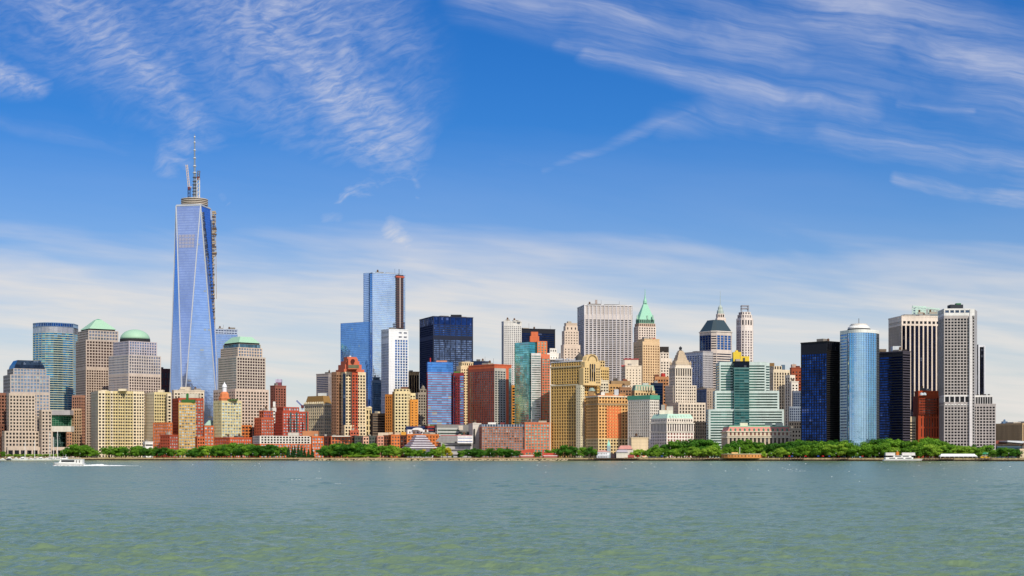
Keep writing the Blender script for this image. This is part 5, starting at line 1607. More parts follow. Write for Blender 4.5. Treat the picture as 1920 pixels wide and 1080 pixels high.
for sgn, xe, ye in ((-1, 1868, 797), (1, 1906, 800)):
    m_ = MB(); pv = None
    for k in range(9):
        t_ = k / 8; x_ = 1884.5 + (xe - 1884.5) * t_; y_ = 789.5 + (ye - 789.5) * (1 - (1 - t_) ** 1.6)
        p = (X(x_, Dq), Dq + 4, Zy(y_, Dq))
        if pv: m_.bar(pv, p, .8)
        pv = p
        if 0 < k: m_.bar(p, (p[0], p[1], Zy(822, Dq)), .25)
    m_.build('cable', bp, r_)
m_ = MB(); m_.box(X(1862, Dq), X(1990, Dq), Dq + 1, Dq + 7, Zy(825, Dq), Zy(822, Dq)); m_.build('deck', bp, r_)
b = B('tan_tower_block', 2600, 1900, 'brown ribbed tower block beside the far bridge tower', 'building')
b.tier(1895, 1917, 1960, 794, None, (4, 0, .5, .95, wall('c8a878'), wall('5f5048')), (3.5, 0, .5, .95, wall('a08468'), wall('4c4238')), phi=40, depth=80)  # infill on the left is darkened in colour as the shaded side
b.done()
b = B('ferry_terminal', 1990, 1900, 'low teal ferry terminal with a white sloping roof beyond the park', 'terminal')
b.tier(1868, 1870, 1990, 838, None, (9, 9, .85, .7, wall('4a6474'), glass('2c4c60', .7, .1)), depth=40)
m_ = MB(); Dq = 1986
q_ = [(X(1889, Dq), Zy(826, Dq)), (X(1990, Dq), Zy(829, Dq)), (X(1990, Dq), Zy(837.5, Dq)), (X(1889, Dq), Zy(828.5, Dq))]
m_.q(*[(x, Dq, z) for x, z in reversed(q_)]); m_.q(*[(x, Dq + 40, z) for x, z in q_])
for k in range(4): 
    a0, a1 = q_[k], q_[(k + 1) % 4]; m_.q((a0[0], Dq, a0[1]), (a1[0], Dq, a1[1]), (a1[0], Dq + 40, a1[1]), (a0[0], Dq + 40, a0[1]))
m_.build('roof_slab', plain('dfe4e8'), b.root)
b.box(1866, 1888, 826, 832, wall('9c5444'), 'brick_wing', dD=30, dep=20)
b.done()
b = B('stone_pavilion', 1830, 1915, 'small cream stone pavilion cut by the picture edge beside the last trees', 'pavilion')
b.tier(1911, 1912.5, 1950, 843, None, (5, 9, .4, .5, wall('ecd6ac'), dkwin), depth=18)
b.done()

# ------------------------------------------------------------------ low riverside rows
def rowblock(name, label, x0, x1, yt, D, sp, extra=None, yb=None):
    b = B(name, D, (x0 + x1) / 2, label, 'apartment block')
    b.tier(x0, x0 + 1, x1, yt, yb, sp, depth=30)
    if extra: extra(b)
    b.done()
g_ = glass('9aa8a8', .5, .2)
rowblock('brick_rowhouse_block', 'dark brown low brick block just right of the white topped apartment row', 607, 621.5, 819, 2262, (4.8, 5.2, .4, .45, wall('5c2a20'), dkwin))
rowblock('brick_rowhouse_block', 'low orange brick block with pale window frames, second of the riverside row', 620, 658, 818.5, 2256, (5.2, 5.2, .62, .62, wall('dc7440'), glass('6e5c50', .3, .2)), lambda b: b.box(622, 656, 817, 818.8, wall('e6dccc'), 'roof_rim', dD=-.6, dep=30))
rowblock('brick_rowhouse_block', 'brown low block wedged between the orange brick block and the grey one', 657, 665, 819, 2262, (4, 5.2, .5, .5, wall('6c3420'), dkwin))
rowblock('grey_rowhouse_block', 'dark grey green low block of the riverside row before the postmodern tower', 664, 681, 818, 2258, (4.2, 5.2, .6, .5, wall('4f544c'), glass('38443c', .4, .2)))
rowblock('pink_rowhouse_block', 'narrow pink and cream low block between two grey green blocks', 680, 691.5, 818.5, 2250, (5, 5.2, .5, .5, wall('e8b494'), dkwin))
rowblock('grey_rowhouse_block', 'grey green glass low block right of the narrow pink and cream block', 690.5, 708, 818, 2258, (4.2, 5.2, .6, .5, wall('5c625c'), glass('3c5048', .4, .2)))
rowblock('pink_rowhouse_block', 'pink brick low block with pale penthouse before the brown office block', 707, 719.5, 817, 2250, (5, 5.2, .5, .5, wall('e0997c'), glass('6e5c50', .3, .2)), lambda b: b.box(709, 728, 811, 817.3, wall('e4cdb0'), 'penthouse', dD=10, dep=14))
rowblock('brick_rowhouse_block', 'dark brown brick low block under the cream bayed apartment tower', 718.5, 733.5, 817, 2258, (4.6, 5.2, .5, .5, wall('6c3c24'), dkwin), lambda b: b.box(729, 750, 810.5, 817.3, wall('dcc4a0'), 'penthouse', dD=12, dep=14))
rowblock('brick_rowhouse_block', 'bright orange brick low block with four columns of windows under the cream bayed tower', 732.5, 750, 816, 2250, (4.6, 5.2, .5, .5, wall('e47c34'), glass('6e5c50', .3, .2)))
rowblock('brick_rowhouse_block', 'deep brown brick low block left of the stepped roof museum', 749, 763, 817, 2258, (4.6, 5.2, .5, .5, wall('5c3020'), dkwin), lambda b: b.box(752, 761, 810, 817.3, plain('e8a83c'), 'penthouse', dD=10, dep=10))
rowblock('orange_brick_block', 'long orange brick block half hidden behind the stepped roof museum', 762, 823, 815, 2262, (5, 5, .5, .5, wall('e07c34'), glass('8a5c38', .3, .2)))
b = B('white_gabled_building', 2300, 783, 'white building with small curved gable beneath a navy blue roof', 'building')
b.tier(762.5, 764, 803, 805.5, None, (8, 7, .35, .5, wall('f0ece8'), dkwin), depth=14)
m_ = MB(); Dq = 2299
arc_ = [(X(783, Dq) + 8 * math.cos(t_), Dq - .5, Zy(806, Dq) + 3.4 * math.sin(t_)) for t_ in [math.pi * k / 8 for k in range(9)]]
m_.q(*reversed(arc_)) ; m_.q(*[(p[0], p[1] + 3, p[2]) for p in arc_])
for k in range(8): m_.q(arc_[k], (arc_[k][0], Dq + 2.5, arc_[k][2]), (arc_[k + 1][0], Dq + 2.5, arc_[k + 1][2]), arc_[k + 1])
m_.build('gable', wall('f0ece8'), b.root)
b.tier(761, 762, 802, 800.5, None, (0, 5, 1, .6, wall('2c3c6c'), glass('28406c', .6, .15)), dD=20, depth=16)
b.done()
b = B('red_striped_glass_block', 2310, 812, 'dark blue low glass block with red stripes right of the white gabled building', 'building')
b.tier(801, 802, 821, 799.5, None, (0, 5.4, 1, .6, wall('a83c34'), glass('31466c', .6, .15)), depth=20)
b.box(800, 821, 796, 799.8, plain('4f7a34'), 'roof_planting', dD=8, dep=12)
b.done()
b = B('grey_terraced_building', 2290, 850, 'modern grey concrete building with stepped terraces and blank end wall', 'building')
b.tier(818, 819, 889, 796, None, (0, 0, 1, 1, wall('8c8a86'), None), depth=40, dD=10)
b.tier(818.5, 819.5, 862, 802, None, (0, 6, .98, .42, wall('c2c4bc'), glass('46584e', .5, .2)), depth=14, dD=-4)
b.tier(861, 862, 889, 809, None, (7, 7, .7, .6, wall('6c6a64'), glass('2c5a4c', .5, .2)), depth=14)
b.tier(885.5, 886.5, 902, 794.5, None, (0, 0, 1, 1, wall('dcd4c8'), None), depth=30, dD=-22)
m_ = MB(); Dq = 2262; m_.box(X(888, Dq), X(890.5, Dq), Dq + 4.5, Dq + 5.8, Zy(832, Dq), Zy(804, Dq)); m_.build('window', blkwin, b.root)
b.box(860, 868, 798, 806, wall('e0d2bc'), 'stair_drum', dD=-6, dep=8)
b.done()
b = B('white_low_wing', 2240, 850, 'low museum wing with grey sloping metal roof and white end walls', 'building')
b.tier(826, 827, 886, 830, None, (0, 8, .98, .35, wall('b4b0ae'), glass('5c5a58', .4, .2)), depth=24)
b.tier(857, 858, 886.5, 818, 831, (0, 8, .9, .22, wall('f0ece8'), glass('5878b0', .5, .2)), depth=20, dD=-2)
m_ = MB(); Dq = 2242
rp = [(X(816, Dq), Zy(828, Dq)), (X(860, Dq), Zy(828, Dq)), (X(860, Dq), Zy(817, Dq)), (X(826, Dq), Zy(817, Dq))]
m_.q(*[(x, Dq - 3, z) for x, z in rp]); m_.q(*[(x, Dq + 20, z) for x, z in reversed(rp)])
for k in range(4):
    a0, a1 = rp[k], rp[(k + 1) % 4]; m_.q((a1[0], Dq - 3, a1[1]), (a0[0], Dq - 3, a0[1]), (a0[0], Dq + 20, a0[1]), (a1[0], Dq + 20, a1[1]))
m_.build('metal_roof', wall('a09c9a', courses=2.2), b.root)
b.box(826, 884, 815.8, 817.6, plain('b83228'), 'roof_rim', dD=4, dep=16)
b.done()
# stepped hexagonal museum
b = B('stepped_roof_museum', 2225, 787, 'hexagonal museum with a stepped grey and white pyramid roof behind yellow green trees', 'museum')
D_ = 2240
cx, cy = X(787, D_), D_
def hexa(r): return [(cx + r * math.cos(R(60 * k)), cy + r * math.sin(R(60 * k))) for k in range(6)]
m_ = MB(); m_.prism([p for p in hexa(19)], G, Zy(838, D_)); m_.build('wall', wall('e4dee4'), b.root)
rr_ = [24.5, 21, 17.5, 14.5, 11.5, 8.8]
ys = [840, 836, 832, 827.5, 823, 818.5, 815.5]
for k in range(6):
    m_ = MB(); m_.prism(hexa(rr_[k]), Zy(ys[k] - 1.6, D_), Zy(ys[k + 1] + .2, D_), hexa(rr_[k] * .80)); b.capped = True; m_.build('roof_tier', wall('70646c'), b.root)
    m_ = MB(); m_.prism(hexa(rr_[k] * 1.02), Zy(ys[k] - .1, D_), Zy(ys[k] - 1.7, D_)); m_.build('roof_edge', wall('f0eaf0'), b.root)
for k in (-1, 0, 1):
    m_ = MB(); m_.box(cx + k * 7 - 1, cx + k * 7 + 1, cy - 16.8, cy - 16, G + 4, G + 9); m_.build('window', dkwin, b.root)
b.done()

# brick arches on the shore
def arch_building(x0, x1, yt, D, label, arch, brk_):
    b = B('brick_waterfront_pavilion', D, (x0 + x1) / 2, label, 'pavilion')
    x0w, x1w = X(x0, D), X(x1, D)
    zt_ = Zy(yt, D); L = x1w - x0w
    # scalloped brick screen wall with a big arch
    m_ = MB()
    n = 14
    if arch:
        cxx = (x0w + x1w) / 2 + L * .12; r = L * .26; zc = G + (zt_ - G) * .40
        outer = [(x0w, G), (x0w, zt_ - 3), (x0w + L * .18, zt_ - 2), (x0w + L * .42, zt_), (x1w, zt_), (x1w, G)]
        low = [(x0w, G), (cxx - r, G), (cxx - r, zc), (x0w, zc)]
        for rect in (low, [(cxx + r, G), (x1w, G), (x1w, zc), (cxx + r, zc)]):
            m_.prism([(rect[0][0], D), (rect[1][0], D), (rect[1][0], D + 3), (rect[0][0], D + 3)], G, zc)
        prevp = None
        for k in range(n + 1):
            t_ = math.pi * (1 - k / n)
            xi, zi = cxx + r * math.cos(t_), zc + r * .62 * math.sin(t_)
            xo = x0w + L * k / n
            zo = zt_ - (3 * (1 - k / n) ** 2)
            if prevp:
                a, c_ = prevp
                m_.q((a[0], D, a[1]), (xi, D, zi), (xo, D, zo), (c_[0], D, c_[1]))
                m_.q((a[0], D + 3, a[1]), (a[0], D, a[1]), (xi, D, zi), (xi, D + 3, zi)) if False else None
                m_.q((c_[0], D, c_[1]), (xo, D, zo), (xo, D + 3, zo), (c_[0], D + 3, c_[1]))
                m_.q((xi, D + 3, zi), (a[0], D + 3, a[1]), (c_[0], D + 3, c_[1]), (xo, D + 3, zo))
            prevp = ((xi, zi), (xo, zo))
    else:
        m_.prism([(x0w, D), (x1w, D), (x1w, D + 3), (x0w, D + 3)], G, G + (zt_ - G) * .55)
        m_.prism([(x0w, D + .1), (x0w + L * .10, D + .1), (x0w + L * .10, D + 2.9), (x0w, D + 2.9)], G + (zt_ - G) * .55, zt_)
        m_.prism([(x0w + L * .1, D + .1), (x0w + L * .75, D + .1), (x0w + L * .75, D + 2.9), (x0w + L * .1, D + 2.9)], G + (zt_ - G) * .55, G + (zt_ - G) * .62)
    m_.build('wall', wall(brk_), b.root)
    m_ = MB(); m_.box(x0w + L * .06, x1w - L * .06, D - 4, D - .2, G + 2.6, G + 3.4); m_.build('awning', plain('f0e6e0'), b.root)
    m_ = MB(); m_.box(x0w + L * .08, x1w - L * .08, D - 3.6, D - .4, G, G + 2.5); m_.build('terrace_front', wall('c8786c'), b.root)
    return b
arch_building(974, 1002, 842, 2035, 'red brick waterfront pavilion with a big arch and white awning', True, 'c85038')
arch_building(1017, 1048, 843.5, 2025, 'red brick waterfront pavilion with a tall pier at one end and pale awnings', False, 'c24a34')

# pier house with clock tower
D_ = 1975
r_ = empty('pier_house', (X(1150, D_), D_, G), 'white and grey pier house with a small green capped clock tower', 'pier building')
def pbx(x0, x1, yt, yb, d0, d1, m, nm, lbl=None):
    m_ = MB(); m_.box(X(x0, D_), X(x1, D_), D_ + d0, D_ + d1, G if yb is None else Zy(yb, D_), Zy(yt, D_)); return m_.build(nm, m, r_, lbl)
pbx(1119, 1142, 853.5, None, 0, 10, wall('c8ccd0'), 'ground_floor')
pbx(1121, 1143, 847.5, 853.5, 1, 10, wall('f0f0f4'), 'upper_floor')
m_ = MB(); m_.prism([(X(1120.5, D_), D_ + .5), (X(1143.5, D_), D_ + .5), (X(1143.5, D_), D_ + 10.5), (X(1120.5, D_), D_ + 10.5)], Zy(847.5, D_), Zy(844, D_), [(X(1122, D_), D_ + 5), (X(1142, D_), D_ + 5), (X(1142, D_), D_ + 6), (X(1122, D_), D_ + 6)]); m_.build('roof', wall('c8988c'), r_)
m_ = MB(); m_.box(X(1138.5, D_), X(1145, D_), D_ + 2, D_ + 6.5, G, Zy(836, D_)); m_.build('clock_tower', wall('9cb0b4'), r_)
m_ = MB(); cx = X(1141.7, D_); m_.lathe(cx, D_ + 4.2, [(3.0, Zy(836, D_)), (2.6, Zy(833.5, D_)), (1.3, Zy(829, D_)), (.15, Zy(824, D_))], 4, R(45)); m_.build('tower_cap', plain('8fd4c0', 1, .6), r_)
for z_ in (851, 857):
    for k in range(6): 
        m_ = MB(); x_ = X(1121.5 + k * 2.9, D_); m_.box(x_, x_ + .9, D_ - .15 if z_ > 853 else D_ + .85, D_ + .5 if z_ > 853 else D_ + 1.5, Zy(z_ + .7, D_), Zy(z_ - 1.2, D_)); m_.build('window', blkwin, r_)
pbx(1145, 1156, 850, None, 2, 12, wall('4a3c40'), 'dark_wing')
pbx(1155.5, 1177, 848, None, -1, 14, wall('e4dccc'), 'shed')
m_ = MB(); m_.prism([(X(1155, D_), D_ - 2), (X(1177.5, D_), D_ - 2), (X(1177.5, D_), D_ + 15), (X(1155, D_), D_ + 15)], Zy(848, D_), Zy(843.5, D_), [(X(1158, D_), D_ + 5), (X(1176, D_), D_ + 5), (X(1176, D_), D_ + 7), (X(1158, D_), D_ + 7)]); m_.build('roof', wall('b8b0b4'), r_)
m_ = MB(); m_.prism([(X(1160, D_), D_ + 14), (X(1188, D_), D_ + 14), (X(1188, D_), D_ + 28), (X(1160, D_), D_ + 28)], Zy(842, D_), Zy(835, D_), [(X(1166, D_), D_ + 20), (X(1184, D_), D_ + 20), (X(1184, D_), D_ + 22), (X(1166, D_), D_ + 22)]); m_.build('roof', wall('cc8c80'), r_)
pbx(1162, 1189, 842, None, 15, 27, wall('d8d0c8'), 'rear_shed')
pbx(1176.5, 1189.5, 853, None, 3, 12, wall('a85048'), 'red_wing')

b = B('round_fort', 1915, 1400, 'low round orange sandstone fort with dark arched gunports among the park trees', 'fort')
D_ = 1915
fp = []
for k in range(11):
    t_ = math.pi * (1 + k / 10); fp.append((X(1400, D_) + 27.5 * math.cos(t_), D_ + 14 + 18 * math.sin(t_)))
fp += [(fp[-1][0], D_ + 40), (fp[0][0], D_ + 40)]
fs = (6.5, 8.5, .3, .32, wall('e09448'), blkwin)
b.poly(fp, G, Zy(851.0, D_), [fs] * 10)
b.capped = True; b.ledge(Zy(851, D_), .6, .4, wall('d8c8a0'))
b.box(1372, 1384, 848, 851.2, wall('d8b070'), 'roof_house', dD=16, dep=8)
m_ = MB(); m_.bar((X(1391.5, D_), D_ + 20, Zy(851, D_)), (X(1391.5, D_), D_ + 20, Zy(838, D_)), .5); m_.build('flag_pole', plain('e0e0d8'), b.root)
b.done()

# ================================================================== water
def wave_field(x, y, r, rng):
    """sum of wind waves; short ones fade out where the mesh is too coarse to carry them"""
    h = np.zeros_like(x)
    n = 110
    for i in range(n):
        lam = 0.9 * (22 / 0.9) ** (i / (n - 1)) * rng.uniform(.9, 1.1)
        ang = rng.normal(R(62), R(34))
        k = 2 * math.pi / lam
        amp = 0.0075 * lam ** 0.40 * rng.uniform(.5, 1.4)
        att = np.clip(lam / (r * 0.0045 + 0.25) - 0.6, 0, 1)
        ph = rng.uniform(0, 6.28)
        s = np.sin(k * (x * math.cos(ang) + y * math.sin(ang)) + ph)
        h += amp * att * (s - 0.35 * np.cos(2 * (k * (x * math.cos(ang) + y * math.sin(ang)) + ph)))
    return h


rng = np.random.default_rng(4)
NR, NC = 640, 900
q0, q1 = 1 / 62.0, 1 / 2600.0
tt = np.linspace(0, 1, NR)
inv_r = q0 + (q1 - q0) * tt
rad = 1 / inv_r
th_ = np.linspace(-R(24), R(24), NC)
RR, TH = np.meshgrid(rad, th_, indexing='ij')
XX = RR * np.tan(TH); YY = RR * 1.0
HH = wave_field(XX, YY, RR, rng)
gust = 0.75 + 0.35 * np.sin(XX * .013 + 1.3 + 1.1 * np.sin(YY * .009)) * np.sin(YY * .021 + .5 + np.sin(XX * .017))
HH *= gust * np.clip((R(24) - np.abs(TH)) / R(1.6) - .1, 0, 1) * np.clip((RR - 62.4) / 6, 0, 1)
vs_ = np.stack([XX, YY, HH], -1).reshape(-1, 3)
ii = np.arange(NR - 1)[:, None] * NC + np.arange(NC - 1)[None, :]
fs_ = np.stack([ii, ii + 1, ii + NC + 1, ii + NC], -1).reshape(-1, 4)
me = bpy.data.meshes.new('water')
me.vertices.add(len(vs_)); me.vertices.foreach_set('co', vs_.ravel())
me.loops.add(fs_.size); me.loops.foreach_set('vertex_index', fs_.ravel())
me.polygons.add(len(fs_)); me.polygons.foreach_set('loop_start', np.arange(len(fs_)) * 4)
me.polygons.foreach_set('loop_total', np.full(len(fs_), 4))
me.polygons.foreach_set('use_smooth', np.ones(len(fs_), dtype=bool))
me.update(calc_edges=True); me.validate()
wt_m, t, bs = new_mat('harbour_water')
ps = t.node('ShaderNodeNewGeometry').outputs['Position']
na = t.noise(t.vm('MULTIPLY', ps, (1, .8, 1)), 0.9, 5, 0.62, .4)[0]
nb = t.noise(ps, 0.16, 4, 0.6, .3)[0]
nc_ = t.noise(ps, 0.012, 3, 0.6)[0]
bp = t.node('ShaderNodeBump'); bp.inputs['Strength'].default_value = 0.9; bp.inputs['Distance'].default_value = 0.20
t.put(bp.inputs['Height'], na)
bp2 = t.node('ShaderNodeBump'); bp2.inputs['Strength'].default_value = 0.7; bp2.inputs['Distance'].default_value = 1.1
t.put(bp2.inputs['Height'], nb); t.l.new(bp.outputs[0], bp2.inputs['Normal'])
t.put(bs.inputs['Base Color'], t.mix(nc_, (.150, .222, .115), (.175, .252, .135)))
bs.inputs['Roughness'].default_value = 0.24
bs.inputs['IOR'].default_value = 1.33
t.put(bs.inputs['Normal'], bp2.outputs[0])
me.materials.append(wt_m)
ow = bpy.data.objects.new('water', me); COL.objects.link(ow)
tag(ow, 'choppy grey green harbour water', 'water', kind='structure')
mb = MB()
for (x0, x1, y0, y1) in ((-9000, 9000, -9000, 62.4), (-9000, 9000, 2400.1, 24000), ):
    mb.q((x0, y0, -.01), (x1, y0, -.01), (x1, y1, -.01), (x0, y1, -.01))
e0 = math.tan(R(23.9))
for sg in (-1, 1):
    p = [(sg * 62.4 * e0, 62.4), (sg * 2400.1 * e0, 2400.1), (sg * 9000, 2400.1), (sg * 9000, 62.4)]
    if sg > 0: p = [p[0], p[3], p[2], p[1]]
    mb.q(*[(x, y, -.01) for x, y in p])
tag(mb.build('water_outer', wt_m), 'open harbour water round the near waves', 'water', kind='structure')

# foam: whitecaps scattered over the chop, one mass
foam, t, bs = new_mat('foam')
ps = t.node('ShaderNodeNewGeometry').outputs['Position']
fnz = t.noise(ps, 2.0, 3)[0]
t.put(bs.inputs['Base Color'], t.vm('SCALE', (.8, .82, .82), scale=t.m('MULTIPLY_ADD', fnz, .4, .75)))
bs.inputs['Roughness'].default_value = .7


def water_h(px, D):
    a = math.atan((px - 960) / F); j = int(round((a + R(24)) / R(48) * (NC - 1))); i = int(round((1 / D - q0) / (q1 - q0) * (NR - 1)))
    return float(HH[max(0, min(NR - 1, i)), max(0, min(NC - 1, j))])


def py2D(py): return CAM_Z * F / (py - HY)


rs = random.Random(12)
mb = MB()
spots = [(555, 899, 26, .5), (600, 898, 14, .5), (635, 907, 12, .4), (1494, 884, 40, .35), (1482, 881, 10, .5), (1404, 898, 7, .6)]
for k in range(95):
    py = 867 + abs(rs.gauss(0, 1)) * 14
    spots.append((rs.uniform(0, 1920) if rs.random() < .5 else rs.uniform(1100, 1920), py, rs.uniform(1.5, 5), rs.uniform(.35, .9)))
for px_, py_, w_, h_ in spots:
    D = py2D(py_); k = D / F
    nseg = max(1, int(w_ / 4))
    for s_ in range(nseg):
        cx = X(px_ + (s_ - nseg / 2) * 4 + rs.uniform(-1, 1), D); cy = D + rs.uniform(-1, 1) * D * .004
        rx = min(w_, 5) * k * .5 * rs.uniform(.5, 1); ry = rx * .5
        zc = water_h(px_, cy) + .12
        n = 7
        top = (cx, cy, zc + h_ * k * .8)
        ring = [(cx + rx * math.cos(2 * math.pi * i / n) * rs.uniform(.6, 1.2), cy + ry * math.sin(2 * math.pi * i / n), zc) for i in range(n)]
        for i in range(n): mb.q(ring[i], ring[(i + 1) % n], top)
tag(mb.build('foam', foam), 'scattered small whitecaps on the harbour chop', 'foam', kind='stuff')

# ================================================================== boats
def hull(mb, L, Bm, hz, bow=.25, sheer=.5, x0=0, flip=1):
    """boat hull along x, bow at -x*flip"""
    n = 12
    secs = []
    for i in range(n + 1):
        t_ = i / n
        w = Bm / 2 * (min(1, (t_ / bow)) ** .6 if t_ < bow else 1.0)
        top = hz + sheer * (1 - t_) ** 2
        x = (t_ - .5) * L * flip + x0
        xb = x + (flip * bow * L * .25 * (1 - min(1, t_ / bow)))
        secs.append([(x, -w, top), (xb, -w * .75, -.4), (xb, w * .75, -.4), (x, w, top)])
    for a, b_ in zip(secs, secs[1:]):
        for i in range(4):
            j = (i + 1) % 4
            mb.q(a[i], b_[i], b_[j], a[j])
    mb.q(*secs[0]); mb.q(*reversed(secs[-1]))


class Local:
    """mesh parts in a thing's own coordinates"""
    def __init__(s, root): s.root = root
    def part(s, name, mb, mat, parent=None, **kw):
        loc = s.root.location.copy()
        s_loc = Vector(loc)
        ob = mb.build(name, mat, None, **kw)
        ob.parent = parent or s.root
        return ob


boatw = plain('f2f0ee', .95, .4); boatd = plain('20242c', .9, .3)
# motor ferry under way
fD = py2D(873.5)
r_ = empty('passenger_ferry', (X(128, fD), fD, 0.0), 'small white passenger ferry under way with dark window band and foaming wake', 'ferry')
Lc = Local(r_)
m_ = MB(); hull(m_, 19.5, 5.2, 1.5, .28, .7); Lc.part('hull', m_, boatw)
m_ = MB(); hull(m_, 19.0, 5.22, .35, .28, .1); Lc.part('waterline_band', m_, plain('5a4034'))
m_ = MB(); m_.prism([(-5.6, -2.2), (8.8, -2.2), (8.8, 2.2), (-5.6, 2.2)], 1.5, 4.0, [(-4.0, -2.1), (8.8, -2.1), (8.8, 2.1), (-4.0, 2.1)]); Lc.part('cabin', m_, boatw)
m_ = MB(); m_.box(-3.6, 4.3, -2.28, -2.1, 2.4, 3.5); Lc.part('window_band', m_, boatd)
for x_ in (5.6, 7.4):
    m_ = MB(); m_.box(x_ - .35, x_ + .35, -2.28, -2.12, 2.0, 3.4); Lc.part('door', m_, plain('8a8684'))
m_ = MB(); m_.box(-4.2, 9.2, -2.4, 2.4, 4.0, 4.18); Lc.part('upper_deck', m_, boatw)
m_ = MB(); m_.prism([(-3.6, -1.4), (-.6, -1.4), (-.6, 1.4), (-3.6, 1.4)], 4.18, 5.5, [(-2.8, -1.2), (-.8, -1.2), (-.8, 1.2), (-2.8, 1.2)]); wh = Lc.part('wheelhouse', m_, boatw)
m_ = MB(); m_.box(-2.9, -1.0, -1.38, -1.25, 4.75, 5.3); Lc.part('window', m_, boatd, wh)
m_ = MB(); m_.bar((-1.6, 0, 5.4), (-1.4, 0, 7.0), .14); Lc.part('mast', m_, boatw)
for x_ in range(0, 9, 2):
    pass
m_ = MB()
for x_ in [k * 1.2 - .2 for k in range(8)]: m_.bar((x_, -2.3, 4.1), (x_, -2.3, 5.0), .07)
m_.bar((-.2, -2.3, 5.0), (8.4, -2.3, 5.0), .08); Lc.part('railing', m_, boatw)
m_ = MB(); m_.box(8.7, 9.2, -2.3, 2.3, 1.5, 4.1); Lc.part('stern_frame', m_, boatw)
# wake
mb = MB()
rs = random.Random(31)
def blob_row(x0, x1, y, w0, w1, h0, h1, n):
    for i in range(n):
        t_ = i / n
        x = x0 + (x1 - x0) * t_ + rs.uniform(-.5, .5); w = (w0 + (w1 - w0) * t_) * rs.uniform(.6, 1.2); h = (h0 + (h1 - h0) * t_) * rs.uniform(.4, 1.2)
        yy = y + rs.uniform(-w, w)
        zc = .10
        rr = rs.uniform(.5, 1.3)
        ring = [(x + rr * 1.5 * math.cos(a), yy + rr * math.sin(a), zc - .25) for a in [k * math.pi / 3 for k in range(6)]]
        for k in range(6): mb.q(ring[k], ring[(k + 1) % 6], (x, yy, zc + h))
bx = X(128, fD)
blob_row(bx + 9.8, bx + 21, fD, .8, 2.6, .5, 1.05, 120)
blob_row(bx + 19, bx + 34, fD + 1, 2.4, 2.4, .6, .2, 60)
blob_row(bx + 32, bx + 44, fD - 3, 2.4, 2.0, .2, .10, 26)
blob_row(bx - 8, bx + 9, fD - 2.9, .3, .6, .35, .2, 60)
tag(mb.build('wake_foam', foam), 'white foaming wake trailing behind the small passenger ferry', 'wake', kind='stuff')

# moored sightseeing ferry at the park
mD = shore(1694) - 14
r_ = empty('moored_ferry', (X(1693, mD), mD, 0.0), 'long white excursion ferry moored at the park sea wall with a boxy upper deck', 'ferry')
Lc = Local(r_)
m_ = MB(); hull(m_, 46, 9, 2.1, .16, .6, flip=-1); Lc.part('hull', m_, boatw)
m_ = MB(); hull(m_, 45.6, 9.04, .5, .16, .1, flip=-1); Lc.part('waterline_band', m_, plain('2c2824'))
m_ = MB(); m_.box(-21, 11, -4, 4, 2.1, 4.7); Lc.part('lower_cabin', m_, boatw)
for k in range(3):
    m_ = MB(); m_.box(-17 + k * 9.5, -10 + k * 9.5, -4.1, -3.95, 2.9, 3.9); Lc.part('window_band', m_, boatd)
m_ = MB(); m_.box(-12, 9, -3.6, 3.6, 4.7, 6.6); Lc.part('upper_cabin', m_, boatw)
for k in range(2):
    m_ = MB(); m_.box(-10 + k * 9, -3 + k * 9, -3.7, -3.55, 5.2, 6.1); Lc.part('window_band', m_, boatd)
m_ = MB(); m_.box(-20.5, -9.5, -2, 3, 6.9, 10.0); Lc.part('deck_house', m_, wall('d8d4d0'))
m_ = MB(); m_.box(-21, 14, -4, 4, 6.6, 6.9); Lc.part('canopy_deck', m_, boatw)
m_ = MB(); m_.box(-1, 14, -1, 3, 6.9, 10.0); Lc.part('deck_house', m_, wall('d8d4d0'))
m_ = MB(); m_.box(-8, -5, -2, 2, 6.9, 11.0); Lc.part('funnel', m_, plain('d07820'))
m_ = MB(); m_.bar((-6.5, 0, 11), (-6.5, 0, 13), .2); Lc.part('mast', m_, boatw)

# marina yachts
def yacht(px, D, L, label, sail=None, cabin=True, dark=False, face=1):
    r_ = empty('sailing_yacht' if sail else 'motor_yacht', (X(px, D), D, 0.0), label, 'boat', 'boats moored in the marina')
    Lc = Local(r_)
    m_ = MB(); hull(m_, L, L * .27, L * .10, .4, L * .05, flip=face); Lc.part('hull', m_, boatd if dark else boatw)
    if cabin:
        m_ = MB(); m_.prism([(-L * .2, -L * .09), (L * .28, -L * .09), (L * .28, L * .09), (-L * .2, L * .09)], L * .10, L * .20, [(-L * .08, -L * .08), (L * .25, -L * .08), (L * .25, L * .08), (-L * .08, L * .08)]); Lc.part('cabin', m_, boatw)
        m_ = MB(); m_.box(-L * .08, L * .22, -L * .094, -L * .08, L * .13, L * .17); Lc.part('window_band', m_, boatd)
        if not sail:
            m_ = MB(); m_.prism([(-L * .04, -L * .07), (L * .18, -L * .07), (L * .18, L * .07), (-L * .04, L * .07)], L * .20, L * .27, [(0, -L * .06), (L * .16, -L * .06), (L * .16, L * .06), (0, L * .06)]); Lc.part('flybridge', m_, boatw)
    if sail:
        m_ = MB(); m_.bar((0, 0, L * .1), (0, 0, sail), .6); ms = Lc.part('mast', m_, plain('f4f0ec'))
        m_ = MB(); m_.bar((0, 0, L * .25), (L * .4, 0, L * .24), .4); Lc.part('boom', m_, plain('e8e4e0'))
        m_ = MB(); m_.bar((0, 0, sail * .97), (-L * .46, 0, L * .14), .08); m_.bar((0, 0, sail * .97), (L * .46, 0, L * .14), .08); Lc.part('rigging', m_, plain('c8c8c8'))
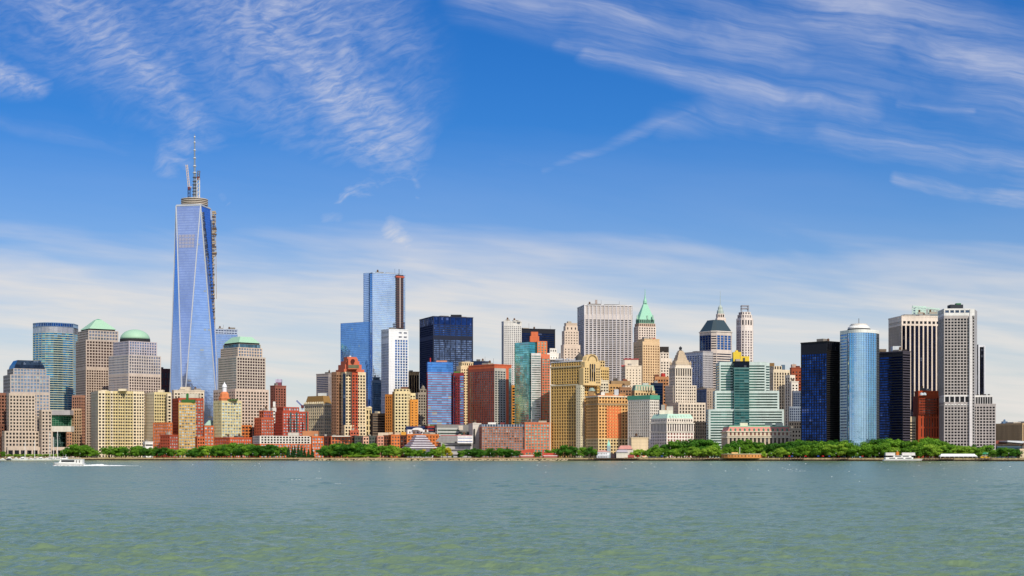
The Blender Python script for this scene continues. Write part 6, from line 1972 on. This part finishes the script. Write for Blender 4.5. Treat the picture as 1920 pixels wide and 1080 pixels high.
for a in ((4, 2200, 11, 'small white motorboat cut by the picture edge in the marina'),
          (16, 2215, 17, 'dark hulled motor yacht moored near the picture edge', None, True, True),
          (29, 2205, 14, 'white motor yacht between the dark yacht and the sailing boats'),
          (41, 2200, 18, 'larger white motor yacht before the marina arcade', None, True, False, -1),
          (47, 2222, 15, 'white sailing yacht with a thin mast before the marina arcade', 26),
          (57, 2208, 12, 'short white motorboat in the middle of the marina row'),
          (65, 2218, 15, 'white sailing yacht with medium mast in the middle of the marina', 28),
          (75, 2204, 17, 'white motor yacht with tall flybridge beside the tallest masts', None, True, False, -1),
          (86, 2212, 13, 'white motor yacht hiding under the tallest masts'),
          (93.5, 2222, 20, 'large white sailing yacht with the first of the tall masts', 40),
          (100.5, 2224, 18, 'white sailing yacht whose mast stands in the middle of three', 33),
          (108, 2220, 20, 'white sailing yacht with the last of the tall masts by the ferry', 41)):
    yacht(*a)

# ================================================================== piers, tents, parasols
def pier(x0, x1, label, dd=6):
    D = shore((x0 + x1) / 2) - 3 - dd
    r_ = empty('timber_pier', (X((x0 + x1) / 2, D), D, 0), label, 'pier')
    Lc = Local(r_); w = (X(x1, D) - X(x0, D)) / 2
    m_ = MB(); m_.box(-w, w, 0, dd + 1, 2.2, 2.8); Lc.part('deck', m_, plain('6a5038'))
    n = int(w * 2 / 3.2)
    for k in range(n + 1):
        m_ = MB(); x_ = -w + 2 * w * k / n; m_.lathe(x_, .3, [(.45, -1.5), (.45, 2.9), (.3, 3.3)], 6); Lc.part('piling', m_, plain('2a2018'))
pier(1104, 1224, 'dark timber pier in front of the pier house')
pier(1296, 1348, 'dark timber pier before the trees left of the round fort')
pier(1464, 1506, 'dark timber pier under the black glass tower')
pier(1562, 1590, 'short dark timber pier below the curved blue tower')
pier(1733, 1788, 'dark timber pier beside the moored ferry and white tent')
pier(1830, 1858, 'short dark timber pier at the far end beyond the white tent')

tD = shore(1798) + 6
r_ = empty('marquee_tent', (X(1798, tD), tD, G), 'long white marquee tent on the park waterfront', 'tent')
Lc = Local(r_); w = (X(1833, tD) - X(1763, tD)) / 2
m_ = MB(); m_.prism([(-w, 0), (w, 0), (w, 9), (-w, 9)], 2.0, 5.0, [(-w + 2.5, 4), (w - 2.5, 4), (w - 2.5, 5), (-w + 2.5, 5)]); Lc.part('canopy', m_, plain('f4f4f4', .98))
for k in range(9):
    m_ = MB(); x_ = -w + .4 + (2 * w - .8) * k / 8; m_.bar((x_, .3, 0), (x_, .3, 2.1), .35); Lc.part('tent_pole', m_, plain('e8e8e8'))
m_ = MB(); m_.box(-w + .5, w - .5, 8.4, 8.8, 0, 2); Lc.part('back_panel', m_, plain('8c8478'))
gD = shore(1850) + 30
r_ = empty('green_roof_shelter', (X(1851, gD), gD, G), 'park shelter with a long bright green roof beyond the white tent', 'shelter')
Lc = Local(r_); w = (X(1868, gD) - X(1834, gD)) / 2
m_ = MB(); m_.prism([(-w, 0), (w, 0), (w, 9), (-w, 9)], 4.6, 7.0, [(-w + 2, 4), (w - 2, 4), (w - 2, 5), (-w + 2, 5)]); Lc.part('roof', m_, plain('2f8a5c', .9))
m_ = MB(); m_.box(-w + 1.5, w - 1.5, 1, 8, 0, 4.6); Lc.part('wall', m_, wall('9c9484'))
for k in range(6):
    m_ = MB(); x_ = -w + .8 + (2 * w - 1.6) * k / 5; m_.bar((x_, .4, 0), (x_, .4, 4.7), .3); Lc.part('post', m_, plain('d8d4c8'))
for px_, lab in ((1843, 'yellow parked van nearer the white tent'), (1852, 'yellow parked van nearer the park trees')):
    vD = shore(px_) + 12
    r_ = empty('parked_van', (X(px_, vD), vD, G), lab, 'van'); Lc = Local(r_)
    m_ = MB(); m_.prism([(-2.6, 0), (2.6, 0), (2.6, 2), (-2.6, 2)], .5, 1.4); m_.prism([(-2.0, .1), (2.5, .1), (2.5, 1.9), (-2.0, 1.9)], 1.4, 2.4, [(-1.2, .2), (2.4, .2), (2.4, 1.8), (-1.2, 1.8)]); Lc.part('body', m_, plain('e8b820', 1, .35))
    m_ = MB(); m_.box(-1.2, 2.0, .0, .08, 1.5, 2.1); Lc.part('window', m_, boatd)
    for x_ in (-1.7, 1.7):
        for y_ in (.1, 1.7):
            m_ = MB()
            for k in range(12):
                a0, a1 = k * math.pi / 6, (k + 1) * math.pi / 6
                m_.q((x_, y_ - .02, .45), (x_ + .45 * math.cos(a0), y_ - .02, .45 + .45 * math.sin(a0)), (x_ + .45 * math.cos(a1), y_ - .02, .45 + .45 * math.sin(a1)))
                m_.q((x_ + .45 * math.cos(a0), y_ - .02, .45 + .45 * math.sin(a0)), (x_ + .45 * math.cos(a0), y_ + .25, .45 + .45 * math.sin(a0)), (x_ + .45 * math.cos(a1), y_ + .25, .45 + .45 * math.sin(a1)), (x_ + .45 * math.cos(a1), y_ - .02, .45 + .45 * math.sin(a1)))
            Lc.part('wheel', m_, boatd)


def parasol(px, D, col, label):
    r_ = empty('parasol', (X(px, D), D, G), label, 'parasol', 'parasols along the park promenade'); Lc = Local(r_)
    m_ = MB(); m_.lathe(0, 0, [(.05, 0), (.05, 2.6)], 6); Lc.part('pole', m_, plain('d8d8d8'))
    m_ = MB(); m_.lathe(0, 0, [(1.7, 2.1), (1.0, 2.6), (.05, 3.0)], 8); Lc.part('canopy', m_, plain(col, 1.0, .7))
for px_, c_, lab in ((1241, '2c50b8', 'blue parasol among the people left of the long timber pier'), (1480, 'd8181c', 'red parasol first along the promenade right of the round fort'),
                     (1485, '2c50b8', 'blue parasol close beside the first red one'), (1510.5, 'd8181c', 'red parasol under the flank of the black glass tower'),
                     (1534, '2c50b8', 'blue parasol before the black glass tower'), (1543, 'd8181c', 'red parasol before the corner of the black glass tower'),
                     (1555, '2c50b8', 'blue parasol right of the black glass tower corner'), (1572.5, 'd8181c', 'red parasol just left of the curved blue tower'),
                     (1617, 'd8181c', 'red parasol before the curved blue tower'), (1196, 'd8181c', 'red parasol right of the pier house'), (1207, 'd8181c', 'red parasol farther right of the pier house')):
    parasol(px_, shore(px_) + 5, c_, lab)

# lamp posts along the promenade
def lamp_post(px_, label):
    D = shore(px_) + 3.2
    r_ = empty('lamp_post', (X(px_, D), D, G), label, 'lamp post', 'lamp posts along the promenade'); Lc = Local(r_)
    m_ = MB(); m_.lathe(0, 0, [(.16, 0), (.12, 1), (.09, 5.2)], 6); Lc.part('post', m_, plain('2c3030'))
    m_ = MB(); m_.lathe(0, 0, [(.1, 5.2), (.32, 5.5), (.36, 5.9), (.12, 6.3)], 8); Lc.part('lamp_head', m_, plain('d8dcd8'))
for k in range(44):
    px_ = 150 + k * 40.5
    if 1655 < px_ < 1735 or 1758 < px_ < 1838: continue
    lamp_post(px_, 'slim dark lamp post standing on the promenade above the sea wall')

# riprap rocks at the foot of the wall
rs = random.Random(8); mb = MB()
for k in range(520):
    px_ = rs.uniform(560, 1064); D = shore(px_) - 1.6 - rs.uniform(.2, 2.4); s_ = rs.uniform(.5, 1.25); x = X(px_, D); z = rs.uniform(.2, 1.9) * (1 if D > shore(px_) - 2.8 else .4)
    v_ = []
    for (dx_, dy_, dz_) in ((-1, -1, -1), (1, -1, -1), (1, 1, -1), (-1, 1, -1), (-.6, -.6, .8), (.7, -.6, .7), (.6, .6, .9), (-.7, .5, .7)):
        v_.append((x + dx_ * s_ * rs.uniform(.7, 1.2), D + dy_ * s_ * .8, z + dz_ * s_ * .7 * rs.uniform(.7, 1.2)))
    for f_ in ((0, 1, 5, 4), (1, 2, 6, 5), (2, 3, 7, 6), (3, 0, 4, 7), (4, 5, 6, 7)): mb.q(*[v_[i] for i in f_])
tag(mb.build('rocks', wall('b8a484', var=.5)), 'heap of pale riprap rocks along the foot of the sea wall', 'rocks', kind='stuff')

# ================================================================== people: one continuous body each, seen from 2 km
def make_person(mats, stride):
    m_ = bpy.data.meshes.new('person')
    V_ = [(0, 0, .95), (0, 0, 1.2), (0, 0, 1.42), (0, 0, 1.52), (0, 0, 1.68), (-.19, 0, 1.40), (-.24, .02 + stride * .1, 1.12), (-.23, -.08, .86), (.19, 0, 1.40), (.24, -.02 - stride * .1, 1.12), (.23, .08, .86),
          (-.10, 0, .88), (-.11, stride * .16, .48), (-.11, stride * .24, .06), (-.11, stride * .24 - .12, .03), (.10, 0, .88), (.11, -stride * .14, .48), (.11, -stride * .26, .06), (.11, -stride * .26 - .12, .03)]
    E_ = [(0, 1), (1, 2), (2, 3), (3, 4), (2, 5), (5, 6), (6, 7), (2, 8), (8, 9), (9, 10), (0, 11), (11, 12), (12, 13), (13, 14), (0, 15), (15, 16), (16, 17), (17, 18)]
    rad_ = [.16, .15, .14, .06, .11, .065, .05, .04, .065, .05, .04, .09, .065, .045, .04, .09, .065, .045, .04]
    m_.from_pydata(V_, E_, [])
    o = bpy.data.objects.new('person', m_); COL.objects.link(o)
    md = o.modifiers.new('skin', 'SKIN')
    for i, sv in enumerate(m_.skin_vertices[0].data):
        sv.radius = (rad_[i], rad_[i] * .8); sv.use_root = (i == 0)
    o.modifiers.new('sub', 'SUBSURF').levels = 1
    dg = bpy.context.evaluated_depsgraph_get()
    me = bpy.data.meshes.new_from_object(o.evaluated_get(dg))
    bpy.data.objects.remove(o)
    me.materials.clear()
    for q in mats: me.materials.append(q)
    for p in me.polygons:
        z = p.center.z; xx = abs(p.center.x)
        p.material_index = 0 if z > 1.48 or (xx > .2 and z < 1.15) else (1 if z > .93 else 2)
        p.use_smooth = True
    return me
skin_ = plain('c89878')
kinds = []
for top_, leg_, lab in (('f0ece8', '2c3448', 'person in white shirt and dark trousers strolling on the promenade'), ('c83028', '3c3c40', 'person in red shirt and dark trousers strolling on the promenade'),
                        ('28406c', 'c8b898', 'person in blue shirt and tan trousers strolling on the promenade'), ('2c2c30', '2c3040', 'person in black clothes strolling on the promenade'), ('d8a8a0', '3c4458', 'person in pink shirt and blue trousers strolling on the promenade')):
    kinds.append((make_person([skin_, plain(top_), plain(leg_)], random.choice((-1, 1))), lab))
rs = random.Random(77)
for k in range(150):
    seg = rs.choice([(1050, 1300), (1290, 1360), (1360, 1470), (1440, 1650), (1440, 1650), (1730, 1770), (1200, 1300), (700, 900), (1840, 1910)])
    px_ = rs.uniform(*seg)
    me_, lab = kinds[min(4, int(abs(rs.gauss(0, 2))))]
    D = shore(px_) + rs.uniform(1.6, 7)
    o = bpy.data.objects.new('person', me_); COL.objects.link(o)
    o.location = (X(px_, D), D, G if D > shore(px_) + 1.2 else G + .5); o.rotation_euler = (0, 0, rs.uniform(0, 6.28)); o.scale = (1, 1, rs.uniform(.92, 1.06))
    tag(o, lab, 'person', 'people along the promenade')

# ================================================================== trees
def leaf_mat(h1, h2):
    m, t, b = new_mat('foliage')
    ps = t.node('ShaderNodeNewGeometry').outputs['Position']
    oi = t.node('ShaderNodeObjectInfo').outputs['Random']
    n = t.noise(ps, .35, 3, .6)[0]
    f = t.m('ADD', t.m('MULTIPLY', n, .75), t.m('MULTIPLY_ADD', oi, .5, -.12), clamp=True)
    t.put(b.inputs['Base Color'], t.mix(f, lin(h1), lin(h2)))
    b.inputs['Roughness'].default_value = .6
    b.inputs['Specular IOR Level'].default_value = .25
    tr = t.node('ShaderNodeBsdfTranslucent')
    t.put(tr.inputs[0], t.mix(f, lin(h1), lin(h2)))
    mx = t.node('ShaderNodeMixShader'); mx.inputs[0].default_value = .28
    out = m.node_tree.nodes['Material Output']
    t.l.new(b.outputs[0], mx.inputs[1]); t.l.new(tr.outputs[0], mx.inputs[2]); t.l.new(mx.outputs[0], out.inputs[0])
    return m
L_mid = leaf_mat('447414', '88b836'); L_dark = leaf_mat('285614', '5a9428'); L_yel = leaf_mat('a8b020', 'ecd044'); L_lite = leaf_mat('6a9828', 'b0d048'); L_con = leaf_mat('1e4420', '386a2c')
bark = plain('4c3c2c', .9, .9)


def make_tree_mesh(seed, kind):
    """unit tree 10 m tall, crown about 10 m wide; returns (crown mesh, trunk mesh)"""
    r = random.Random(seed)
    V_, F_ = [], []
    tr = MB()
    lobes = []
    if kind == 'cone':
        for k in range(11):
            t_ = k / 10
            for j in range(4 if k < 8 else 2):
                a = r.uniform(0, 6.28); q = (1 - t_) * 1.9
                lobes.append((q * math.cos(a) * .7, q * math.sin(a) * .7, 1.0 + t_ * 8.2, .45 + (1 - t_) * .9, .55))
        tr.lathe(0, 0, [(.25, -.3), (.16, 4), (.04, 9.3)], 6)
    else:
        flat = {'round': 1.0, 'wide': .8, 'oval': 1.25}[kind]
        nl = r.randint(13, 17)
        lobes.append((0, 0, 6.2, 2.6, 2.2))
        for k in range(nl):
            a = r.uniform(0, 6.28); q = r.uniform(1.9, 4.3) / max(.9, flat ** .5); z = r.uniform(2.2, 8.4)
            q *= math.sin(math.pi * min(.95, max(.22, (z - 1.6) / 8.0))) ** .6
            lobes.append((q * math.cos(a), q * math.sin(a), z, r.uniform(1.1, 2.0), r.uniform(.9, 1.5)))
        lobes.append((r.uniform(-.8, .8), r.uniform(-.8, .8), 8.6, 1.4, 1.1))
        tr.lathe(0, 0, [(.42, -.3), (.30, 1.4), (.22, 3.0), (.10, 6.5)], 7)
        for k in range(7):
            L = lobes[1 + k]
            tr.bar((0, 0, r.uniform(1.8, 3.2)), (L[0] * .85, L[1] * .85, L[2] - .3), .16)
    for (x, y, z, rx, rz) in lobes:
        n = int(80 * rx * rx) if kind != 'cone' else int(90 * rx)
        for k in range(min(n, 420)):
            u = r.gauss(0, 1), r.gauss(0, 1), r.gauss(0, 1)
            l = math.sqrt(sum(q * q for q in u)) or 1
            d = (u[0] / l, u[1] / l, u[2] / l)
            rr = r.uniform(.55, 1.15)
            c = Vector((x + d[0] * rx * rr, y + d[1] * rx * rr, z + d[2] * rz * rr))
            nrm = Vector((d[0] + r.gauss(0, .5), d[1] + r.gauss(0, .5), d[2] + .3 + r.gauss(0, .5))).normalized()
            a = nrm.orthogonal().normalized(); b = nrm.cross(a)
            s = r.uniform(.20, .42)
            ang = r.uniform(0, 3.14); a2 = a * math.cos(ang) + b * math.sin(ang); b2 = nrm.cross(a2)
            i = len(V_)
            V_ += [tuple(c + a2 * s), tuple(c + b2 * s * .7), tuple(c - a2 * s), tuple(c - b2 * s * .7)]
            F_.append((i, i + 1, i + 2, i + 3))
    me = bpy.data.meshes.new('crown'); me.from_pydata(V_, [], F_)
    tm = bpy.data.meshes.new('trunk'); tm.from_pydata([tuple(v) for v in tr.v], [], tr.f); tm.materials.append(bark)
    return me, tm


TM = {}
def tree_variant(kind, mat, v):
    key = (kind, mat.name, v)
    if key not in TM:
        base_ = (kind, v)
        if base_ not in TM: TM[base_] = make_tree_mesh(hash((kind == 'round', kind == 'wide', kind == 'oval', v)) % 9999 + v, kind)
        me, tm = TM[base_]
        me = me.copy(); me.materials.append(mat); TM[key] = (me, tm)
    return TM[key]


marks = [(0, 20, 'at the picture edge by the marina'), (20, 118, 'before the marina arcade'), (118, 172, 'between the marina and the wide cream slab'), (172, 272, 'before the wide cream apartment slab'), (272, 322, 'before the narrower cream apartment tower'),
         (322, 384, 'before the yellow bayed brick tower'), (384, 402, 'before the teal glass hall'), (402, 456, 'before the lantern topped brick tower'), (456, 540, 'before the low white and orange block'), (540, 607, 'before the slim far crane and long low block'),
         (607, 665, 'before the postmodern brick tower'), (665, 712, 'before the grey green rowhouses'), (712, 764, 'before the cream bayed apartment tower'), (764, 815, 'before the stepped roof museum'), (815, 862, 'before the low metal roofed wing'),
         (862, 905, 'before the grey terraced building'), (905, 972, 'before the long brick podium'), (972, 1018, 'behind the arched brick pavilion'), (1018, 1060, 'behind the second brick pavilion'), (1060, 1096, 'before the golden office building'), (1096, 1122, 'beside the pier house'),
         (1122, 1182, 'behind the pier house'), (1182, 1219, 'before the plain beige box building'), (1219, 1302, 'before the white columned building'), (1302, 1358, 'left of the customs building'), (1358, 1482, 'before the customs building'),
         (1482, 1550, 'before the black glass tower'), (1550, 1577, 'before the dark flank of the black glass tower'), (1577, 1648, 'before the curved blue tower'), (1648, 1707, 'before the black ribbed tower'), (1707, 1762, 'before the rust brick block'),
         (1762, 1868, 'before the white gridded tower'), (1868, 1960, 'at the far end beside the cream pavilion')]
ORD = ['first', 'second', 'third', 'fourth', 'fifth', 'sixth', 'seventh', 'eighth', 'ninth', 'tenth', 'eleventh', 'twelfth', 'thirteenth', 'fourteenth', 'fifteenth']
TREES = []
def tree(px, ytop, dd, kind, mat, wpx=None, look='leafy green tree', ds=1.0):
    D = shore(px) + dd
    h = Zy(ytop, D) - G
    w = (wpx * D / F) if wpx else h * rs.uniform(.85, 1.1)
    TREES.append((px, D, h, w, kind, mat, look))


rs = random.Random(21)
def run(x0, x1, step, ys, dd, kinds_, mats_, look, jit=3.4, w=None):
    x = x0
    while x <= x1:
        t_ = (x - x0) / max(1, x1 - x0)
        f = t_ * (len(ys) - 1); i = min(len(ys) - 2, int(f)); y = ys[i] + (ys[i + 1] - ys[i]) * (f - i)
        tree(x + rs.uniform(-step * .25, step * .25), y + rs.uniform(-jit, jit), dd + rs.uniform(-3, 3), rs.choice(kinds_), rs.choice(mats_), w, look)
        x += step * rs.uniform(.85, 1.15)
RO = ['round', 'wide', 'oval']
run(-4, 12, 8, [846, 848], 12, ['round'], [L_mid], 'low bushy tree', 1)
run(18, 116, 9, [851, 851], 24, ['wide'], [L_lite], 'clipped pale green tree', .3, 10)
run(118, 182, 8, [846, 836, 832, 838, 846], 14, RO, [L_mid, L_dark, L_mid], 'leafy green tree')
run(120, 170, 11, [840, 834, 838], 30, RO, [L_mid, L_dark], 'taller second row tree')
run(206, 262, 10, [839, 836, 838], 12, RO, [L_dark, L_mid], 'leafy green tree')
run(262, 322, 10, [836, 836, 838], 12, RO, [L_dark, L_mid], 'rounded green tree')
run(322, 405, 10, [840, 842, 834], 12, RO, [L_dark, L_mid, L_lite], 'leafy green tree')
run(362, 410, 13, [838, 835], 26, RO, [L_mid], 'taller second row tree')
run(405, 515, 9.5, [836, 834, 833], 12, RO, [L_dark, L_mid], 'leafy green tree')
run(412, 510, 13, [833, 832, 834], 26, RO, [L_mid], 'taller second row tree')
run(516, 540, 8, [838, 836], 14, ['round'], [L_mid], 'leafy green tree')
run(541, 588, 6.5, [837, 834, 839, 843], 13, ['cone'], [L_con], 'dark pointed conifer', 2.5, 8)
run(604, 712, 9, [838, 831, 831, 833, 835], 14, ['round', 'wide'], [L_dark, L_mid, L_dark], 'dense dark green tree')
run(610, 710, 14, [836, 830, 831, 834], 28, RO, [L_mid], 'dense green tree in the second row')
run(650, 705, 9, [852, 852], 5, ['wide'], [L_lite], 'low pale shrub on the bank', 1, 11)
run(716, 756, 11, [835, 837, 835], 12, ['round', 'oval'], [L_lite, L_mid], 'light green tree')
run(760, 776, 8, [840, 842], 12, ['oval'], [L_dark, L_mid], 'small green tree')
run(778, 815, 9, [845, 842], 10, ['oval'], [L_mid, L_dark], 'small dark green tree')
tree(822, 838, 12, 'round', L_lite, 14, 'pale green tree'); tree(830, 831, 14, 'oval', L_lite, 16, 'tall yellow green tree'); tree(839, 838, 12, 'round', L_yel, 17, 'golden yellow tree')
tree(793, 842, 16, 'round', L_yel, 13, 'yellow leaved tree')
run(850, 900, 8.5, [851, 842, 840], 12, RO, [L_dark, L_mid], 'leafy green tree')
run(902, 972, 8, [842, 840, 841, 844], 14, ['round', 'wide'], [L_mid, L_dark], 'trimmed green tree', 1.2)
tree(951, 837, 16, 'cone', L_con, 10, 'pointed dark conifer')
run(1003, 1016, 7, [846, 845], 40, ['round'], [L_dark], 'small green tree', 1)
run(1028, 1045, 8, [842, 841], 50, ['round'], [L_mid], 'leafy green tree', 1)
tree(1058, 834, 20, 'round', L_dark, 28, 'large round dark green tree'); tree(1074, 836, 24, 'round', L_dark, 22, 'round dark green tree'); tree(1091, 838, 18, 'round', L_mid, 18, 'round green tree')
tree(1107, 837, 18, 'round', L_dark, 20, 'round dark green tree'); tree(1116, 842, 22, 'round', L_mid, 12, 'small round green tree')
run(1186, 1222, 9, [838, 840, 842], 26, RO, [L_mid, L_lite], 'leafy green tree')
run(1226, 1300, 9, [846, 840, 840, 838], 12, RO, [L_mid, L_mid, L_lite], 'leafy mid green tree')
run(1220, 1300, 12, [838, 829, 827, 829], 34, RO, [L_mid, L_dark], 'taller dark second row tree')
run(1300, 1364, 9, [838, 836, 842], 12, RO, [L_mid, L_lite], 'leafy mid green tree')
run(1302, 1350, 13, [824, 825, 834], 34, RO, [L_dark, L_mid], 'taller dark second row tree')
run(1362, 1432, 12, [829, 820, 826, 832], 46, ['round', 'oval'], [L_mid, L_dark], 'taller green tree behind the round fort')
run(1370, 1440, 14, [838, 836, 840], 36, RO, [L_mid], 'leafy tree behind the round fort')
tree(1431, 845, 2.5, 'oval', L_lite, 12, 'small pale tree before the fort wall'); tree(1362, 846, 6, 'round', L_mid, 10, 'small tree at the fort edge')
run(1443, 1660, 9.5, [843, 837, 836, 834, 832, 836, 834], 12, RO, [L_mid, L_mid, L_lite], 'leafy mid green tree')
run(1440, 1660, 12, [833, 828, 826, 828, 824, 824], 30, RO, [L_mid, L_dark], 'taller second row tree')
run(1470, 1670, 15, [827, 826, 823, 825, 820], 48, RO, [L_dark, L_mid], 'tallest dark third row tree')
run(1662, 1760, 10, [838, 836, 834, 836], 16, RO, [L_mid, L_lite], 'leafy mid green tree')
run(1650, 1762, 12, [822, 823, 828, 824], 34, RO, [L_dark, L_mid, L_mid], 'taller second row tree')
run(1735, 1750, 12, [822, 824], 44, ['round'], [L_mid], 'tallest green tree in the third row')
run(1762, 1840, 9.5, [836, 838, 840], 22, RO, [L_mid, L_lite], 'leafy mid green tree')
run(1760, 1866, 13, [830, 835, 834, 838], 42, RO, [L_mid, L_dark], 'taller second row tree')
run(1858, 1912, 9, [846, 842, 840, 844], 14, RO, [L_mid, L_dark], 'leafy green tree')
run(1884, 1908, 12, [839, 838], 30, ['round'], [L_mid], 'taller second row tree')
cnt = {}
TREES.sort(key=lambda a: a[0])
for (px_, D, h, w, kind, mat, look) in TREES:
    if px_ < -12 or px_ > 1932: continue
    mk = next((m for m in marks if m[0] <= px_ < m[1]), marks[0])
    key = (look, mk[2]); cnt[key] = cnt.get(key, 0) + 1
seen = {}
WV = {}
for (px_, D, h, w, kind, mat, look) in TREES:
    if px_ < -12 or px_ > 1932: continue
    mk = next((m for m in marks if m[0] <= px_ < m[1]), marks[0])
    key = (look, mk[2]); i = seen.get(key, 0); seen[key] = i + 1
    where = mk[2]
    if 'round fort' in look or 'fort ' in look: where = ''
    lab = (look + ' ' + where).strip().replace('in the second row before', 'in the second row behind the front trees before') if False else (look + ' ' + where).strip()
    if cnt[key] > 1: lab += ', ' + ORD[i] + (' of the row' if len(lab.split()) < 11 else '')
    ws = lab.split()
    r_ = empty('conifer_tree' if kind == 'cone' else ('shrub' if 'shrub' in look else 'broadleaf_tree'), (X(px_, D), D, G), lab, 'shrub' if 'shrub' in look else 'tree', 'waterfront park trees')
    v = rs.randint(0, 3)
    me, tm = tree_variant(kind, mat, v)
    wd = {'round': 9.5, 'wide': 9.5, 'oval': 8.6, 'cone': 5.2}[kind]
    sx_ = w / wd * (1.12 if kind == 'wide' else 1.0); sz_ = h / 10.0 
    for nm, m2 in (('crown', me), ('trunk', tm)):
        o = bpy.data.objects.new(nm, m2); COL.objects.link(o); o.parent = r_
    r_.scale = (sx_ * 1.12, sx_ * 1.12, sz_ * 1.02); r_.rotation_euler = (0, 0, rs.uniform(0, 6.28))
